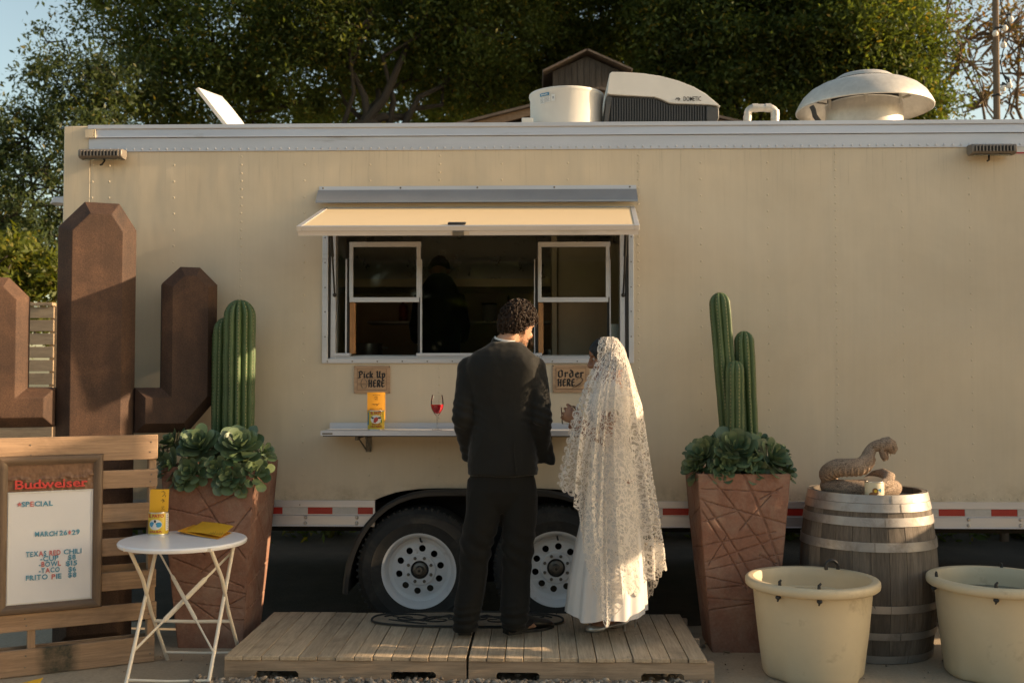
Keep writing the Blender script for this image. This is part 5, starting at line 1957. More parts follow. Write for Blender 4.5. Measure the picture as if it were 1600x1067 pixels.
# hand lettered signs, broad-nib blackletter built stroke by stroke
M['ply'] = wood('tan_plywood', (0.40, 0.245, 0.135), (0.52, 0.34, 0.20), 0, 0.6, 20, 0.15)
M['ply_edge'] = wood('pale_sign_border', (0.45, 0.285, 0.17), (0.54, 0.36, 0.22), 0, 0.6, 20, 0.15)
GL = {  # polylines in a box 1 high (x-height .66); width last
    'P': ([[(.12, 0), (.12, 1)], [(0, .9), (.12, 1), (.42, .96), (.52, .82), (.52, .58), (.4, .48), (.12, .5)], [(-.04, .0), (.26, .03)]], .66),
    'i': ([[(.05, .62), (.12, .68), (.12, .06), (.22, 0)], [(.1, .86), (.16, .92)]], .34),
    'c': ([[(.40, .60), (.30, .68), (.10, .56), (.10, .12), (.22, 0), (.40, .08)]], .50),
    'k': ([[(.10, 0), (.10, 1)], [(.10, .40), (.36, .66), (.40, .50), (.22, .38), (.42, .0)]], .54),
    'U': ([[(.0, .96), (.12, 1), (.12, .14), (.24, 0), (.44, .12), (.48, 1)], [(.48, .12), (.60, .0)]], .72),
    'p': ([[(.02, .62), (.10, .68), (.10, -.30)], [(.10, .58), (.30, .68), (.42, .54), (.42, .12), (.30, .0), (.10, .08)]], .56),
    'H': ([[(.10, 0), (.10, 1)], [(.48, 0), (.48, 1)], [(.10, .52), (.48, .56)], [(0, .98), (.2, 1)], [(.40, .0), (.58, .03)]], .70),
    'E': ([[(.46, .94), (.22, 1), (.10, .84), (.10, .16), (.22, 0), (.48, .08)], [(.10, .52), (.40, .56)]], .62),
    'R': ([[(.10, 0), (.10, 1)], [(.10, .98), (.36, 1), (.48, .84), (.46, .62), (.34, .52), (.10, .52)], [(.28, .52), (.50, .0)]], .66),
    'O': ([[(.10, .84), (.10, .14), (.24, 0), (.44, .06), (.48, .16), (.48, .86), (.34, 1), (.10, .84)]], .66),
    'r': ([[(.02, .62), (.10, .68), (.10, .0)], [(.10, .52), (.24, .68), (.36, .60)]], .46),
    'd': ([[(.40, .62), (.20, .66), (.08, .52), (.08, .12), (.20, .0), (.40, .10), (.42, .60), (.36, .86), (.14, 1.02)]], .58),
    'e': ([[(.10, .36), (.38, .44), (.38, .58), (.26, .68), (.10, .56), (.10, .12), (.22, 0), (.40, .08)]], .52),
}


def nib(mb, pts, fn, wd, th, d0, d1):
    """pen stroke: a parallelogram swept along the polyline, nib held at about forty degrees"""
    a = radians(38)
    nv = Vector((cos(a) * wd, sin(a) * wd)) / 2
    tv = Vector((-sin(a) * th, cos(a) * th)) / 2
    quad = [nv + tv, -nv + tv, -nv - tv, nv - tv]
    for p, q_ in zip(pts, pts[1:]):
        p, q_ = Vector(p), Vector(q_)
        cand = [p + k for k in quad] + [q_ + k for k in quad]
        # convex hull of the two nib positions
        cand = sorted({(round(c.x, 5), round(c.y, 5)) for c in cand})
        hull = []
        for seq in (cand, cand[::-1]):
            h = []
            for c in seq:
                while len(h) >= 2 and (h[-1][0] - h[-2][0]) * (c[1] - h[-2][1]) - (h[-1][1] - h[-2][1]) * (c[0] - h[-2][0]) <= 0:
                    h.pop()
                h.append(c)
            hull += h[:-1]
        n = len(hull)
        vs_ = [fn(u, w, d0) for u, w in hull] + [fn(u, w, d1) for u, w in hull]
        mb.add(vs_, [tuple(range(n)), tuple(range(2 * n - 1, n - 1, -1))] + [(i, (i + 1) % n, n + (i + 1) % n, n + i) for i in range(n)])


def blackletter(mb, word, x0, x1, z0, h, fn, d0):
    tot = sum(GL[c][1] if c != ' ' else .42 for c in word)
    k = (x1 - x0) / tot
    x = x0
    for i, c in enumerate(word):
        if c == ' ':
            x += .42 * k
            continue
        for s_i, st_ in enumerate(GL[c][0]):
            dd = d0 + 0.00004 * ((i * 5 + s_i) % 9)
            for j in range(len(st_) - 1):
                nib(mb, [(x + u * k * .92, z0 + w * h) for u, w in st_[j:j + 2]], fn, 0.0098, 0.0030, dd + 0.00001 * j, dd + 0.0006 + 0.00001 * j)
        x += GL[c][1] * k


def sign(label, px0, px1, py0, py1, words, deco):
    a, b = P(px0, py1, 0), P(px1, py0, 0)
    w_, h_ = b.x - a.x, b.z - a.z
    o = thing('sign_board', label, 'sign', ((a.x + b.x) / 2, 0, a.z), 0, None)
    obj('panel', MB().box(a.x, b.x, -0.010, -0.0045, a.z, b.z), M['ply_edge'], o, bevel=0.0015)
    mg = w_ * 0.10
    ix0, ix1, iz0, iz1 = a.x + mg, b.x - mg, a.z + mg * 1.0, b.z - mg * 0.85
    obj('inner_panel', MB().box(ix0, ix1, -0.0122, -0.0102, iz0, iz1), M['ply'], o, smooth=False)
    for (x0_, x1_, z0_, z1_) in ((ix0 - .002, ix1 + .002, iz0 - .002, iz0 - 0.0002), (ix0 - .002, ix1 + .002, iz1 + 0.0002, iz1 + .002), (ix0 - .002, ix0 - 0.0002, iz0, iz1), (ix1 + 0.0002, ix1 + .002, iz0, iz1)):
        obj('border_line', MB().box(x0_, x1_, -0.0126, -0.0103, z0_, z1_), M['relief'], o, smooth=False)
    for sx_ in (0, 1):
        for sz_ in (0, 1):
            cx, cz = (a.x + 0.005 if not sx_ else b.x - 0.005), (a.z + 0.006 if not sz_ else b.z - 0.006)
            obj('tack', MB().sphere((cx, -0.0102, cz), 0.0035, 6, 4), M['hub'], o)
    fn = lambda u, w, d: (ix0 + u * (ix1 - ix0), -0.0123 - d, iz0 + w * (iz1 - iz0))
    fn2 = lambda u, w, d: (u, -0.0123 - d, w)
    for (wd, u0, u1, w0, hh) in words:
        mb = MB()
        blackletter(mb, wd, ix0 + u0 * (ix1 - ix0), ix0 + u1 * (ix1 - ix0), iz0 + w0 * (iz1 - iz0), hh * (iz1 - iz0), fn2, 0.0)
        obj('lettering', mb, M['ink'], o, smooth=False, recalc=False)
    mb = MB()
    for pts, r in deco:
        mb.tube([fn(u, w, 0.001) for u, w in pts], [rr * 0.0042 for rr in r], 6, squash=0.35, refv=(0, -1, 0))
    obj('emblem', mb, M['hub'] if 'pick' in label else M['ink'], o)


arc = lambda cx, cy, rx, ry, a0_, a1_, n: [(cx + rx * cos(radians(a0_ + (a1_ - a0_) * i / n)), cy + ry * sin(radians(a0_ + (a1_ - a0_) * i / n))) for i in range(n + 1)]
sign('tan pick up sign with black gothic letters above the shelf can', 553.5, 610, 571.5, 614.5,
     [('Pick Up', .04, .98, .58, .30), ('HERE', .38, .96, .14, .32)],
     [(arc(.26, .30, -.14, .26, -60, 70, 8), [.5, 1, 1.3, 1.4, 1.2, 1.3, 1.1, .8, .4]), (arc(.16, .28, .17, .26, -60, 70, 8), [.5, 1, 1.3, 1.4, 1.2, 1.3, 1.1, .8, .4]), ([(.14, .26), (.20, .30), (.28, .27)], [.5, .7, .4])])
sign('tan order sign with black gothic letters and a small scorpion by the bride', 863.5, 920.5, 570, 613,
     [('Order', .05, .97, .56, .33), ('HERE', .05, .66, .14, .32)],
     [(arc(.80, .42, .10, .13, 190, -60, 9), [.4, .7, .9, 1.1, 1.2, 1.2, 1.1, 1.0, .9, .8]), ([(.86, .32), (.78, .22), (.66, .12), (.58, .08)], [.9, 1.6, 1.8, .5])] +
     [([(.66 + .05 * k, .14 + .04 * k), (.70 + .05 * k, .02 + .05 * k), (.73 + .05 * k, -.02 + .05 * k)], [.4, .35, .2]) for k in range(4)] +
     [([(.62, .16), (.52, .20), (.50, .14), (.55, .10)], [.5, .5, .6, .3]), ([(.62, .10), (.54, .0), (.62, -.02)], [.5, .5, .3])])
# ------------------------------------------------------------------ terracotta planters with carved lines


def terra():
    m, n, l, b = newmat('terracotta')
    v = coords(n, l, (1, 1, 1), 'Object', rnd=True)
    c = ramp(n, l, noise_tex(n, l, v, 4, 8, 0.7, 0.3), [(0.3, (0.20, 0.092, 0.060)), (0.5, (0.26, 0.128, 0.085)), (0.72, (0.31, 0.17, 0.12))])
    c = mul(n, l, c, ramp(n, l, noise_tex(n, l, v, 60, 5, 0.7), [(0.3, g(0.8)), (0.7, g(1.1))]))
    c = mul(n, l, c, (0.36, 0.27, 0.21), ramp(n, l, noise_tex(n, l, v, 5, 8, 0.8, 0.6), [(0.45, g(0)), (0.75, g(0.7))]), 'MIX')
    l.new(c, b.inputs['Base Color'])
    b.inputs['Roughness'].default_value = 0.85
    bump(n, l, b, noise_tex(n, l, v, 55, 6, 0.7), 0.5, 0.006)
    return m


M['terracotta'] = terra()
M['soil'] = mat('potting_soil', (0.035, 0.025, 0.018), 0.95, var=0.4, vscale=30, bmp=0.8, bscale=60)


def seg_dist(p, a, b):
    ax, az = a
    bx, bz = b
    dx, dz = bx - ax, bz - az
    t = max(0, min(1, ((p[0] - ax) * dx + (p[1] - az) * dz) / (dx * dx + dz * dz + 1e-9)))
    return sqrt((p[0] - ax - t * dx) ** 2 + (p[1] - az - t * dz) ** 2)


def planter(label, c, top, bot, h, lines_by_face, hi=()):
    o = thing('terracotta_planter', label, 'planter', c, 0, 'terracotta planters')
    
    mb = MB()
    for fi in range(4):
        Mr = Matrix.Rotation(pi / 2 * fi, 3, 'Z')
        lines = lines_by_face[fi]
        nu, nv = (116, 216) if fi == 0 else ((80, 160) if fi in hi else (24, 40))
        vs_ = []
        for j in range(nv + 1):
            t = j / nv
            hwid = bot + (top - bot) * t + 0.004 * sin(t * pi)
            for i in range(nu + 1):
                u = -1 + 2 * i / nu
                dsp = 0
                for (a_, b_, wd_) in lines:
                    d = seg_dist((u * hwid, t * h), (a_[0] * hwid, a_[1] * h), (b_[0] * hwid, b_[1] * h))
                    wd = wd_ * 0.72
                    if d < wd:
                        dsp = max(dsp, 0.0085 * (1 - (d / wd) ** 2))
                edge = min(1 - abs(u), 1.0) * hwid
                rnd_ = 0.006 * max(0, 1 - edge / 0.012) ** 2
                wob = 0.0025 * noise.noise(Vector((u * 3 + fi * 9, t * 6, c[0] * 7)))
                k = 1 - max(0, 1 - edge / 0.01)
                vs_.append(Vector(c) + Mr @ Vector((u * hwid, -(hwid) + (dsp + wob + 0.0) * k + rnd_ * 0.3, t * h)))
        mb.add(vs_, [(j * (nu + 1) + i, j * (nu + 1) + i + 1, (j + 1) * (nu + 1) + i + 1, (j + 1) * (nu + 1) + i) for j in range(nv) for i in range(nu)])
    for s in (0,):
        r = MB()
    # rim and inside
    q = [Vector(c) + Vector((sx * top, sy * top, h)) for sx, sy in ((-1, -1), (1, -1), (1, 1), (-1, 1))]
    qi = [Vector(c) + Vector((sx * (top - 0.035), sy * (top - 0.035), h)) for sx, sy in ((-1, -1), (1, -1), (1, 1), (-1, 1))]
    qb = [Vector(c) + Vector((sx * (top - 0.045), sy * (top - 0.045), h - 0.06)) for sx, sy in ((-1, -1), (1, -1), (1, 1), (-1, 1))]
    obj('pot', mb, M['terracotta'], o, angle=50, recalc=False)
    rm = MB().add(q + qi + qb, [(i, (i + 1) % 4, 4 + (i + 1) % 4, 4 + i) for i in range(4)] + [(4 + i, 4 + (i + 1) % 4, 8 + (i + 1) % 4, 8 + i) for i in range(4)])
    obj('rim', rm, M['terracotta'], o, smooth=False)
    obj('soil', MB().add(qb, [(0, 1, 2, 3)]), M['soil'], o, smooth=False)
    return o


def rl_lines(seed, n=9):
    r = random.Random(seed)
    L_ = []
    for k in range(n):
        z = r.uniform(0.1, 0.95)
        L_.append(((-1.05, z), (1.05, z + r.uniform(-.25, .25)), 0.006))
    for k in range(5):
        x = r.uniform(-.9, .5)
        L_.append(((x, r.uniform(.6, 1.02)), (x + r.uniform(.4, 1.2), r.uniform(.0, .5)), 0.007))
    return L_


rightF = [((-.85, 1.02), (1.02, .42), .008), ((-.05, 1.02), (.92, .50), .012), ((-1.05, .86), (1.05, .72), .007), ((-.95, .86), (.35, .38), .009), ((-.98, .80), (.10, .36), .007), ((-1.05, .92), (.75, .90), .005),
          ((-1.05, .73), (-.05, .80), .005), ((.35, .86), (.85, .93), .005), ((-.1, .69), (.6, .88), .005), ((-1.05, .50), (1.05, .66), .007), ((-1.05, .60), (.75, .68), .006), ((-1.05, .46), (1.05, .56), .005),
          ((-1.05, .43), (1.05, .34), .006), ((-1.05, .355), (1.05, .40), .006), ((-1.05, .235), (1.05, .30), .008), ((-1.05, .31), (.3, .29), .005), ((-.9, .49), (-.4, .66), .004), ((.4, .55), (1.05, .48), .006)]
leftF = [((-.6, 1.02), (.15, .72), .009), ((.15, .72), (.9, .50), .008), ((-1.05, .92), (1.05, .98), .006), ((-1.05, .78), (.1, .72), .006), ((-.3, .74), (.85, .88), .006), ((-1.05, .62), (.6, .70), .005), ((-1.05, .66), (-.1, .52), .006),
         ((.5, .62), (1.05, .80), .006), ((-.9, .5), (.9, .34), .007), ((-.2, .42), (.9, .62), .006), ((-1.05, .38), (1.05, .30), .006), ((-1.05, .26), (.9, .22), .006), ((-.8, .3), (.6, .10), .005), ((.2, .2), (1.05, .3), .005), ((-1.05, .14), (1.05, .16), .005)]
sideR = [((-1.05, .92), (1.05, .97), .006), ((-.5, 1.02), (.9, .60), .008), ((-1.05, .68), (1.05, .82), .006), ((-1, .84), (.5, .52), .007), ((-1.05, .52), (1.05, .60), .006), ((-1.05, .34), (1.05, .42), .006), ((-.8, .52), (.6, .2), .006), ((-1.05, .2), (1.05, .24), .005)]
LPC = (-1.832, -0.30, 0.0)
RPC = (1.125, -0.335, 0.0)
planter('terracotta planter with carved lines beside the bistro table', LPC, 0.262, 0.182, 1.015, [leftF, sideR, rl_lines(3), rl_lines(4)], (1,))
planter('terracotta planter with carved lines between deck and cream tubs', RPC, 0.252, 0.165, 0.985, [rightF, rl_lines(5), rl_lines(6), sideR], (3,))

# ------------------------------------------------------------------ columnar cacti


def cactus_mat():
    m, n, l, b = newmat('cactus_skin')
    v = coords(n, l, (1, 1, 1), 'Object')
    c = ramp(n, l, noise_tex(n, l, v, 3, 6, 0.6), [(0.3, (0.045, 0.085, 0.030)), (0.7, (0.085, 0.135, 0.045))])
    c = mul(n, l, c, ramp(n, l, noise_tex(n, l, v, 40, 5, 0.7), [(0.3, g(0.8)), (0.7, g(1.15))]))
    mp = coords(n, l, (1, 1, 9), 'Object')
    c = mul(n, l, c, (0.12, 0.13, 0.05), ramp(n, l, noise_tex(n, l, mp, 1.5, 4, 0.7), [(0.58, g(0)), (0.8, g(0.45))]), 'MIX')
    l.new(c, b.inputs['Base Color'])
    b.inputs['Roughness'].default_value = 0.5
    bump(n, l, b, noise_tex(n, l, v, 90, 4, 0.6), 0.15, 0.003)
    return m


M['cactus'] = cactus_mat()
M['spine'] = mat('cactus_spine', (0.42, 0.33, 0.20), 0.6)


def column(root, base, top, r, ribs=11, phase=0.0):
    base, top = Vector(base), Vector(top)
    ax = top - base
    L_ = ax.length
    ax.normalize()
    Mq = Vector((0, 0, 1)).rotation_difference(ax).to_matrix()
    n = ribs * 8
    rings = []
    nz_ = 40
    hs = [L_ * k / nz_ for k in range(nz_)]
    dome_ = [(1 - 0.0, 0)]
    prof = [(h, r * (0.93 + 0.07 * min(1, h / (0.5 * L_)) + 0.012 * sin(h * 21 + phase) + 0.008 * sin(h * 47))) for h in hs if h < L_ - r * 1.15]
    k0 = L_ - r * 1.15
    for k in range(1, 11):
        a = (pi / 2) * k / 10
        prof.append((k0 + r * 1.15 * sin(a), r * max(cos(a), 0.03)))
    for h, rr in prof:
        ring = []
        for j in range(n):
            a = 2 * pi * j / n + phase
            fr = abs(((j / 8) % 1) - 0.5) * 2         # 1 on the rib, 0 in the furrow
            rad = rr * (0.70 + 0.30 * (1 - (1 - fr) ** 2.0))
            if rr < r * 0.5:
                rad = rr * (0.8 + 0.2 * fr)
            ring.append(base + Mq @ Vector((rad * cos(a), rad * sin(a), h)))
        rings.append(ring)
    st = obj('stem', MB().loft(rings), M['cactus'], root, angle=70)
    sp_ = MB()
    for i in range(ribs):
        a = 2 * pi * i / ribs + phase
        if sin(a) > 0.45:
            continue
        for h, rr in [(h_, r_) for h_, r_ in ((0.02 + 0.02 * q, None) for q in range(int(L_ / 0.02)))]:
            rr = r
            for (ha, ra), (hb, rb) in zip(prof, prof[1:]):
                if ha <= h <= hb:
                    rr = ra + (rb - ra) * (h - ha) / max(hb - ha, 1e-6)
            o_ = Vector((rr * cos(a), rr * sin(a), h))
            d_ = Vector((cos(a), sin(a), 0))
            for _ in range(3):
                e = o_ + (d_ + Vector((random.uniform(-.8, .8), random.uniform(-.8, .8), random.uniform(-.6, .8)))) * 0.0085
                s_ = Vector((-sin(a), cos(a), 0)) * 0.0011
                sp_.add([base + Mq @ (o_ + s_), base + Mq @ (o_ - s_), base + Mq @ e], [(0, 1, 2)])
            t_ = Vector((-sin(a), cos(a), 0)) * 0.0026
            z_ = Vector((0, 0, 0.003))
            o2 = o_ + d_ * 0.001
            sp_.add([base + Mq @ (o2 - t_), base + Mq @ (o2 - z_), base + Mq @ (o2 + t_), base + Mq @ (o2 + z_)], [(0, 1, 2, 3)])
    so_ = obj('spines', sp_, M['spine'], st, smooth=False, recalc=False)
    so_['kind'] = 'stuff'


CA = thing('column_cactus', 'stout green ribbed cactus pressed against the rusty sculpture', 'cactus', (P(362, 690, -.30).x, -.30, 0.95))
zb_ = 0.94
column(CA, (P(372, 690, -.30).x, -.30, zb_), (P(375, 468, -.30).x, -.30, P(375, 468, -.30).z), 0.092, 12, 0.2)
column(CA, (P(349, 690, -.24).x, -.25, zb_), (P(353, 496, -.25).x, -.25, P(353, 496, -.25).z), 0.070, 11, 0.5)
column(CA, (P(343, 690, -.20).x, -.20, zb_), (P(345, 512, -.2).x, -.2, P(345, 512, -.2).z), 0.05, 9, 0.1)
CB = thing('column_cactus', 'slim green cactus of three stems in the right planter', 'cactus', (P(1155, 690, -.32).x, -.32, 0.9))
column(CB, (P(1147, 700, -.32).x, -.32, 0.9), (P(1124, 457, -.32).x, -.30, P(1124, 457, -.30).z), 0.062, 8, 0.35)
column(CB, (P(1172, 700, -.30).x, -.30, 0.9), (P(1162, 517, -.30).x, -.30, P(1162, 517, -.30).z), 0.060, 8, 0.1)
column(CB, (P(1148, 705, -.42).x, -.42, 0.9), (P(1148, 563, -.42).x, -.42, P(1148, 563, -.42).z), 0.052, 7, 0.5)
cobweb = MB()

# ------------------------------------------------------------------ rosette succulents


def succ_mat(name, c1, c2):
    m, n, l, b = newmat(name)
    oi = n.new('ShaderNodeObjectInfo')
    v = coords(n, l, (1, 1, 1), 'Object')
    c = ramp(n, l, oi.outputs['Random'], [(0, c1), (1, c2)])
    c = mul(n, l, c, ramp(n, l, noise_tex(n, l, v, 25, 4, 0.6), [(0.3, g(0.85)), (0.7, g(1.12))]))
    l.new(c, b.inputs['Base Color'])
    b.inputs['Roughness'].default_value = 0.38
    b.inputs['Subsurface Weight'].default_value = 0.08
    b.inputs['Subsurface Radius'].default_value = (0.004, 0.008, 0.002)
    return m


M['succ'] = succ_mat('succulent_leaf', (0.052, 0.095, 0.046), (0.14, 0.19, 0.095))
M['succ_old'] = succ_mat('pale_succulent_leaf', (0.12, 0.17, 0.06), (0.16, 0.20, 0.08))


def leaf_mesh(mname, mtl):
    """spoon shaped fleshy leaf, unit length along +x"""
    mb = MB()
    secs = [(0.0, .07, .035), (.25, .10, .04), (.5, .20, .05), (.72, .285, .05), (.88, .25, .04), (.97, .12, .025), (1.0, .03, .012)]
    rings = []
    for x, w, t in secs:
        zc = 0.16 * x * x
        rings.append([(x, -w, zc + 0.05 * (w / .285) ** 2), (x, 0, zc + t * 0.45), (x, w, zc + 0.05 * (w / .285) ** 2), (x, 0, zc - t * 0.75)])
    mb.loft(rings)
    return mb.mesh(mname, mtl, True, 60)


lm_a, lm_b = leaf_mesh('leaf', M['succ']), leaf_mesh('leaf_pale', M['succ_old'])


def rosette(root, c, R_, axis, n=30, openness=1.0):
    c = Vector(c)
    axis = Vector(axis).normalized()
    q0 = Vector((0, 0, 1)).rotation_difference(axis)
    Mi = _rootM[root.name]
    ro = obj('rosette', MB().tube([c - axis * R_ * 0.55, c + axis * R_ * 0.05], [R_ * 0.10, R_ * 0.06], 8), M['cactus'], root)
    for k in range(n):
        t = (k + 0.5) / n                               # 0 inner, 1 outer
        a = k * 2.39996 + random.uniform(-.12, .12)
        el = radians(76 - 70 * t ** 0.55 * openness + random.uniform(-7, 7))
        if t > 0.8:
            el -= radians(random.uniform(0, 22))
        Ln = R_ * (0.36 + 0.66 * t ** 0.6) * random.uniform(0.88, 1.1)
        wd = Ln * random.uniform(0.82, 1.1)
        q_ = q0 @ Quaternion((0, 0, 1), a) @ Quaternion((0, 1, 0), -el) @ Quaternion((1, 0, 0), random.uniform(-.2, .2))
        lo = bpy.data.objects.new('leaf', lm_b if (t > .78 and random.random() < .16) else lm_a)
        COL.objects.link(lo)
        lo.parent = ro
        base_ = c + axis * R_ * (0.05 - 0.42 * t) + (q0 @ Quaternion((0, 0, 1), a) @ Vector((1, 0, 0))) * R_ * 0.05
        lo.matrix_basis = Mi @ Matrix.Translation(base_) @ q_.to_matrix().to_4x4() @ Matrix.Diagonal((Ln, wd, Ln, 1))


def clump(label, c, specs):
    root = thing('succulent_clump', label, 'succulent', c, 0, 'rosette succulents in the planters')
    for (px, py, Y, rp, ax, n) in specs:
        p = P(px, py, Y)
        rosette(root, p, rp * (Y + 6.22) / 1600, ax, n)
    return root


clump('wide clump of green rosettes in the planter behind the bistro table', (LPC[0], LPC[1], 0.96), [
    (312, 697, -.50, 44, (-.1, -.75, .7), 34), (375, 697, -.52, 46, (.1, -.75, .7), 34), (268, 690, -.36, 30, (-.6, -.3, .8), 22), (266, 727, -.54, 32, (-.6, -.7, .3), 22), (300, 738, -.58, 34, (-.1, -.9, .3), 22), (338, 733, -.58, 28, (0, -.9, .2), 18),
    (362, 745, -.57, 34, (.1, -.95, .2), 22), (400, 738, -.54, 32, (.4, -.8, .3), 20), (412, 706, -.44, 26, (.7, -.4, .6), 18), (343, 700, -.44, 26, (0, -.6, .8), 16), (252, 712, -.42, 22, (-.8, -.3, .4), 16), (288, 752, -.58, 22, (-.1, -.95, .1), 14), (374, 763, -.585, 17, (0, -.95, -.2), 12)])
clump('dense clump of green rosettes in the planter near the cream tubs', (RPC[0], RPC[1], 0.93), [
    (1100, 712, -.48, 40, (-.5, -.6, .6), 32), (1150, 702, -.52, 46, (0, -.8, .6), 36), (1207, 716, -.50, 42, (.5, -.6, .5), 32), (1085, 732, -.50, 30, (-.8, -.5, .3), 20), (1135, 728, -.56, 32, (-.1, -.9, .2), 22), (1180, 730, -.56, 30, (.2, -.9, .2), 20),
    (1230, 735, -.46, 26, (.8, -.4, .3), 18), (1125, 688, -.36, 26, (-.2, -.3, .9), 18), (1188, 690, -.36, 28, (.3, -.3, .9), 18), (1222, 708, -.36, 24, (.7, -.2, .7), 16), (1082, 705, -.36, 22, (-.7, -.2, .7), 16), (1124, 741, -.575, 20, (0, -.95, -.2), 14)])

# ------------------------------------------------------------------ cream tubs
M['tub'] = mat('cream_polyethylene', (0.56, 0.475, 0.325), 0.42, var=0.08, vscale=3, bmp=0.06, bscale=120, dirt=(0.27, 0.21, 0.135), dscale=6, dlo=0.58, dhi=0.85, spec=0.4)
M['tub_in'] = mat('dusty_tub_inside', (0.46, 0.42, 0.33), 0.6, var=0.08)
M['water'] = mat('still_tub_water', (0.10, 0.11, 0.09), 0.06, var=0.05)


def tub(label, c, rr, rb, h, rot, clips):
    o = thing('feed_tub', label, 'tub', c, 0, 'cream plastic tubs')
    c = Vector(c)
    n = 96

    def rad(z, a):
        t = z / h
        r = rb + (rr * 0.90 - rb) * (t ** 0.85)
        # three moulded foot pads near the base
        k = max(0, 1 - t / 0.42)
        ph = ((a - rot) / (2 * pi) * 3) % 1.0
        e = max(0, 1 - abs(ph - 0.5) / 0.13)
        e = min(1, e * 2.2)
        return r * (1 - 0.065 * k * e)
    rings = []
    zs_ = [0.0, 0.006, 0.016, 0.04, 0.09, 0.15, 0.20, 0.27, 0.34, h - 0.06]
    for z in zs_:
        ring = []
        for j in range(n):
            a = 2 * pi * j / n
            r = rad(z, a) * (0.965 if z == 0 else 0.985 if z == 0.006 else 1)
            ring.append(c + Vector((r * cos(a), r * sin(a), z)))
        rings.append(ring)
    lip = [(rr * 0.905, h - 0.05), (rr * 0.965, h - 0.048), (rr * 0.992, h - 0.04), (rr, h - 0.026), (rr * 0.996, h - 0.010), (rr * 0.975, h - 0.002), (rr * 0.94, h), (rr * 0.875, h - 0.002), (rr * 0.855, h - 0.012), (rr * 0.845, h - 0.05), (rr * 0.835, h - 0.10), (rr * 0.815, h - 0.105), (rr * 0.79, h - 0.20), (rb * 0.93, 0.03), (rb * 0.85, 0.02), (0.001, 0.02)]
    for r, z in lip:
        rings.append([c + Vector((r * cos(2 * pi * j / n), r * sin(2 * pi * j / n), z)) for j in range(n)])
    obj('body', MB().loft(rings), M['tub'], o, angle=40)
    for (px, py) in clips:
        p = hit_rim = None
        # clip at the front of the rim under that pixel
        dx = P(px, py, c.y - rr * .9 * (1 if py > 880 else -1)).x - c.x
        a = math.acos(max(-1, min(1, dx / (rr * 0.9)))) * (-1 if py > 880 else 1)
        ca, sa = cos(a), sin(a)
        up_ = MB()
        dn_ = MB()
        up_.tube([c + Vector((rr * 0.90 * ca, rr * 0.90 * sa, h - 0.002)), c + Vector((rr * 0.905 * ca, rr * 0.905 * sa, h + 0.016)), c + Vector((rr * 0.90 * ca - 0.010 * sa, rr * 0.90 * sa, h + 0.026))], [0.009, 0.008, 0.005], 8)
        dn_.sphere(c + Vector((rr * 0.945 * ca, rr * 0.945 * sa, h - 0.058)), 0.0145, 10, 6, (1, 1, .75))
        dn_.tube([c + Vector((rr * 0.945 * ca, rr * 0.945 * sa, h - 0.066)), c + Vector((rr * 0.945 * ca - 0.004, rr * 0.945 * sa, h - 0.078))], [0.006, 0.004], 6)
        obj('clip', up_, M['black'], o)
        obj('clip_nut', dn_, M['black'], o)
    return o


t1c = (1268.5 - 840) / 1600 * 5.37
t1c_ = P(1268.5, 897, -0.91)
tub('empty cream tub standing in front of the red planter and barrel', (t1c_.x, -0.91, 0.003), 0.334, 0.246, 0.490, 0.55, ((1225, 901), (1280, 905)))
T1 = bpy.data.objects['feed_tub']
mb = MB()
a = radians(-12)
obj('side_sticker', MB().obox((t1c_.x + 0.296 * cos(a), -0.91 + 0.296 * sin(a), 0.385), (0.002, 0.05, 0.07), Matrix.Rotation(a, 3, 'Z') @ Matrix.Rotation(radians(-12), 3, 'Y')), M['charcoal'], T1, smooth=False)
t2c_ = P(1557, 893, -0.89)
tub('water filled cream tub at the right edge of the frame', (t2c_.x, -0.89, 0.003), 0.337, 0.250, 0.492, 0.75, ((1499, 898), (1560, 903), (1560, 876)))
T2 = bpy.data.objects['feed_tub.001']
obj('water', MB().lathe([(0.0, 0.40), (0.337 * 0.825, 0.40)], (t2c_.x, -0.89, 0.0), 64), M['water'], T2, smooth=False)

# ------------------------------------------------------------------ wine barrel
M['stave'] = wood('weathered_oak_stave', (0.085, 0.070, 0.056), (0.20, 0.165, 0.13), 2, 0.85, 26, 0.5, 0.25, (0.035, 0.030, 0.026))
M['hoop'] = mat('zinc_hoop', (0.36, 0.34, 0.32), 0.5, 0.6, var=0.16, vscale=8, dirt=(0.13, 0.095, 0.07), dscale=6, dlo=0.5, dhi=0.8, rvar=0.12)
bcx, bcy, bh = 1.9, -0.392, 0.885
bcx = P(1356, 890, bcy).x
BRL = thing('wine_barrel', 'weathered oak wine barrel with zinc hoops carrying the snake', 'barrel', (bcx, bcy, 0))


def brad(z):
    t = (z - bh * 0.47) / (bh * 0.53)
    return 0.368 - 0.055 * abs(t) ** 2.0


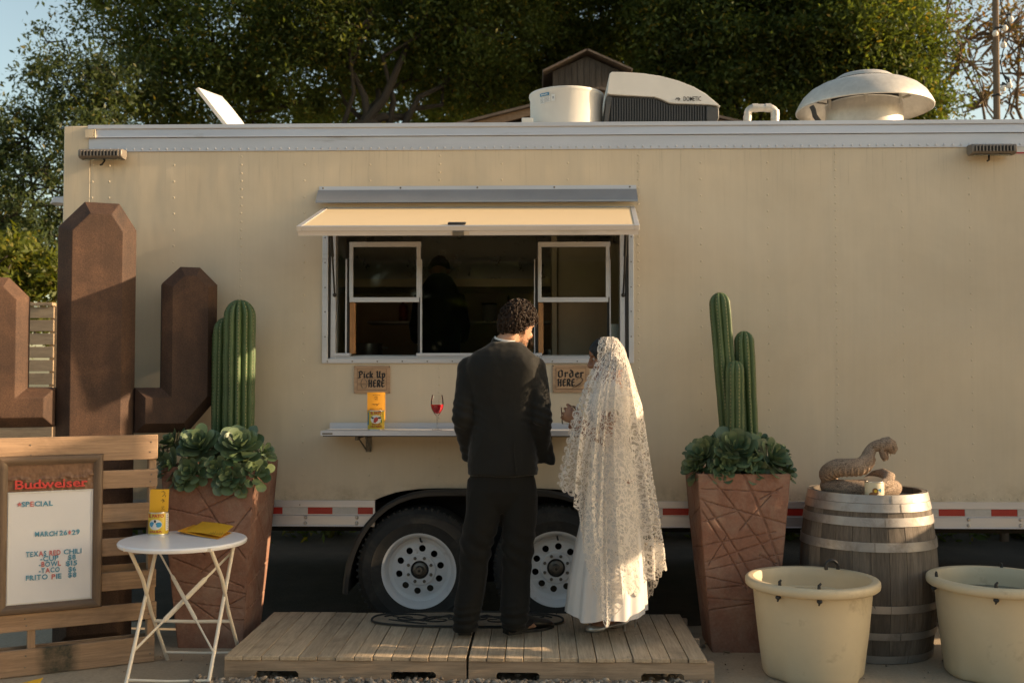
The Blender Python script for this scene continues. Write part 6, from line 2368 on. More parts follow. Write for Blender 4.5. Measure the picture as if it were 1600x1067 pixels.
ns = 24
for k in range(ns):
    a0_, a1_ = 2 * pi * (k + 0.012) / ns, 2 * pi * (k + 0.988) / ns
    o_, i_ = [], []
    rings = []
    nzs = 12
    wob = random.uniform(-0.0018, 0.0018)
    for j in range(nzs + 1):
        z = 0.002 + (bh - 0.002) * j / nzs
        r = brad(z) + wob
        am = (a0_ + a1_) / 2
        ring = [(bcx + rr * cos(a), bcy + rr * sin(a), z) for rr, a in ((r, a0_), (r + 0.001, am), (r, a1_), (r - 0.022, a1_), (r - 0.022, a0_))]
        rings.append(ring)
    obj('stave', MB().loft(rings), M['stave'], BRL, angle=25)
for (z0, z1) in ((0.842, 0.886), (0.796, 0.840), (0.722, 0.768), (0.592, 0.640), (0.272, 0.312), (0.130, 0.168), (0.004, 0.045)):
    r0, r1 = brad(z0) + 0.003, brad(z1) + 0.003
    rows = [(r0, z0), (r0 + 0.003, z0), (r1 + 0.003, z1), (r1, z1)]
    h_ = obj('hoop', MB().lathe(rows + [rows[0]], (bcx, bcy, 0), 64), M['hoop'], BRL, angle=50)
    a = radians(-92 + random.uniform(-25, 20))
    rm_ = (r0 + r1) / 2 + 0.0045
    Mr = Matrix.Rotation(a, 3, 'Z')
    obj('hoop_joint', MB().obox((bcx + rm_ * cos(a), bcy + rm_ * sin(a), (z0 + z1) / 2), (0.0016, 0.0022, (z1 - z0) * 0.94), Mr @ Matrix.Rotation(-atan2(r1 - r0, z1 - z0) * -1, 3, 'Y')), M['hub'], h_, smooth=False)
obj('head', MB().lathe([(0.0, bh - 0.035), (brad(bh) - 0.021, bh - 0.035), (brad(bh) - 0.021, bh - 0.05), (0, bh - 0.05)], (bcx, bcy, 0), 48), M['stave'], BRL, angle=40)
ck = MB().tube([P(1300 + 9.5 * cos(radians(200 - 24 * k)), 886 - 11 * sin(radians(200 - 24 * k)), bcy - .345) for k in range(10)], 0.010, 7)
obj('rope_ring', ck, M['black'], BRL)

# stone snake coiled on the barrel
def snake_mat():
    m, n, l, b = newmat('scaled_snake_stone')
    v = coords(n, l, (1, 1, 1), 'Object')
    vo = n.new('ShaderNodeTexVoronoi')
    vo.feature = 'DISTANCE_TO_EDGE'
    vo.inputs['Scale'].default_value = 95
    l.new(v, vo.inputs['Vector'])
    sc = ramp(n, l, vo.outputs['Distance'], [(0, g(0)), (0.10, g(1))])
    c = ramp(n, l, noise_tex(n, l, v, 14, 6, 0.7), [(0.3, (0.29, 0.205, 0.145)), (0.7, (0.46, 0.345, 0.25))])
    c = mul(n, l, c, ramp(n, l, vo.outputs['Distance'], [(0, g(0.45)), (0.12, g(1.05))]))
    l.new(c, b.inputs['Base Color'])
    b.inputs['Roughness'].default_value = 0.8
    bump(n, l, b, sc, 0.9, 0.006)
    return m


M['snake'] = snake_mat()
M['snake_belly'] = mat('pale_snake_belly', (0.36, 0.25, 0.17), 0.75, var=0.12, vscale=20)
SN = thing('snake_statue', 'brown coiled snake statue with open jaws on the barrel', 'statue', (bcx, bcy, bh))
ctrl = []
zbase = bh - 0.035 + 0.052
sc0 = Vector((P(1343, 752, bcy).x, bcy - 0.02, 0))
for k in range(0, 15):                                   # flat coil on the barrel head
    a = radians(150 - 24 * k)
    ctrl.append((sc0 + Vector((0.178 * cos(a), 0.135 * sin(a), zbase + 0.002 - 0.012 * (1 - k / 14))), 0.028 + 0.018 * min(1, k / 8)))
up_px = [((1298, 752), -.42, .043), ((1293, 740), -.44, .047), ((1307, 731), -.50, .049), ((1328, 730), -.54, .049), ((1345, 728), -.53, .047), ((1354, 719), -.48, .041), ((1358, 708), -.45, .034), ((1363, 700), -.44, .030), ((1371, 696), -.45, .032), ((1379, 694), -.46, .031)]
ctrl += [(P(a[0], a[1], y), r) for a, y, r in up_px]
cp = [c for c, _ in ctrl]
cr = [r for _, r in ctrl]


def catmull(ps, t):
    i = min(int(t), len(ps) - 2)
    f = t - i
    p0, p1, p2, p3 = ps[max(i - 1, 0)], ps[i], ps[i + 1], ps[min(i + 2, len(ps) - 1)]
    return 0.5 * ((2 * p1) + (p2 - p0) * f + (2 * p0 - 5 * p1 + 4 * p2 - p3) * f * f + (3 * p1 - p0 - 3 * p2 + p3) * f ** 3)


nt = 150
pts = [catmull(cp, (len(cp) - 1) * k / nt) for k in range(nt + 1)]
rs = [catmull(cr, (len(cr) - 1) * k / nt) for k in range(nt + 1)]
sb = MB().tube(pts, rs, 18)
obj('body', sb, M['snake'], SN)
be = MB()
kk0 = int(nt * 16.2 / (len(cp) - 1))
for k in range(kk0, nt - 22, 2):                          # belly plates on the raised part
    p, r = pts[k], rs[k]
    t_ = (pts[k + 1] - pts[k - 1]).normalized()
    side = Vector((0, -1, -0.95))
    side = (side - t_ * side.dot(t_)).normalized()
    w_ = t_.cross(side)
    arc_ = [p + (side * cos(x) + w_ * sin(x)) * (r * 1.0) for x in np.linspace(-0.75, 0.75, 7)]
    be.tube(arc_, [0.003, 0.0055, 0.0062, 0.0065, 0.0062, 0.0055, 0.003], 5)
obj('belly_plate', be, M['snake_belly'], SN)['kind'] = 'stuff'
# head: wide upper jaw and dropped lower jaw
h0 = P(1380, 695, -.46)
def hp(px, py, dy=0):
    return P(px, py, -.46 + dy)
uj = MB().tube([hp(1374, 696), hp(1380, 694.5), hp(1386, 694), hp(1391, 697), hp(1394.5, 703), hp(1394, 709)], [.028, .040, .046, .042, .032, .016], 14, squash=0.95, refv=(0, 1, 0))
obj('upper_jaw', uj, M['snake'], SN)
lj = MB().tube([hp(1377, 700), hp(1379.5, 708), hp(1381.5, 715), hp(1382.5, 720)], [.028, .030, .027, .014], 12, squash=0.6, refv=(0, 1, 0))
obj('lower_jaw', lj, M['snake'], SN)
obj('mouth', MB().tube([hp(1381, 702, -.012), hp(1385, 710, -.012), hp(1387, 717, -.008)], [.020, .019, .008], 10, squash=0.6, refv=(0, 1, 0)), M['relief'], SN)
obj('tongue', MB().tube([hp(1383, 706, -.026), hp(1386, 714, -.028), hp(1387, 719, -.02)], [.006, .005, .002], 6), M['snake_belly'], SN)
for dx in (-3, 3):
    obj('fang', MB().tube([hp(1390 + dx * .6, 706, -.02 + dx * .004), hp(1389.5 + dx * .6, 713, -.02 + dx * .004)], [.004, .001], 6), M['snake_belly'], SN)
obj('eye', MB().sphere(hp(1388, 697, -.034), 0.008, 8, 6), M['black'], SN)
tl = MB().tube([P(1352, 764, -.56), P(1372, 762, -.56), P(1386, 755, -.54), P(1389, 745, -.50), P(1380, 740, -.46), P(1366, 742, -.42), P(1354, 748, -.38)], [.034, .038, .036, .034, .031, .026, .016], 16)
obj('tail_coil', tl, M['snake'], SN)

cc = P(1363, 769.5, -.62)
c3_ = Can('label_can', 'cream tin can with a brown dinosaur print beside the snake', (cc.x, -0.655, bh - 0.034), 0.0505, 0.105, facing((cc.x, -0.655)), M['can_cream'])
c3_.patch([(-0.030, 0.030), (-0.020, 0.036), (-0.014, 0.020), (-0.009, 0.034), (0.004, 0.036), (0.008, 0.020), (0.013, 0.036), (0.022, 0.048), (0.012, 0.056), (0.0, 0.052), (-0.016, 0.050), (-0.028, 0.042)], M['can_brown'], 0.0004)
c3_.ell(0.004, 0.058, 0.015, 0.015, M['can_brown'], 0.0008, 12)
c3_.ell(0.006, 0.056, 0.008, 0.008, M['can_yellow'], 0.0012, 12)
c3_.patch([(0.016, 0.064), (0.034, 0.070), (0.040, 0.062), (0.036, 0.048), (0.026, 0.058)], M['can_blue'], 0.0004)
lid = MB().lathe([(0.0, 0.0), (0.047, 0.0), (0.048, 0.003), (0.0, 0.003)], c3_.c + Vector((0.0, 0.01, 0.112)), 28, Matrix.Rotation(radians(14), 3, 'X'))
obj('lid', lid, M['tin'], c3_.o, angle=40)

# ------------------------------------------------------------------ pallet deck
M['deck'] = wood('grey_deck_plank', (0.36, 0.275, 0.185), (0.52, 0.41, 0.285), 1, 0.85, 24, 0.5, 0.14)
M['deck_x'] = wood('brown_deck_beam', (0.30, 0.215, 0.145), (0.43, 0.325, 0.225), 0, 0.85, 24, 0.5)
DZ = 0.147
yF, yBk = -1.18, -0.235


def deck(label, x0, x1, n, beam1):
    o = thing('deck_pallet', label, 'pallet', ((x0 + x1) / 2, (yF + yBk) / 2, 0), 0, 'pallets forming the deck')
    w = (x1 - x0) / n
    for k in range(n):
        a = x0 + w * k + 0.0015
        b = x0 + w * (k + 1) - random.choice((0.0018, 0.002, 0.004))
        y0 = yF + random.uniform(-.004, .005)
        mb = MB().box(a, b, y0, yBk + random.uniform(-.006, .006), DZ - 0.02, DZ + random.uniform(-.001, .001))
        pk = obj('plank', mb, M['deck'], o, bevel=0.0025)
        nl = MB()
        for y in (yF + 0.03, (yF + yBk) / 2, yBk - 0.03):
            nl.sphere(((a + b) / 2 + random.uniform(-.02, .02), y, DZ), 0.003, 6, 4, (1, 1, .4))
        no = obj('nail', nl, M['hub'], pk)
        no['kind'] = 'stuff'
    zt_ = DZ - 0.0205
    for y in (yF + 0.006, (yF + yBk) / 2 - 0.02, yBk - 0.046):
        L_ = beam1 - x0
        n1, n2 = (P(398, 1040, yF).x, P(466, 1040, yF).x), (P(610, 1040, yF).x, P(681, 1040, yF).x)
        if x0 > -0.5:
            n1, n2 = (P(775, 1040, yF).x, P(843, 1040, yF).x), (P(1002, 1040, yF).x, P(1069, 1040, yF).x)
        hn = zt_ - 0.052
        poly = [(x0, 0.002), (n1[0], 0.002), (n1[0], hn - 0.012), (n1[0] + 0.012, hn), (n1[1] - 0.012, hn), (n1[1], hn - 0.012), (n1[1], 0.002), (n2[0], 0.002), (n2[0], hn - 0.012), (n2[0] + 0.012, hn), (n2[1] - 0.012, hn), (n2[1], hn - 0.012), (n2[1], 0.002), (beam1, 0.002), (beam1, zt_), (x0, zt_)]
        obj('beam', MB().prism(poly, y, y + 0.04), M['deck_x'], o, smooth=False)


dl0, dl1 = P(350.5, 1022, yF).x, P(728.5, 1024, yF).x
dr0, dr1 = P(732, 1024, yF).x, P(1105, 1026, yF).x
deck('weathered deck pallet on the left, in front of the wheel', dl0, dl1, 13, dl1)
deck('weathered deck pallet on the right, under the bride', dr0, dr1, 13, dr1 + 0.035)

# oval door mat with scrollwork
mc = P(730, 969.5, -0.5)
A_ = G(580, 969, DZ + .006).x
B_ = G(880, 969, DZ + .006).x
mcx, mcy, ma, mb_h = (A_ + B_) / 2, (G(730, 953.5, DZ).y + G(730, 986.5, DZ).y) / 2, (B_ - A_) / 2, (G(730, 953.5, DZ).y - G(730, 986.5, DZ).y) / 2
mb_h = min(mb_h, yBk - 0.012 - mcy)
DM = thing('door_mat', 'oval door mat with black scrollwork on the deck', 'mat', (mcx, mcy, DZ))
M['coir'] = mat('trodden_coir', (0.27, 0.215, 0.15), 0.95, var=0.25, vscale=40, bmp=0.6, bscale=200)
sup = lambda a, k=1.0: (mcx + ma * k * (abs(cos(a)) ** 0.75) * (1 if cos(a) >= 0 else -1), mcy + mb_h * k * (abs(sin(a)) ** 0.75) * (1 if sin(a) >= 0 else -1))
rim = [sup(2 * pi * k / 72) for k in range(72)]
obj('base', MB().prism(rim, DZ + 0.002, DZ + 0.007, fn=lambda u, w, a: (u, w, a)), M['coir'], DM, smooth=False)
obj('border', MB().tube([(x, y, DZ + 0.010) for x, y in rim], 0.006, 6, closed=True, squash=1.0), M['rubber'], DM)
scl = MB()


def spiral(cx, cy, r0, turns, a0_, flip=1, sx=1.0):
    pts = []
    nn_ = int(24 * turns)
    for k in range(nn_ + 1):
        t = k / nn_
        a = a0_ + flip * 2 * pi * turns * t
        r = r0 * (1 - 0.86 * t)
        pts.append((cx + sx * r * cos(a), cy + r * sin(a), DZ + 0.010))
    scl.tube(pts, [0.0060 * (1 - 0.6 * k / nn_) for k in range(nn_ + 1)], 5)


for s in (-1, 1):
    spiral(mcx + s * ma * 0.62, mcy + 0.02, mb_h * 0.55, 1.4, 0.3 if s > 0 else pi - 0.3, s, 1.5)
    spiral(mcx + s * ma * 0.30, mcy - 0.02, mb_h * 0.50, 1.3, pi if s > 0 else 0, -s, 1.5)
    spiral(mcx + s * ma * 0.12, mcy + 0.03, mb_h * 0.42, 1.2, pi / 2, s, 1.3)
    scl.tube([(mcx, mcy, DZ + .010), (mcx + s * ma * 0.2, mcy + 0.09, DZ + .010), (mcx + s * ma * 0.45, mcy - 0.05, DZ + .010), (mcx + s * ma * 0.8, mcy + 0.06, DZ + .010)], [.006, .006, .005, .003], 5)
    scl.tube([(mcx + s * ma * .4, mcy - .12, DZ + .010), (mcx + s * ma * .6, mcy - .08, DZ + .010), (mcx + s * ma * .82, mcy - .02, DZ + .010)], [.003, .006, .003], 5)
obj('scrollwork', scl, M['rubber'], DM)['kind'] = 'stuff'

# ------------------------------------------------------------------ gravel along the deck, grit and dry leaves
M['gravel'] = leaf = None


def gravel_mat():
    m, n, l, b = newmat('river_gravel')
    geo = n.new('ShaderNodeNewGeometry')
    c = ramp(n, l, geo.outputs['Random Per Island'], [(0, (0.13, 0.105, 0.08)), (0.4, (0.24, 0.195, 0.15)), (0.75, (0.34, 0.28, 0.215)), (0.93, (0.42, 0.36, 0.29)), (1, (0.17, 0.09, 0.05))])
    l.new(c, b.inputs['Base Color'])
    b.inputs['Roughness'].default_value = 0.8
    return m


M['gravel'] = gravel_mat()
ico = bmesh.new()
bmesh.ops.create_icosphere(ico, subdivisions=1, radius=1)
iv = np.array([v.co[:] for v in ico.verts])
ifc = np.array([[v.index for v in f.verts] for f in ico.faces])
ico.free()


def stones(n, xr, yr, size, z0, hole=None):
    V, Fq = [], []
    k = 0
    while k < n:
        x, y = rng.uniform(*xr), rng.uniform(*yr)
        if hole and not hole(x, y):
            n -= 1
            continue
        s = size * rng.uniform(0.45, 1.35)
        sc3 = s * rng.uniform(0.6, 1.3, 3)
        sc3[2] *= 0.75
        p = iv * (1 + 0.22 * rng.normal(size=(len(iv), 1))) * sc3
        a = rng.uniform(0, 2 * pi)
        p = p @ np.array([[cos(a), -sin(a), 0], [sin(a), cos(a), 0], [0, 0, 1]])
        V.append(p + np.array([x, y, z0 + abs(rng.normal()) * s * 0.5]))
        Fq.append(ifc + k * len(iv))
        k += 1
    return np.concatenate(V), np.concatenate(Fq)


gx0, gx1 = dl0 - 0.14, dr1 + 0.02
V1, F1 = stones(6000, (gx0, gx1), (yF - 0.75, yF - 0.004), 0.0135, 0.020, lambda x, y: True)
V2, F2 = stones(2600, (gx0, gx1), (yF - 0.20, yF - 0.010), 0.0125, 0.034)
V3, F3 = stones(260, (dl0, dr1), (yF + 0.05, yF + 0.35), 0.016, 0.01)
o = link('gravel', numpy_mesh('gravel', np.concatenate([V1, V2, V3]), np.concatenate([F1, F2 + len(V1), F3 + len(V1) + len(V2)]), M['gravel']))
tag(o, 'bed of small pale gravel along the front of the deck', 'gravel', None, 'stuff')
V1, F1 = stones(420, (-3.0, 3.2), (-1.5, 0.4), 0.004, 0.002)
V2, F2 = stones(60, (0.9, 2.9), (-0.9, -0.05), 0.010, 0.003)
o = link('grit', numpy_mesh('grit', np.concatenate([V1, V2]), np.concatenate([F1, F2 + len(V1)]), M['gravel']))
tag(o, 'loose grit and crumbs scattered over the concrete', 'grit', None, 'stuff')
M['dry_leaf'] = mat('dry_leaf', (0.20, 0.145, 0.09), 0.8, var=0.3, vscale=20, rnd=0.3)
for (px, py, s, lb) in ((1370, 1027, .03, 'dry leaf by the barrel foot, nearest the empty cream tub'), (1395, 1029, .035, 'dry leaf in front of the middle of the barrel foot'), (1425, 1024, .035, 'dry leaf at the right side of the barrel foot'), (1455, 1006, .02, 'small dry leaf between barrel and water filled tub, close to the trailer'),
                        (1474, 1033, .02, 'small dry leaf close to the foot of the water filled tub'), (1135, 1019, .025, 'dry leaf at the front foot of the right terracotta planter'), (1104, 1005, .02, 'small dry leaf between the deck corner and the right planter'), (1450, 1018, .018, 'tiny dry leaf midway between barrel and water filled tub'), (452, 1061, .02, 'small dry leaf on the gravel in front of the left deck pallet')):
    p = G(px, py, 0.006)
    mb = MB()
    a = random.uniform(0, pi)
    pts = []
    for i in range(7):
        t = i / 6
        w = s * 0.38 * sin(pi * t) ** 0.7
        for sd in (-1, 0, 1):
            u, v_ = (t - .5) * s * 1.6, sd * w
            pts.append((p.x + u * cos(a) - v_ * sin(a), p.y + u * sin(a) + v_ * cos(a), 0.004 + abs(sd) * s * 0.35 + s * 0.25 * (t - .5) ** 2))
    fs_ = [(i * 3 + j, i * 3 + j + 1, (i + 1) * 3 + j + 1, (i + 1) * 3 + j) for i in range(6) for j in range(2)]
    mb.add(pts, fs_)
    o = obj('dry_leaf', mb, M['dry_leaf'], None, recalc=False)
    tag(o, lb, 'leaf', 'dry leaves on the ground')
# ================================================================== people
def fuse(mb, voxel, smooth=4, fold=None, name='fused'):
    """One continuous surface out of overlapping closed shapes."""
    me = mb.mesh(name, [], False)
    o = bpy.data.objects.new(name, me)
    COL.objects.link(o)
    r = o.modifiers.new('r', 'REMESH')
    r.mode, r.voxel_size, r.adaptivity = 'VOXEL', voxel, 0.0
    if smooth:
        s = o.modifiers.new('s', 'SMOOTH')
        s.factor, s.iterations = 0.5, smooth
    dg = bpy.context.evaluated_depsgraph_get()
    out = bpy.data.meshes.new_from_object(o.evaluated_get(dg))
    bpy.data.objects.remove(o)
    bpy.data.meshes.remove(me)
    out.name = name
    if fold:
        n = len(out.vertices)
        co = np.empty(n * 3, np.float32)
        out.vertices.foreach_get('co', co)
        no = np.empty(n * 3, np.float32)
        out.vertex_normals.foreach_get('vector', no)
        co, no = co.reshape(-1, 3), no.reshape(-1, 3)
        d = np.array([fold(Vector(c)) for c in co])
        out.vertices.foreach_set('co', (co + no * d[:, None]).ravel())
    out.polygons.foreach_set('use_smooth', [True] * len(out.polygons))
    out.update()
    return out


def place(name, me, m, root, parent=None):
    me.transform(_rootM[root.name])
    me.materials.clear()
    me.materials.append(m)
    return link(name, me, parent or root)


def oval(c, a, b, n=28, e=2.3, M3=None):
    """horizontal superellipse ring: half width a (x), half depth b (y)"""
    out = []
    for j in range(n):
        t = 2 * pi * j / n
        ct, st = cos(t), sin(t)
        p = Vector((a * abs(ct) ** (2 / e) * (1 if ct >= 0 else -1), b * abs(st) ** (2 / e) * (1 if st >= 0 else -1), 0))
        out.append(Vector(c) + (M3 @ p if M3 else p))
    return out


def head_shape(mb, O, R, s=1.0, female=False):
    """head with face; O centre at ear height, R 3x3 frame (x right, y forward, z up)"""
    f = lambda x, y, z: O + R @ (Vector((x, y, z)) * s)
    prof = [(-.121, .068, .030, .012), (-.114, .084, .010, .026), (-.102, .090, -.006, .037), (-.085, .089, -.026, .047), (-.066, .087, -.048, .055), (-.045, .086, -.068, .061), (-.02, .086, -.084, .066), (.006, .085, -.094, .070), (.022, .083, -.098, .072), (.040, .089, -.101, .0735), (.062, .089, -.101, .074), (.084, .079, -.094, .069), (.102, .060, -.078, .057), (.115, .034, -.05, .036), (.121, .006, -.02, .012)]
    rings = []
    for z, fy, by, w in prof:
        if female:
            w *= 0.95
            if z < -.05:
                w *= 0.93
        cy, hy = (fy + by) / 2, (fy - by) / 2
        ring = []
        for j in range(40):
            t = 2 * pi * j / 40
            x = w * (abs(cos(t)) ** 0.88) * (1 if cos(t) >= 0 else -1)
            y = cy + hy * (abs(sin(t)) ** 0.92) * (1 if sin(t) >= 0 else -1)
            # shallow eye sockets
            if y > 0.03:
                dz, dx = (z - .016) / .016, (abs(x) - .031) / .018
                y -= .010 * exp(-dz * dz - dx * dx)
            ring.append(f(x, y, z))
        rings.append(ring)
    mb.loft(rings)
    # nose, lips, chin, brow, ears, neck root
    mb.tube([f(0, .080, .034), f(0, .090, .018), f(0, .099, .0), f(0, .108, -.018), f(0, .104, -.028), f(0, .090, -.033)], [.007 * s, .008 * s, .0095 * s, .012 * s, .011 * s, .007 * s], 10)
    for sx in (-1, 1):
        mb.sphere(f(sx * .011, .092, -.026), .0085 * s, 8, 6)
        mb.tube([f(sx * .012, .086, .038), f(sx * .032, .082, .041), f(sx * .050, .068, .035)], [.007 * s, .0075 * s, .005 * s], 8)
        ear = [f(sx * (.072 + .006 * k), -.010 - .012 * cos(a), -.004 + .030 * sin(a)) for k, a in ((0, -1.5), (1, -.6), (1.4, .3), (1.4, 1.2), (1, 2.0), (.5, 2.9))]
        mb.tube(ear, [.007 * s] * 6, 8)
        mb.tube([f(sx * .068, -.004, -.028), f(sx * .074, -.010, 0), f(sx * .070, -.012, .024)], [.008 * s, .011 * s, .009 * s], 8, squash=0.7)
        mb.sphere(f(sx * .036, .066, -.018), .022 * s, 10, 8, (1, .8, .9))
    mb.tube([f(-.024, .076, -.062), f(-.010, .089, -.0575), f(0, .0895, -.059), f(.010, .089, -.0575), f(.024, .076, -.062)], [.003 * s, .0065 * s, .0062 * s, .0065 * s, .003 * s], 8)
    mb.tube([f(-.022, .076, -.068), f(0, .0885, -.0705), f(.022, .076, -.068)], [.003 * s, .0075 * s, .003 * s], 8)
    mb.sphere(f(0, .080, -.103), .017 * s, 10, 8)
    return f


def hand_shape(mb, W, R, side=1, curl=(35, 45, 30), thumb=0.6, s=1.0, spread=1.0):
    """W wrist, R frame: x across the palm (towards the thumb times side), y along the fingers, z palm side."""
    f = lambda x, y, z: W + R @ (Vector((x * side, y, z)) * s)
    # palm as a closed loft
    rings = []
    for y, w, t in ((-.02, .026, .020), (.01, .030, .018), (.04, .039, .0165), (.07, .042, .0145), (.088, .040, .012)):
        rings.append([f(w * cos(2 * pi * j / 16), y, t * sin(2 * pi * j / 16)) for j in range(16)])
    mb.loft(rings)
    for k, (x, Ln, r) in enumerate(((.030, .072, .0088), (.0105, .080, .0090), (-.0095, .074, .0086), (-.0285, .060, .0076))):
        p = Vector((x * spread, .072, 0))
        a = 0.0
        pts = [p - Vector((0, .02, 0)), p]
        yaw = (x * spread) * 2.2
        for j, fr in enumerate((.45, .32, .26)):
            a += radians(curl[j] * (1 + 0.06 * k))
            p = p + Vector((sin(yaw) * cos(a), cos(yaw) * cos(a), sin(a))) * Ln * fr
            pts.append(p)
        mb.tube([f(*q_) for q_ in pts], [r * 1.0 * s, r * 1.0 * s, r * .95 * s, r * .88 * s, r * .68 * s], 10)
        mb.sphere(f(*pts[-1]), r * .74 * s, 8, 6)
    tp = [Vector((.022, .012, .004)), Vector((.040, .030, .012 + .01 * thumb)), Vector((.048, .052, .020 + .022 * thumb)), Vector((.044, .074, .028 + .030 * thumb))]
    mb.tube([f(*q_) for q_ in tp], [.0125 * s, .0115 * s, .0098 * s, .0075 * s], 10)
    mb.sphere(f(*tp[-1]), .0078 * s, 8, 6)


def basis(fw, up=(0, 0, 1)):
    y = Vector(fw).normalized()
    u = Vector(up)
    z = (u - y * u.dot(y)).normalized()
    x = y.cross(z)
    return Matrix((x, y, z)).transposed()


def skin(name, c):
    m, n, l, b = newmat(name)
    v = coords(n, l)
    col = mul(n, l, (*c, 1), ramp(n, l, noise_tex(n, l, v, 30, 5, 0.6), [(0.3, g(0.9)), (0.7, g(1.08))]))
    l.new(col, b.inputs['Base Color'])
    b.inputs['Roughness'].default_value = 0.45
    b.inputs['Subsurface Weight'].default_value = 0.25
    b.inputs['Subsurface Radius'].default_value = (0.018, 0.007, 0.004)
    b.inputs['Subsurface Scale'].default_value = 0.6
    bump(n, l, b, noise_tex(n, l, v, 300, 4, 0.6), 0.1, 0.001)
    return m


def cloth(name, c, rough=0.85, sheen=0.35, var=0.12, weave=900, bmp=0.2):
    m, n, l, b = newmat(name)
    v = coords(n, l)
    col = mul(n, l, (*c, 1), ramp(n, l, noise_tex(n, l, v, 12, 5, 0.6), [(0.3, g(1 - var)), (0.7, g(1 + var))]))
    l.new(col, b.inputs['Base Color'])
    b.inputs['Roughness'].default_value = rough
    b.inputs['Specular IOR Level'].default_value = 0.25
    b.inputs['Sheen Weight'].default_value = sheen
    b.inputs['Sheen Roughness'].default_value = 0.4
    bump(n, l, b, noise_tex(n, l, v, weave, 2, 0.5), bmp, 0.001)
    return m


M['skin_man'] = skin('light_skin', (0.42, 0.235, 0.15))
M['skin_bride'] = skin('brown_skin', (0.25, 0.125, 0.075))
M['suit'] = cloth('black_suit_wool', (0.0068, 0.0068, 0.0056), 0.75, 0.24)
M['trouser'] = cloth('black_trouser_wool', (0.0070, 0.0071, 0.0060), 0.85, 0.10)
M['shirt'] = cloth('white_shirt_cotton', (0.72, 0.72, 0.72), 0.8, 0.1)
M['hair'] = mat('dark_brown_hair', (0.022, 0.012, 0.007), 0.6, var=0.3, vscale=60, spec=0.25)
M['hair_black'] = mat('black_hair', (0.008, 0.006, 0.005), 0.5, var=0.3, vscale=60, spec=0.5)
M['shoe'] = mat('black_leather', (0.014, 0.013, 0.012), 0.35, var=0.15, vscale=30)
M['eye'] = mat('eye_white', (0.42, 0.40, 0.38), 0.2)
M['tee'] = cloth('black_shirt_cotton', (0.012, 0.012, 0.013), 0.9, 0.15)
M['satin'] = cloth('ivory_satin', (0.60, 0.585, 0.57), 0.42, 0.15, 0.03, 400, 0.05)
M['silver_shoe'] = mat('silver_leather', (0.52, 0.48, 0.43), 0.3, 0.7, var=0.1, vscale=40)


def fold_noise(amp, sx, sy, sz, seed, amp2=0.0, f2=60):
    def fn(c):
        p = Vector((c.x * sx + seed, c.y * sy, c.z * sz))
        v = noise.noise(p) + 0.5 * noise.noise(p * 2.1 + Vector((5, 3, 1)))
        v = (1 - abs(v)) ** 2 * 1.4 - 0.7 if amp > 0 else v
        return abs(amp) * v + amp2 * noise.noise(c * f2)
    return fn


# ------------------------------------------------------------------ the groom
YM = -0.78
GR = thing('person', 'person in black suit seen from behind with curly dark hair', 'person', (P(775, 985, YM).x, YM, DZ))


def pm(px, py, dy=0.0):
    return P(px, py, YM + dy)


S_ = (YM + 6.22) / 1600          # metres per photo pixel at the groom


def torso_rings(levels, grow=0.0, e=2.5):
    rings = []
    for py, xl, xr, b, dy in levels:
        c = pm((xl + xr) / 2, py, dy)
        rings.append(oval(c, (xr - xl) / 2 * S_ + grow, b + grow, 36, e))
    return rings


jl = [(741, 731, 841, .142, .02), (722, 731, 840, .140, .02), (695, 733, 838, .136, .02), (660, 736, 834, .126, .02), (632, 735, 836, .126, .025), (605, 730, 840, .131, .027), (585, 726, 843, .130, .025), (570, 727, 844, .122, .022), (558, 733, 839, .108, .020), (549, 743, 830, .092, .022), (541, 757, 821, .076, .030), (534, 768, 814, .064, .042)]
_jf = fold_noise(0.0042, 6.5, 8, 3.2, 3.0, 0.0012, 45)


def jacket_fold(c):
    # soft drapes plus the creases that fan out from the elbows and the pocketed wrists
    v = _jf(c)
    for e, am in ((RE, .0045), (LE, .0045), (RW, .004), (LW, .004)):
        d = (c - e).length
        v += am * sin(c.z * 130 + c.x * 60 + 4 * noise.noise(c * 8)) * exp(-(d / .10) ** 2)
    return v


jm = MB().loft(torso_rings(jl))
# sleeves: hands pushed into the trouser pockets
RS, RE, RW = pm(834, 574, .03), pm(846, 655, -.03), pm(843, 716, .09)
LS, LE, LW = pm(734, 576, .04), pm(723, 652, -.03), pm(735, 716, .10)
for (a, b_, c) in ((RS, RE, RW), (LS, LE, LW)):
    pts = [a, a.lerp(b_, .35), a.lerp(b_, .7), b_, b_.lerp(c, .35), b_.lerp(c, .7), c]
    jm.tube(pts, [.066, .066, .060, .057, .054, .049, .047], 18)
# front panel of the jacket pushed back over the right wrist
fl_ = []
for t, (px, py, dy, a, b_) in enumerate(((838, 640, .07, .05, .06), (844, 680, .08, .055, .055), (851, 705, .08, .052, .045), (858, 720, .06, .034, .036), (864, 727, .05, .016, .022))):
    fl_.append(oval(pm(px, py, dy), a, b_, 16, 2.2))
jm.loft(fl_)
for s_ in (RS, LS):
    jm.sphere(s_ + Vector((0, 0, -.004)), .069, 16, 12)
jme = fuse(jm, 0.0075, 14, jacket_fold, 'jacket')
JK = place('jacket', jme, M['suit'], GR)
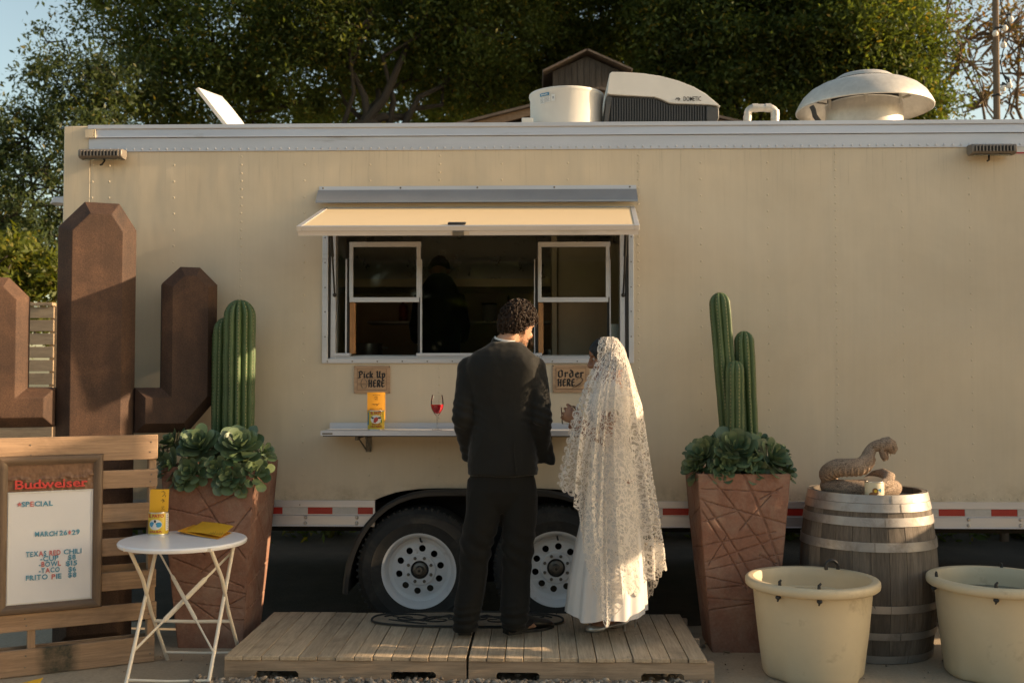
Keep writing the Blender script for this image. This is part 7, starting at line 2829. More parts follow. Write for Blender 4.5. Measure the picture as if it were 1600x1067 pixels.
# centre vent, lapel-side seam and collar
seam = MB().tube([pm(790 + 18 * (py - 560) / 180, py, -.09 - .016 * min(1, (py - 556) / 60)) for py in range(556, 690, 12)], .0016, 5)
vt = MB()
vt.tube([pm(803, 690, -.125), pm(805, 716, -.128), pm(808, 742, -.128)], [.003, .0045, .006], 6, squash=0.4)
obj('vent', vt, M['suit'], GR, JK) if False else obj('vent', vt, M['suit'], JK)
cl_r = []
C0 = pm(791, 535, .052)
tiltc = Matrix.Rotation(radians(8), 3, 'Y') @ Matrix.Rotation(radians(14), 3, 'X')
for dz_, gx, gy in ((-.020, .085, .082), (.0, .080, .076), (.016, .075, .070), (.017, .069, .064), (.0, .070, .066)):
    cl_r.append([C0 + tiltc @ Vector((gx * cos(t), gy * sin(t) * 0.95, dz_ + .016 * max(0, sin(t)) * -1.6)) for t in np.linspace(0, 2 * pi, 33)[:-1]])
obj('jacket_collar', MB().loft(cl_r, cap=False), M['suit'], JK)
sh_r = []
for dz_, gx in ((-.01, .070), (.012, .068), (.0265, .066), (.0265, .062), (.0, .062)):
    sh_r.append([C0 + tiltc @ Vector((gx * cos(t), gx * .95 * sin(t), dz_ + .016 * max(0, sin(t)) * -1.6)) for t in np.linspace(0, 2 * pi, 33)[:-1]])
obj('shirt_collar', MB().loft(sh_r, cap=False), M['shirt'], GR)

tm_ = MB()
pel = [(722, 737, 832, .118, .02), (742, 735, 834, .124, .02), (765, 733, 837, .126, .02), (785, 735, 836, .105, .02), (800, 745, 826, .07, .02)]
tm_.loft(torso_rings(pel, 0, 2.4))
for lv in ([(748, 758, 27, .02), (775, 758, 30, .02), (800, 757, 29.5, .02), (850, 744, 25.5, .02), (880, 741, 22.5, .015), (905, 739, 21.5, .01), (935, 733, 22, .0), (955, 730, 21.5, -.005), (972, 727, 20, -.01), (986, 726, 18, -.01)],
           [(748, 809, 27, .02), (775, 811, 29, .02), (800, 812, 28, .02), (850, 809, 25.5, .02), (880, 808, 23, .02), (905, 806, 22, .015), (930, 805, 23, .01), (950, 804, 23.5, .0), (966, 803, 21.5, -.005), (980, 802, 19, -.005)]):
    tm_.loft([oval(pm(cx, py, dy), w * S_, w * S_ * 1.12, 24, 2.1) for py, cx, w, dy in lv])
tf = fold_noise(0.0036, 8, 8, 3.2, 9.0, 0.0006, 45)


def trouser_fold(c):
    zz_ = c.z - DZ
    ring = 0.006 * sin(zz_ * 150 + 3 * noise.noise(c * 9)) * exp(-(zz_ - .10) ** 2 / .004)
    knee = 0.005 * sin(zz_ * 75 + c.x * 40 + 2 * noise.noise(c * 7)) * exp(-(zz_ - .46) ** 2 / .012)
    return tf(c) + ring + knee


TRS = place('trousers', fuse(tm_, 0.0075, 4, trouser_fold, 'trousers'), M['trouser'], GR)


def shoe_shape(heel, fwd, L_, w, h, sole=0.028, name='shoe', m='shoe', root=None):
    f3 = Vector((fwd[0], fwd[1], 0)).normalized()
    s3 = Vector((f3.y, -f3.x, 0))
    q_ = lambda a, b_, c: Vector(heel) + f3 * a + s3 * b_ + Vector((0, 0, c))
    rings = []
    for t, ww, hh in ((-.01, .55, .75), (0.03, .75, .95), (.12, .82, 1.0), (.28, .80, 1.0), (.42, .84, .94), (.58, .95, .78), (.74, 1.0, .64), (.88, .86, .52), (.96, .58, .40), (1.0, .25, .26)):
        ring = []
        for j in range(20):
            a = 2 * pi * j / 20
            y = cos(a)
            z = sin(a)
            zz_ = sole * .6 + (hh * h - sole * .6) * (0.5 + 0.5 * z) if z > -0.6 else sole * .5
            ring.append(q_(t * L_, y * ww * w / 2 * (1 if z < .2 else 1 - .35 * (z - .2)), zz_))
        rings.append(ring)
    up_ = obj(name, MB().loft(rings), M[m], root, angle=60)
    sr = []
    out = []
    for k in range(36):
        a = 2 * pi * k / 36
        x = 0.5 + 0.51 * cos(a)
        wd_ = w * 0.53 * (abs(sin(a)) ** 0.8) * (1 if sin(a) >= 0 else -1) * (0.80 + 0.22 * (x > .55) * sin(min(1, max(0, (x - .45) / .5)) * pi) - 0.06)
        out.append((x * L_, wd_))
    mb = MB().prism(out, 0.004, sole * 0.62, fn=lambda u, v_, c: q_(u, v_, c))
    mb.prism([(a, b_) for a, b_ in out if a < L_ * 0.3] + [(L_ * .3, max(b for a, b in out if a < L_ * .3)), (L_ * .3, min(b for a, b in out if a < L_ * .3))][::-1] if False else [(0.0, -w * .33), (L_ * .27, -w * .36), (L_ * .27, w * .36), (0.0, w * .33)], 0.0, sole, fn=lambda u, v_, c: q_(u, v_, c))
    obj('sole', mb, M['black'], up_, smooth=False)
    return up_


lh = G(726, 993, DZ)
rh = G(793, 991, DZ)
shoe_shape((lh.x, lh.y + .01, DZ), (-0.08, 1, 0), 0.295, 0.104, 0.098, root=GR)
shoe_shape((rh.x - .01, rh.y + .012, DZ), (0.86, 0.5, 0), 0.295, 0.104, 0.098, root=GR)

HO = pm(808, 512, .085)
HR = Matrix.Rotation(radians(-38), 3, 'Z') @ Matrix.Rotation(radians(-17), 3, 'X') @ Matrix.Rotation(radians(6), 3, 'Y')
bm_ = MB()
hf = head_shape(bm_, HO, HR, 1.02)
bm_.tube([hf(0, -.03, -.03), hf(0, -.035, -.075), C0 + Vector((0, 0, .01)), pm(788, 560, .05), pm(785, 600, .03)], [.058, .056, .060, .072, .09], 20)
bm_.loft(torso_rings([(p_, a + 7, b_ - 7, d - .025, e_) for p_, a, b_, d, e_ in jl if p_ > 545]))
for (a, b_, c) in ((RS, RE, RW), (LS, LE, LW)):
    bm_.tube([a, b_, c], [.045, .040, .032], 14)
bm_.loft(torso_rings([(p_, a + 6, b_ - 6, d - .02, e_) for p_, a, b_, d, e_ in pel], 0, 2.3))
for hip, kn, an, toe in ((pm(758, 770, .02), pm(743, 870, .02), pm(727, 972, .0), Vector((lh.x, lh.y + .2, DZ + .04))), (pm(811, 770, .02), pm(808, 870, .02), pm(802, 966, .0), Vector((rh.x + .17, rh.y + .1, DZ + .04)))):
    bm_.tube([hip, hip.lerp(kn, .5), kn, kn.lerp(an, .4), an], [.080, .072, .052, .050, .036], 16)
    bm_.tube([an, Vector((an.x, an.y, DZ + .055)), Vector((toe.x, toe.y, DZ + .032))], [.030, .026, .014], 12)
hand_shape(bm_, RW + Vector((-.02, 0, 0)), basis((-.6, .2, -.8), (-.9, 0, .2)), 1, (12, 14, 10), .2)
hand_shape(bm_, LW + Vector((.02, 0, 0)), basis((.6, .2, -.8), (.9, 0, .2)), -1, (12, 14, 10), .2)
for an, toe in ((pm(727, 972, .0), Vector((lh.x, lh.y + .16, DZ + .05))), (pm(802, 966, .0), Vector((rh.x + .13, rh.y + .08, DZ + .05)))):
    obj('sock', MB().tube([an + Vector((0, 0, .06)), an, Vector((an.x, an.y, DZ + .062)), Vector((toe.x, toe.y, DZ + .045))], [.044, .043, .042, .026], 14), M['tee'], GR)
GB = place('body', fuse(bm_, 0.005, 3, None, 'body'), M['skin_man'], GR)
for sx in (-1, 1):
    e = obj('eye', MB().sphere(hf(sx * .031, .069, .014), .0105, 12, 8), M['eye'], GB)
    obj('iris', MB().sphere(hf(sx * .031, .0768, .011), .0045, 8, 6), M['hair'], e)
# short beard shadow along the jaw and the curls
br_ = MB()
r_ = random.Random(5)
for k in range(380):
    a = r_.uniform(-1.9, 1.9)
    zz_ = r_.uniform(-.112, -.035)
    w = .0745 if abs(a) > 1 else .075
    hw_ = np.interp(zz_, [-.114, -.102, -.085, -.066, -.045, -.02], [.028, .039, .049, .057, .063, .068])
    cy_ = np.interp(zz_, [-.114, -.085, -.045], [.047, .031, .009])
    hy_ = np.interp(zz_, [-.114, -.085, -.045], [.038, .058, .078])
    p = Vector((hw_ * sin(a), cy_ + hy_ * cos(a), zz_))
    if p.y < -.02 or (abs(p.x) < .03 and zz_ > -.054 and p.y > .07):
        continue
    nrm_ = Vector((sin(a), cos(a), 0))
    q1 = p + nrm_ * .0035 + Vector((0, 0, -.005))
    br_.tube([hf(*p), hf(*q1)], [.0010, .0004], 4)
bo = obj('beard', br_, M['hair'], GB)
bo['kind'] = 'stuff'


def curl_hair(f, n, seed, ln=.05, rad=.0042, cover=lambda d: True, curl=.011, amp=1.0):
    mb = MB()
    r_ = random.Random(seed)
    k = 0
    tries = 0
    while k < n and tries < n * 20:
        tries += 1
        d = Vector((r_.gauss(0, 1), r_.gauss(0, 1), r_.gauss(0.25, 1))).normalized()
        if not cover(d):
            continue
        base = Vector((d.x * .076, d.y * .098 - .006, d.z * .112 + .008))
        t1 = Vector((r_.gauss(0, 1), r_.gauss(0, 1), r_.gauss(-.3, 1)))
        t1 = (t1 - d * t1.dot(d)).normalized()
        t2 = d.cross(t1)
        ph = r_.uniform(0, 6.28)
        top = max(0, d.z)
        low = 0.45 + 0.55 * min(1, max(0, (d.z + .35) / .6))
        L_ = ln * r_.uniform(.6, 1.35) * low
        pts, rs_ = [], []
        for i in range(11):
            s = i / 10
            lift = (.006 + (.012 + .016 * top) * sin(pi * min(1, s * 1.1)) * amp)
            p = base + t1 * (L_ * (s - .3)) * .8 + d * lift + (t2 * cos(ph + s * 6.2) + d * sin(ph + s * 6.2)) * curl * (.4 + .8 * s) * low * (1 + .5 * top)
            pts.append(f(*p))
            rs_.append(rad * (1 - .75 * s ** 2) * r_.uniform(.9, 1.1))
        mb.tube(pts, rs_, 5)
        k += 1
    return mb


def cap_hair(f, zfun, grow=.010, n=40, rows=20, wob=.006, seed=1):
    """scalp-hugging base under the locks"""
    rings = []
    for i in range(rows + 1):
        ring = []
        for j in range(n):
            a = 2 * pi * j / n
            lo = zfun(a)
            th = lo + (pi / 2 - .02 - lo) * i / rows
            d = Vector((cos(th) * cos(a), cos(th) * sin(a), sin(th)))
            k = grow * (0.35 + .65 * min(1, i / 4)) + wob * noise.noise(d * 4 + Vector((seed, 0, 0)))
            ring.append(f(d.x * (.074 + k), d.y * (.098 + k) - .006, d.z * (.112 + k) + .008))
        rings.append(ring)
    mb = MB().loft(rings, cap=False)
    return mb


def male_line(a):             # a: 0 right, pi/2 front, -pi/2 back
    fr = sin(a)
    return radians(np.interp(fr, [-1, -.5, .1, .5, 1], [-36, -28, 4, 18, 36]))


mh = cap_hair(hf, male_line, .012, 48, 20, .008)
HM = obj('hair', mh, M['hair'], GR)


def mcover(d):
    a = atan2(d.y, d.x)
    return atan2(d.z, sqrt(d.x ** 2 + d.y ** 2)) > male_line(a) + .05


lk = curl_hair(hf, 800, 4, .066, .0037, mcover, .0052, .9)
lo_ = obj('curls', lk, M['hair'], HM)
lo_['kind'] = 'stuff'

# ------------------------------------------------------------------ the bride
YB2 = -0.76
BR_ = thing('person', 'person in white lace veil and ivory dress holding a small glass', 'person', (P(955, 985, YB2).x, YB2, DZ))
SB = (YB2 + 6.22) / 1600


def pb_(px, py, dy=0.0):
    return P(px, py, YB2 + dy)


def bring(px, py, ax, by, dy=0.0, e=2.2, n=28):
    return oval(pb_(px, py, dy), ax, by, n, e)


bb = MB()
HOb = pb_(946, 561, 0.0)
HRb = Matrix.Rotation(radians(86), 3, 'Z') @ Matrix.Rotation(radians(-12), 3, 'X')
hb = head_shape(bb, HOb, HRb, 0.87, True)
bb.tube([hb(0, -.03, -.03), hb(0, -.035, -.085), pb_(955, 600), pb_(956, 620)], [.050, .046, .050, .07], 18)
tors = [(770, 958, .105, .165), (745, 958, .115, .172), (715, 955, .100, .150), (690, 953, .090, .132), (660, 951, .100, .142), (635, 951, .105, .160), (618, 953, .090, .172), (606, 954, .066, .13), (598, 955, .05, .07)]
bb.loft([bring(cx, py, a, b_) for py, cx, a, b_ in tors])
SHn, ELn, WRn = pb_(956, 620, -.165), pb_(943, 692, -.20), pb_(903, 657, -.15)
SHf, ELf, WRf = pb_(956, 620, .165), pb_(940, 690, .19), pb_(905, 668, .02)
for (a, b_, c) in ((SHn, ELn, WRn), (SHf, ELf, WRf)):
    bb.tube([a, a.lerp(b_, .5), b_, b_.lerp(c, .45), c], [.050, .044, .037, .034, .025], 16)
fdir = (pb_(884, 645, -.13) - WRn).normalized()
Hn = basis(fdir, (0.1, 1, 0.1))
hand_shape(bb, WRn, Hn, -1, (30, 55, 45), .9, 0.95, 1.25)
fdf = (pb_(888, 655, -.06) - WRf).normalized()
hand_shape(bb, WRf, basis(fdf, (0, -1, .2)), 1, (30, 40, 30), .6, 0.92)
FT = [(Vector(G(931, 976, DZ)), 'n'), (Vector(G(975, 973, DZ)), 'f')]
an1, an2 = pb_(949, 948, -.05), pb_(987, 942, .02)
for hip, kn, an in ((pb_(957, 775, -.075), pb_(950, 860, -.07), an1), (pb_(959, 775, .075), pb_(965, 860, .05), an2)):
    bb.tube([hip, hip.lerp(kn, .5), kn, kn.lerp(an, .4), an], [.085, .075, .052, .048, .032], 16)
# bare feet inside the heels, pointing left
foot = lambda toe, heel: bb.tube([heel + Vector((.012, 0, .006)), heel + Vector((0, 0, .03)), heel.lerp(toe, .45) + Vector((0, 0, .012)), heel.lerp(toe, .8), toe], [.022, .030, .029, .028, .014], 14, squash=1.0)
toe1, heel1 = G(920, 982, DZ + .016), G(950, 985, DZ + .075)
heel1 = Vector((toe1.x + .195, toe1.y + .02, DZ + .078))
toe2 = G(957, 977, DZ + .016)
toe2.y = toe1.y + .10
toe2 = Vector((P(955, 972, toe2.y).x, toe2.y, DZ + .018))
heel2 = Vector((P(993, 960, toe2.y).x - .0, toe2.y + .01, DZ + .080))
for toe, heel, an in ((toe1, heel1, an1), (toe2, heel2, an2)):
    foot(toe, heel)
    bb.tube([an, Vector((heel.x - .02, heel.y, DZ + .13)), heel + Vector((-.015, 0, .02))], [.031, .031, .030], 12)
BB = place('body', fuse(bb, 0.005, 3, None, 'body'), M['skin_bride'], BR_)
for sx in (-1, 1):
    e = obj('eye', MB().sphere(hb(sx * .031, .066, .014), .0085, 12, 8), M['eye'], BB)
    obj('iris', MB().sphere(hb(sx * .031, .0715, .012), .0050, 8, 6), M['hair_black'], e)
    obj('eyebrow', MB().tube([hb(sx * .012, .090, .036), hb(sx * .030, .088, .042), hb(sx * .050, .073, .036)], [.002, .003, .0012], 6), M['hair_black'], BB)


def female_line(a):
    fr = sin(a)
    return radians(np.interp(fr, [-1, -.4, .15, .55, .85, 1], [-58, -50, -38, 2, 26, 34]))


hc = cap_hair(hb, female_line, .012, 48, 22, .004, 3)
hc.sphere(hb(0, -.080, -.055), .028, 16, 12, (1.2, .9, 1))
HB_ = obj('hair', hc, M['hair_black'], BR_)
st_ = MB()
r_ = random.Random(8)
for k in range(260):
    a = r_.uniform(-pi, pi)
    th0 = radians(80)
    pts = []
    lo = female_line(a)
    for i in range(9):
        th = th0 + (lo - th0) * i / 8
        d = Vector((cos(th) * cos(a), cos(th) * sin(a), sin(th)))
        k_2 = .0118 + .0012 * sin(i + k)
        pts.append(hb(d.x * (.074 + k_2), d.y * (.098 + k_2) - .006, d.z * (.112 + k_2) + .008))
    st_.tube(pts, [.0016] * 8 + [.0008], 4)
so2 = obj('hair_strands', st_, M['hair_black'], HB_)
so2['kind'] = 'stuff'

# ivory dress: bodice and long skirt
dm_ = MB()
dm_.loft([bring(cx, py, a + .010, b_ + .010) for py, cx, a, b_ in tors if 604 < py < 760][::-1])
for s in (-1, 1):
    dm_.tube([pb_(955, 612, s * .11), pb_(956, 622, s * .175), pb_(953, 645, s * .195)], [.058, .062, .056], 16)
bod = fuse(dm_, 0.0075, 3, fold_noise(-0.0015, 10, 10, 10, 2.0), 'bodice')
DR = place('dress', bod, M['satin'], BR_)
nsk, nrow = 160, 60
sv, sf = [], []
kl = [(730, 955, .112, .165), (760, 957, .128, .185), (800, 956, .150, .20), (850, 952, .172, .215), (900, 949, .192, .225), (956, 947, .206, .235)]
for j in range(nrow + 1):
    t = j / nrow * (len(kl) - 1)
    i0 = min(int(t), len(kl) - 2)
    fr = t - i0
    py, cx, a_, b_ = [kl[i0][q] + (kl[i0 + 1][q] - kl[i0][q]) * fr for q in range(4)]
    v = j / nrow
    for i in range(nsk):
        th = 2 * pi * i / nsk
        fo = (sin(th * 9 + 1.3 + 1.2 * sin(th * 2)) + .5 * sin(th * 17 + 2)) * .012 * v
        dpy = 0
        if j == nrow:
            dpy = 3.0 * sin(th * 5) - 6 * max(0, cos(th)) * .8
        c = pb_(cx, py + dpy, 0)
        sv.append(c + Vector(((a_ + fo) * cos(th), (b_ + fo) * sin(th), 0)))
sf = [(j * nsk + i, j * nsk + (i + 1) % nsk, (j + 1) * nsk + (i + 1) % nsk, (j + 1) * nsk + i) for j in range(nrow) for i in range(nsk)]
obj('skirt', MB().add(sv, sf), M['satin'], DR, angle=80)

# silver heels
for toe, heel in ((toe1, heel1), (toe2, heel2)):
    d = (toe - heel)
    dh = Vector((d.x, d.y, 0)).normalized()
    sd = Vector((-dh.y, dh.x, 0))
    rings = []
    for t, w, zc, hgt in ((-.06, .018, heel.z - .028, .006), (0.0, .027, heel.z - .030, .010), (.25, .024, heel.z - .040, .010), (.5, .024, DZ + .028, .012), (.62, .033, DZ + .016, .030), (.8, .036, DZ + .012, .034), (.95, .028, DZ + .011, .028), (1.08, .010, DZ + .011, .014)):
        b0 = heel + d * t
        rings.append([Vector((b0.x, b0.y, zc)) + sd * (w * cos(2 * pi * k / 16)) + Vector((0, 0, max(-.008, hgt * sin(2 * pi * k / 16)))) for k in range(16)])
    s_o = obj('heeled_shoe', MB().loft(rings), M['silver_shoe'], BR_, angle=60)
    b0 = heel + dh * .005
    obj('stiletto', MB().tube([Vector((b0.x, b0.y, heel.z - .028)), Vector((b0.x + .004, b0.y, heel.z - .045)), Vector((b0.x + .004, b0.y, DZ + .012)), Vector((b0.x + .004, b0.y, DZ + .001))], [.015, .009, .005, .0065], 10), M['silver_shoe'], s_o)

# lace veil: hanging lines from the crown to a scalloped hem
KL = [
    [(943, 531, -.75), (934, 558, -.83), (913, 594, -.93), (900, 640, -1.0), (881, 700, -1.02), (868, 757, -1.0)],
    [(947, 528, -.76), (938, 562, -.86), (921, 602, -.97), (907, 655, -1.04), (891, 722, -1.05), (881, 772, -1.03)],
    [(950, 526, -.76), (944, 566, -.88), (930, 606, -1.0), (916, 664, -1.07), (903, 735, -1.07), (900, 790, -1.05)],
    [(953, 526, -.76), (950, 566, -.90), (938, 608, -1.02), (926, 680, -1.07), (915, 770, -1.07), (911, 862, -1.06)],
    [(956, 526, -.76), (956, 566, -.905), (946, 608, -1.03), (938, 700, -1.06), (933, 820, -1.06), (934, 940, -1.04)],
    [(958, 526, -.75), (962, 567, -.90), (956, 612, -1.02), (950, 710, -1.05), (950, 850, -1.06), (952, 984, -1.06)],
    [(961, 527, -.75), (969, 568, -.88), (968, 615, -.99), (968, 710, -1.01), (972, 830, -1.02), (977, 930, -1.0)],
    [(964, 528, -.74), (977, 568, -.85), (981, 618, -.93), (988, 710, -.95), (996, 830, -.95), (1004, 932, -.93)],
    [(966, 529, -.73), (984, 570, -.80), (993, 622, -.84), (1004, 715, -.84), (1016, 820, -.84), (1021, 902, -.83)],
    [(966, 531, -.71), (987, 575, -.72), (999, 628, -.70), (1012, 720, -.70), (1027, 820, -.70), (1037, 893, -.70)],
    [(964, 530, -.69), (981, 572, -.63), (989, 625, -.57), (1001, 715, -.56), (1011, 820, -.56), (1015, 935, -.58)],
    [(958, 528, -.68), (965, 568, -.59), (965, 615, -.47), (970, 710, -.46), (975, 820, -.47), (980, 900, -.48)],
    [(946, 530, -.69), (938, 562, -.62), (925, 600, -.5), (915, 660, -.46), (910, 740, -.46), (905, 800, -.46)],
]
KP = [[P(*c) for c in ln] for ln in KL]
NC, NR = 420, 230
cols = []
for i in range(NC + 1):
    t = (len(KP) - 1) * i / NC
    pts6 = [catmull([KP[k][q] for k in range(len(KP))], t) for q in range(6)]
    cols.append([catmull(pts6, 5 * j / NR) for j in range(NR + 1)])
arr = np.array([[tuple(p) for p in c] for c in cols])          # (NC+1, NR+1, 3)
du = np.gradient(arr, axis=0)
dv = np.gradient(arr, axis=1)
nr_ = np.cross(du, dv)
nr_ /= np.linalg.norm(nr_, axis=2)[..., None] + 1e-9
cx_ = arr.mean(axis=0, keepdims=True)
sgn = np.sign((nr_ * (arr - cx_)).sum(2).mean())
nr_ *= sgn
ii = np.arange(NC + 1)[:, None] / NC
jj = np.arange(NR + 1)[None, :] / NR
wv = np.array([[noise.noise(Vector((i / NC * 9, j / NR * 1.6, 2))) for j in range(NR + 1)] for i in range(NC + 1)])
w2 = np.array([[noise.noise(Vector((i / NC * 26, j / NR * 1.1, 7))) for j in range(NR + 1)] for i in range(NC + 1)])
ph = 2 * pi * (ii * 6.5 + 0.9 * wv)
fold = (1 - np.abs(np.sin(ph / 2))) ** 1.3 * 1.3 - 0.55 + 0.7 * wv + (0.25 + .35 * jj) * w2
A_f = 0.002 + 0.042 * np.clip(jj - .15, 0, 1) ** 0.9
hc_ = np.array(HOb) + np.array([.004, 0, -.002])
for it in range(3):
    rel = (arr - hc_) / np.array([.112, .090, .121])
    rr_ = np.linalg.norm(rel, axis=2)
    k_ = np.where((rr_ < 1.0) & (arr[..., 2] > HOb.z - .06), 1.0 / np.maximum(rr_, 1e-3), 1.0)
    arr = hc_ + (arr - hc_) * k_[..., None]
arr = arr + nr_ * (fold * A_f)[..., None]
seg = np.linalg.norm(np.diff(arr, axis=1), axis=2)
vl = np.concatenate([np.zeros((NC + 1, 1)), np.cumsum(seg, 1)], 1)
seg_u = np.linalg.norm(np.diff(arr, axis=0), axis=2).mean(1)
ul = np.concatenate([[0], np.cumsum(seg_u * 1.25)])[:, None] * np.ones((1, NR + 1))
hem = vl[:, -1:] - vl
ed = np.minimum(ul * 0.85, (ul[-1:, :] - ul) * 0.85)
edge = np.minimum(hem, ed + 0.004)
along = np.where(hem < ed, ul, vl)
V = arr.reshape(-1, 3)
idx = np.arange((NC + 1) * (NR + 1)).reshape(NC + 1, NR + 1)
Fq = np.stack([idx[:-1, :-1], idx[1:, :-1], idx[1:, 1:], idx[:-1, 1:]], -1).reshape(-1, 4)


def lace_mat():
    m, n, l, b = newmat('white_lace')
    at = lambda nm: N(n, 'ShaderNodeAttribute', attribute_name=nm)
    uv = at('lace')
    # wandering threads
    nz = n.new('ShaderNodeTexNoise')
    nz.inputs['Scale'].default_value = 26
    nz.inputs['Detail'].default_value = 3
    l.new(uv.outputs['Vector'], nz.inputs['Vector'])
    vm = N(n, 'ShaderNodeVectorMath', operation='MULTIPLY_ADD')
    l.new(nz.outputs['Color'], vm.inputs[0])
    vm.inputs[1].default_value = (.045, .045, 0)
    l.new(uv.outputs['Vector'], vm.inputs[2])

    def threads(scale, wdt, rnd=1.0):
        vo = n.new('ShaderNodeTexVoronoi')
        vo.feature = 'DISTANCE_TO_EDGE'
        vo.voronoi_dimensions = '2D'
        vo.inputs['Scale'].default_value = scale
        vo.inputs['Randomness'].default_value = rnd
        l.new(vm.outputs[0], vo.inputs['Vector'])
        r = ramp(n, l, vo.outputs['Distance'], [(0, g(1)), (wdt * .7, g(1)), (wdt, g(0))])
        return r
    def vines(scale, wdt, seed):
        mp = n.new('ShaderNodeMapping')
        mp.inputs['Location'].default_value = (seed, seed * 1.7, 0)
        l.new(uv.outputs['Vector'], mp.inputs[0])
        f = noise_tex(n, l, mp.outputs[0], scale, 1.2, 0.5, 0.9)
        s_ = N(n, 'ShaderNodeMath', operation='SUBTRACT')
        s_.inputs[1].default_value = 0.5
        l.new(f, s_.inputs[0])
        ab = N(n, 'ShaderNodeMath', operation='ABSOLUTE')
        l.new(s_.outputs[0], ab.inputs[0])
        return ramp(n, l, ab.outputs[0], [(0, g(1)), (wdt * .75, g(1)), (wdt, g(0))])
    t1 = mul(n, l, vines(25, 0.040, 0), vines(22, 0.036, 3.3), 1.0, 'LIGHTEN')
    t2 = threads(24, 0.075)
    # petals: closed motifs
    vo = n.new('ShaderNodeTexVoronoi')
    vo.feature = 'F1'
    vo.voronoi_dimensions = '2D'
    vo.inputs['Scale'].default_value = 40
    l.new(vm.outputs[0], vo.inputs['Vector'])
    pet = ramp(n, l, vo.outputs['Distance'], [(0, g(1)), (.22, g(1)), (.28, g(0))])
    patch = ramp(n, l, noise_tex(n, l, uv.outputs['Vector'], 15, 2), [(.50, g(0)), (.58, g(1))])
    pet = mul(n, l, pet, patch)
    a = mul(n, l, t1, t2, 1.0, 'LIGHTEN')
    a = mul(n, l, a, pet, 1.0, 'LIGHTEN')
    a = mul(n, l, a, (0.19, 0.19, 0.19), 1.0, 'LIGHTEN')      # fine net between the threads
    # scalloped, denser border
    e = at('edge')
    al = at('along')
    sn = N(n, 'ShaderNodeMath', operation='MULTIPLY')
    sn.inputs[1].default_value = 68.0
    l.new(al.outputs['Fac'], sn.inputs[0])
    s2 = N(n, 'ShaderNodeMath', operation='SINE')
    l.new(sn.outputs[0], s2.inputs[0])
    s3 = N(n, 'ShaderNodeMath', operation='ABSOLUTE')
    l.new(s2.outputs[0], s3.inputs[0])
    s4 = N(n, 'ShaderNodeMath', operation='MULTIPLY_ADD')
    s4.inputs[1].default_value = -0.020
    s4.inputs[2].default_value = 0.020
    l.new(s3.outputs[0], s4.inputs[0])
    sb_ = N(n, 'ShaderNodeMath', operation='SUBTRACT')
    l.new(e.outputs['Fac'], sb_.inputs[0])
    l.new(s4.outputs[0], sb_.inputs[1])
    cut = N(n, 'ShaderNodeMath', operation='GREATER_THAN')
    cut.inputs[1].default_value = 0.0
    l.new(sb_.outputs[0], cut.inputs[0])
    bd = ramp(n, l, sb_.outputs[0], [(0, g(.95)), (0.006, g(.95)), (0.008, g(0)), (0.016, g(0)), (0.018, g(.7)), (0.021, g(0))])
    a = mul(n, l, a, bd, 1.0, 'LIGHTEN')
    fin = N(n, 'ShaderNodeMath', operation='MULTIPLY')
    l.new(a, fin.inputs[0])
    l.new(cut.outputs[0], fin.inputs[1])
    d = n.new('ShaderNodeBsdfDiffuse')
    d.inputs[0].default_value = (.72, .69, .65, 1)
    t = n.new('ShaderNodeBsdfTranslucent')
    t.inputs[0].default_value = (.74, .68, .60, 1)
    mx = n.new('ShaderNodeMixShader')
    mx.inputs[0].default_value = 0.35
    l.new(d.outputs[0], mx.inputs[1])
    l.new(t.outputs[0], mx.inputs[2])
    tr = n.new('ShaderNodeBsdfTransparent')
    m2 = n.new('ShaderNodeMixShader')
    l.new(fin.outputs[0], m2.inputs[0])
    l.new(tr.outputs[0], m2.inputs[1])
    l.new(mx.outputs[0], m2.inputs[2])
    l.new(m2.outputs[0], n['Material Output'].inputs[0])
    n.remove(b)
    return m


M['lace'] = lace_mat()
vme = numpy_mesh('veil', V, Fq, M['lace'], smooth=True)
at_ = vme.attributes.new('lace', 'FLOAT_VECTOR', 'POINT')
at_.data.foreach_set('vector', np.stack([ul, vl, ul * 0], -1).astype(np.float32).ravel())
for nm, dat in (('edge', edge), ('along', along)):
    q_ = vme.attributes.new(nm, 'FLOAT', 'POINT')
    q_.data.foreach_set('value', np.ascontiguousarray(dat).astype(np.float32).ravel())
vme.transform(_rootM[BR_.name])
vme.update()
link('veil', vme, BR_)
# the small glass in her hand
gc = pb_(885, 650, -.155)
SG = thing('small_glass', 'small clear glass held in the hand of the bride', 'glass', gc)
obj('tumbler', MB().lathe([(0, -.04), (.024, -.04), (.029, .045)], gc, 28), M['wineglass'], SG)

# ------------------------------------------------------------------ cook inside the trailer, back to the window
YC = 1.15
CK = thing('person', 'person in black shirt bending inside the trailer window', 'person', (P(687, 560, YC).x, YC, 0.73))
pc = lambda px, py, dy=0.0: P(px, py, YC + dy)
SC = (YC + 6.22) / 1600
cm = MB()
cl = [(640, 688, 34, .13, .05), (600, 687, 33, .13, .06), (555, 686, 33, .125, .06), (520, 687, 34, .125, .06), (490, 687, 35, .13, .08), (465, 687, 33, .13, .11), (446, 687, 27, .115, .15), (434, 687, 19, .09, .19), (428, 687, 10, .05, .22)]
cm.loft([oval(pc(cx, py, dy), w * SC, b_, 28, 2.4) for py, cx, w, b_, dy in cl])
for s in (-1, 1):
    cm.tube([pc(687 + s * 27, 462, .12), pc(687 + s * 36, 510, .10), pc(687 + s * 34, 530, .2)], [.06, .055, .052], 14)
place('shirt', fuse(cm, 0.012, 4, fold_noise(0.006, 6, 6, 4, 4.0), 'shirt'), M['tee'], CK)
cb = MB()
HOc = pc(687, 424, .42)
hcf = head_shape(cb, HOc, Matrix.Rotation(radians(-52), 3, 'X'), 1.0)
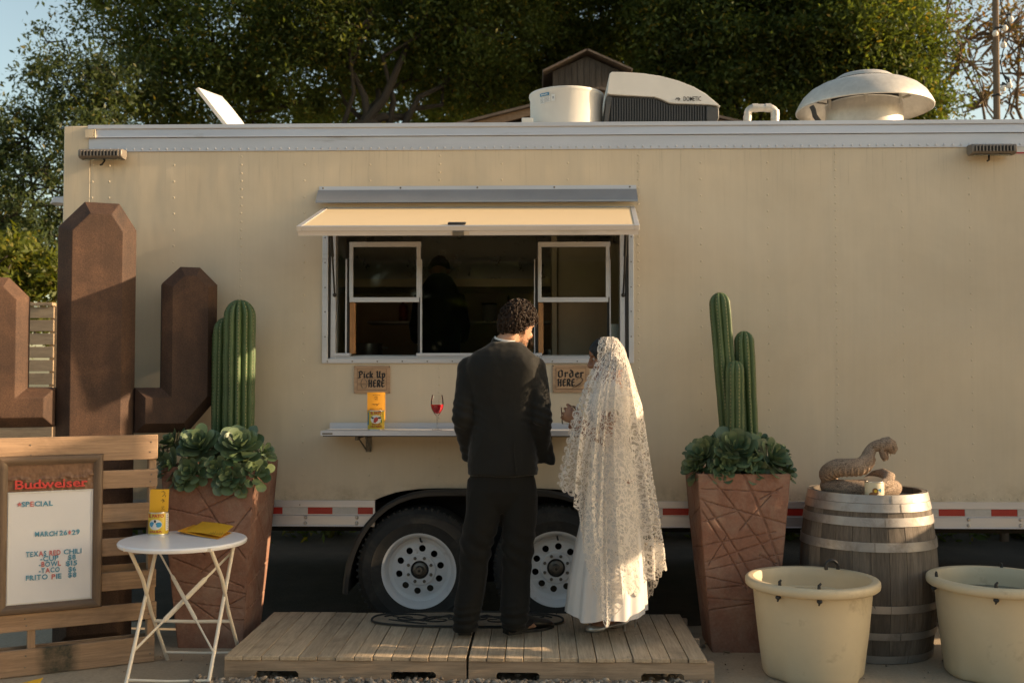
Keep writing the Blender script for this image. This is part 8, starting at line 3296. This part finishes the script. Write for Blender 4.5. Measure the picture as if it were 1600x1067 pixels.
cb.tube([hcf(0, -.03, -.03), hcf(0, -.03, -.09), pc(687, 450, .18), pc(687, 500, .08)], [.055, .055, .06, .09], 16)
cb.loft([oval(pc(cx, py, dy), w * SC * .85, b_ * .85, 20, 2.3) for py, cx, w, b_, dy in cl])
for s in (-1, 1):
    E1, W1 = pc(687 + s * 35, 526, .18), pc(687 + s * 22, 540, .42)
    cb.tube([pc(687 + s * 27, 462, .12), pc(687 + s * 35, 505, .10), E1, W1], [.045, .042, .036, .026], 12)
    hand_shape(cb, W1, basis((0, 1, -.2), (0, 0, -1)), s, (20, 25, 20), .5)
    cb.tube([pc(687 + s * 14, 640, .05), pc(687 + s * 14, 790, .05), Vector((pc(687 + s * 14, 640).x, YC + .05, .77))], [.08, .055, .04], 14)
    cb.tube([Vector((pc(687 + s * 14, 640).x, YC + .0, .765)), Vector((pc(687 + s * 14, 640).x, YC + .2, .755))], [.04, .03], 10)
CB_ = place('body', fuse(cb, 0.008, 3, None, 'body'), M['skin_man'], CK)
for sx in (-1, 1):
    e = obj('eye', MB().sphere(hcf(sx * .031, .072, .014), .0115, 10, 8), M['eye'], CB_)
    obj('iris', MB().sphere(hcf(sx * .031, .0805, .012), .0045, 8, 6), M['hair'], e)
ct = MB()
for s in (-1, 1):
    ct.tube([pc(687 + s * 14, 625, .05), pc(687 + s * 14, 790, .05), Vector((pc(687 + s * 14, 640).x, YC + .05, .80))], [.095, .072, .06], 16)
ct.loft([oval(pc(687, py, .05), 35 * SC, .14, 24, 2.3) for py in (600, 625, 650, 668)])
place('trousers', fuse(ct, 0.012, 3, None, 'trousers'), M['trouser'], CK)
obj('hair', cap_hair(hcf, male_line, .012, 36, 14, .006, 5), M['hair_black'], CK)
# squeeze bottles and tubs on the kitchen shelf
M['sauce'] = mat('dull_red_bottle', (0.35, 0.06, 0.03), 0.4)
for i, (x, r, h, m, lb) in enumerate(((-1.12, .035, .17, 'sauce', 'dull red bottle at the left end of the kitchen shelf'), (-0.98, .05, .12, 'steel', 'squat steel canister on the kitchen shelf by the red bottle'), (-0.40, .06, .15, 'paper', 'pale round container on the kitchen shelf, middle of the window'),
                                       (-0.24, .035, .18, 'sauce', 'dull red bottle on the kitchen shelf behind the groom'), (-0.10, .05, .13, 'steel', 'squat steel canister on the kitchen shelf behind the groom'))):
    o = thing('shelf_container', lb, 'container', (x, 2.28, 1.976), 0, 'containers on the kitchen shelf')
    obj('body', MB().lathe([(0, 0), (r, 0.0), (r, h * .72), (r * .9, h * .8), (r * .35, h * .86), (r * .35, h), (0, h)] if m == 'sauce' else [(0, 0), (r, 0), (r, h * .9), (r * .9, h * .92), (0, h * .92)], (x, 2.28, 1.976), 24), M[m], o, angle=40)
    obj('lid', MB().lathe([(0, h), (r * .4, h), (r * .2, h * 1.2), (0, h * 1.22)] if m == 'sauce' else [(0, h * .925), (r * 1.04, h * .925), (r * 1.04, h), (0, h)], (x, 2.28, 1.976), 20), M['black'], o, angle=40)
# things standing in the kitchen
for nm, lb, ct_, px, py, y, r, h, m in (('steel_pot', 'steel pot on the kitchen counter behind the left sash', 'pot', 575, 545, 1.95, .12, .16, 'steel'), ('steel_pot', 'small steel pot on the counter behind the right sash', 'pot', 862, 540, 1.9, .08, .11, 'steel'),
                                        ('paper_roll', 'pale paper roll behind the right side pane', 'paper roll', 961, 525, 0.33, .05, .20, 'paper')):
    c = P(px, py, y)
    zb = 1.62 if y > 1 else 1.65
    o = thing(nm, lb, ct_, (c.x, y, zb))
    if m == 'paper':
        obj('roll', MB().lathe([(0.012, 0), (r, 0), (r, h), (0.012, h), (0.012, 0)], (c.x, y, zb), 28), M[m], o)
    else:
        obj('bowl', MB().lathe([(0, 0), (r * .94, 0), (r, .012), (r, h), (r + .006, h + .004), (r - .004, h), (r - .006, .014), (0, .012)], (c.x, y, zb), 32), M[m], o)
        for s in (-1, 1):
            obj('handle', MB().tube([(c.x + s * r, y - .03, zb + h * .8), (c.x + s * (r + .03), y - .03, zb + h * .8), (c.x + s * (r + .03), y + .03, zb + h * .8), (c.x + s * r, y + .03, zb + h * .8)], .006, 6), M[m], o)
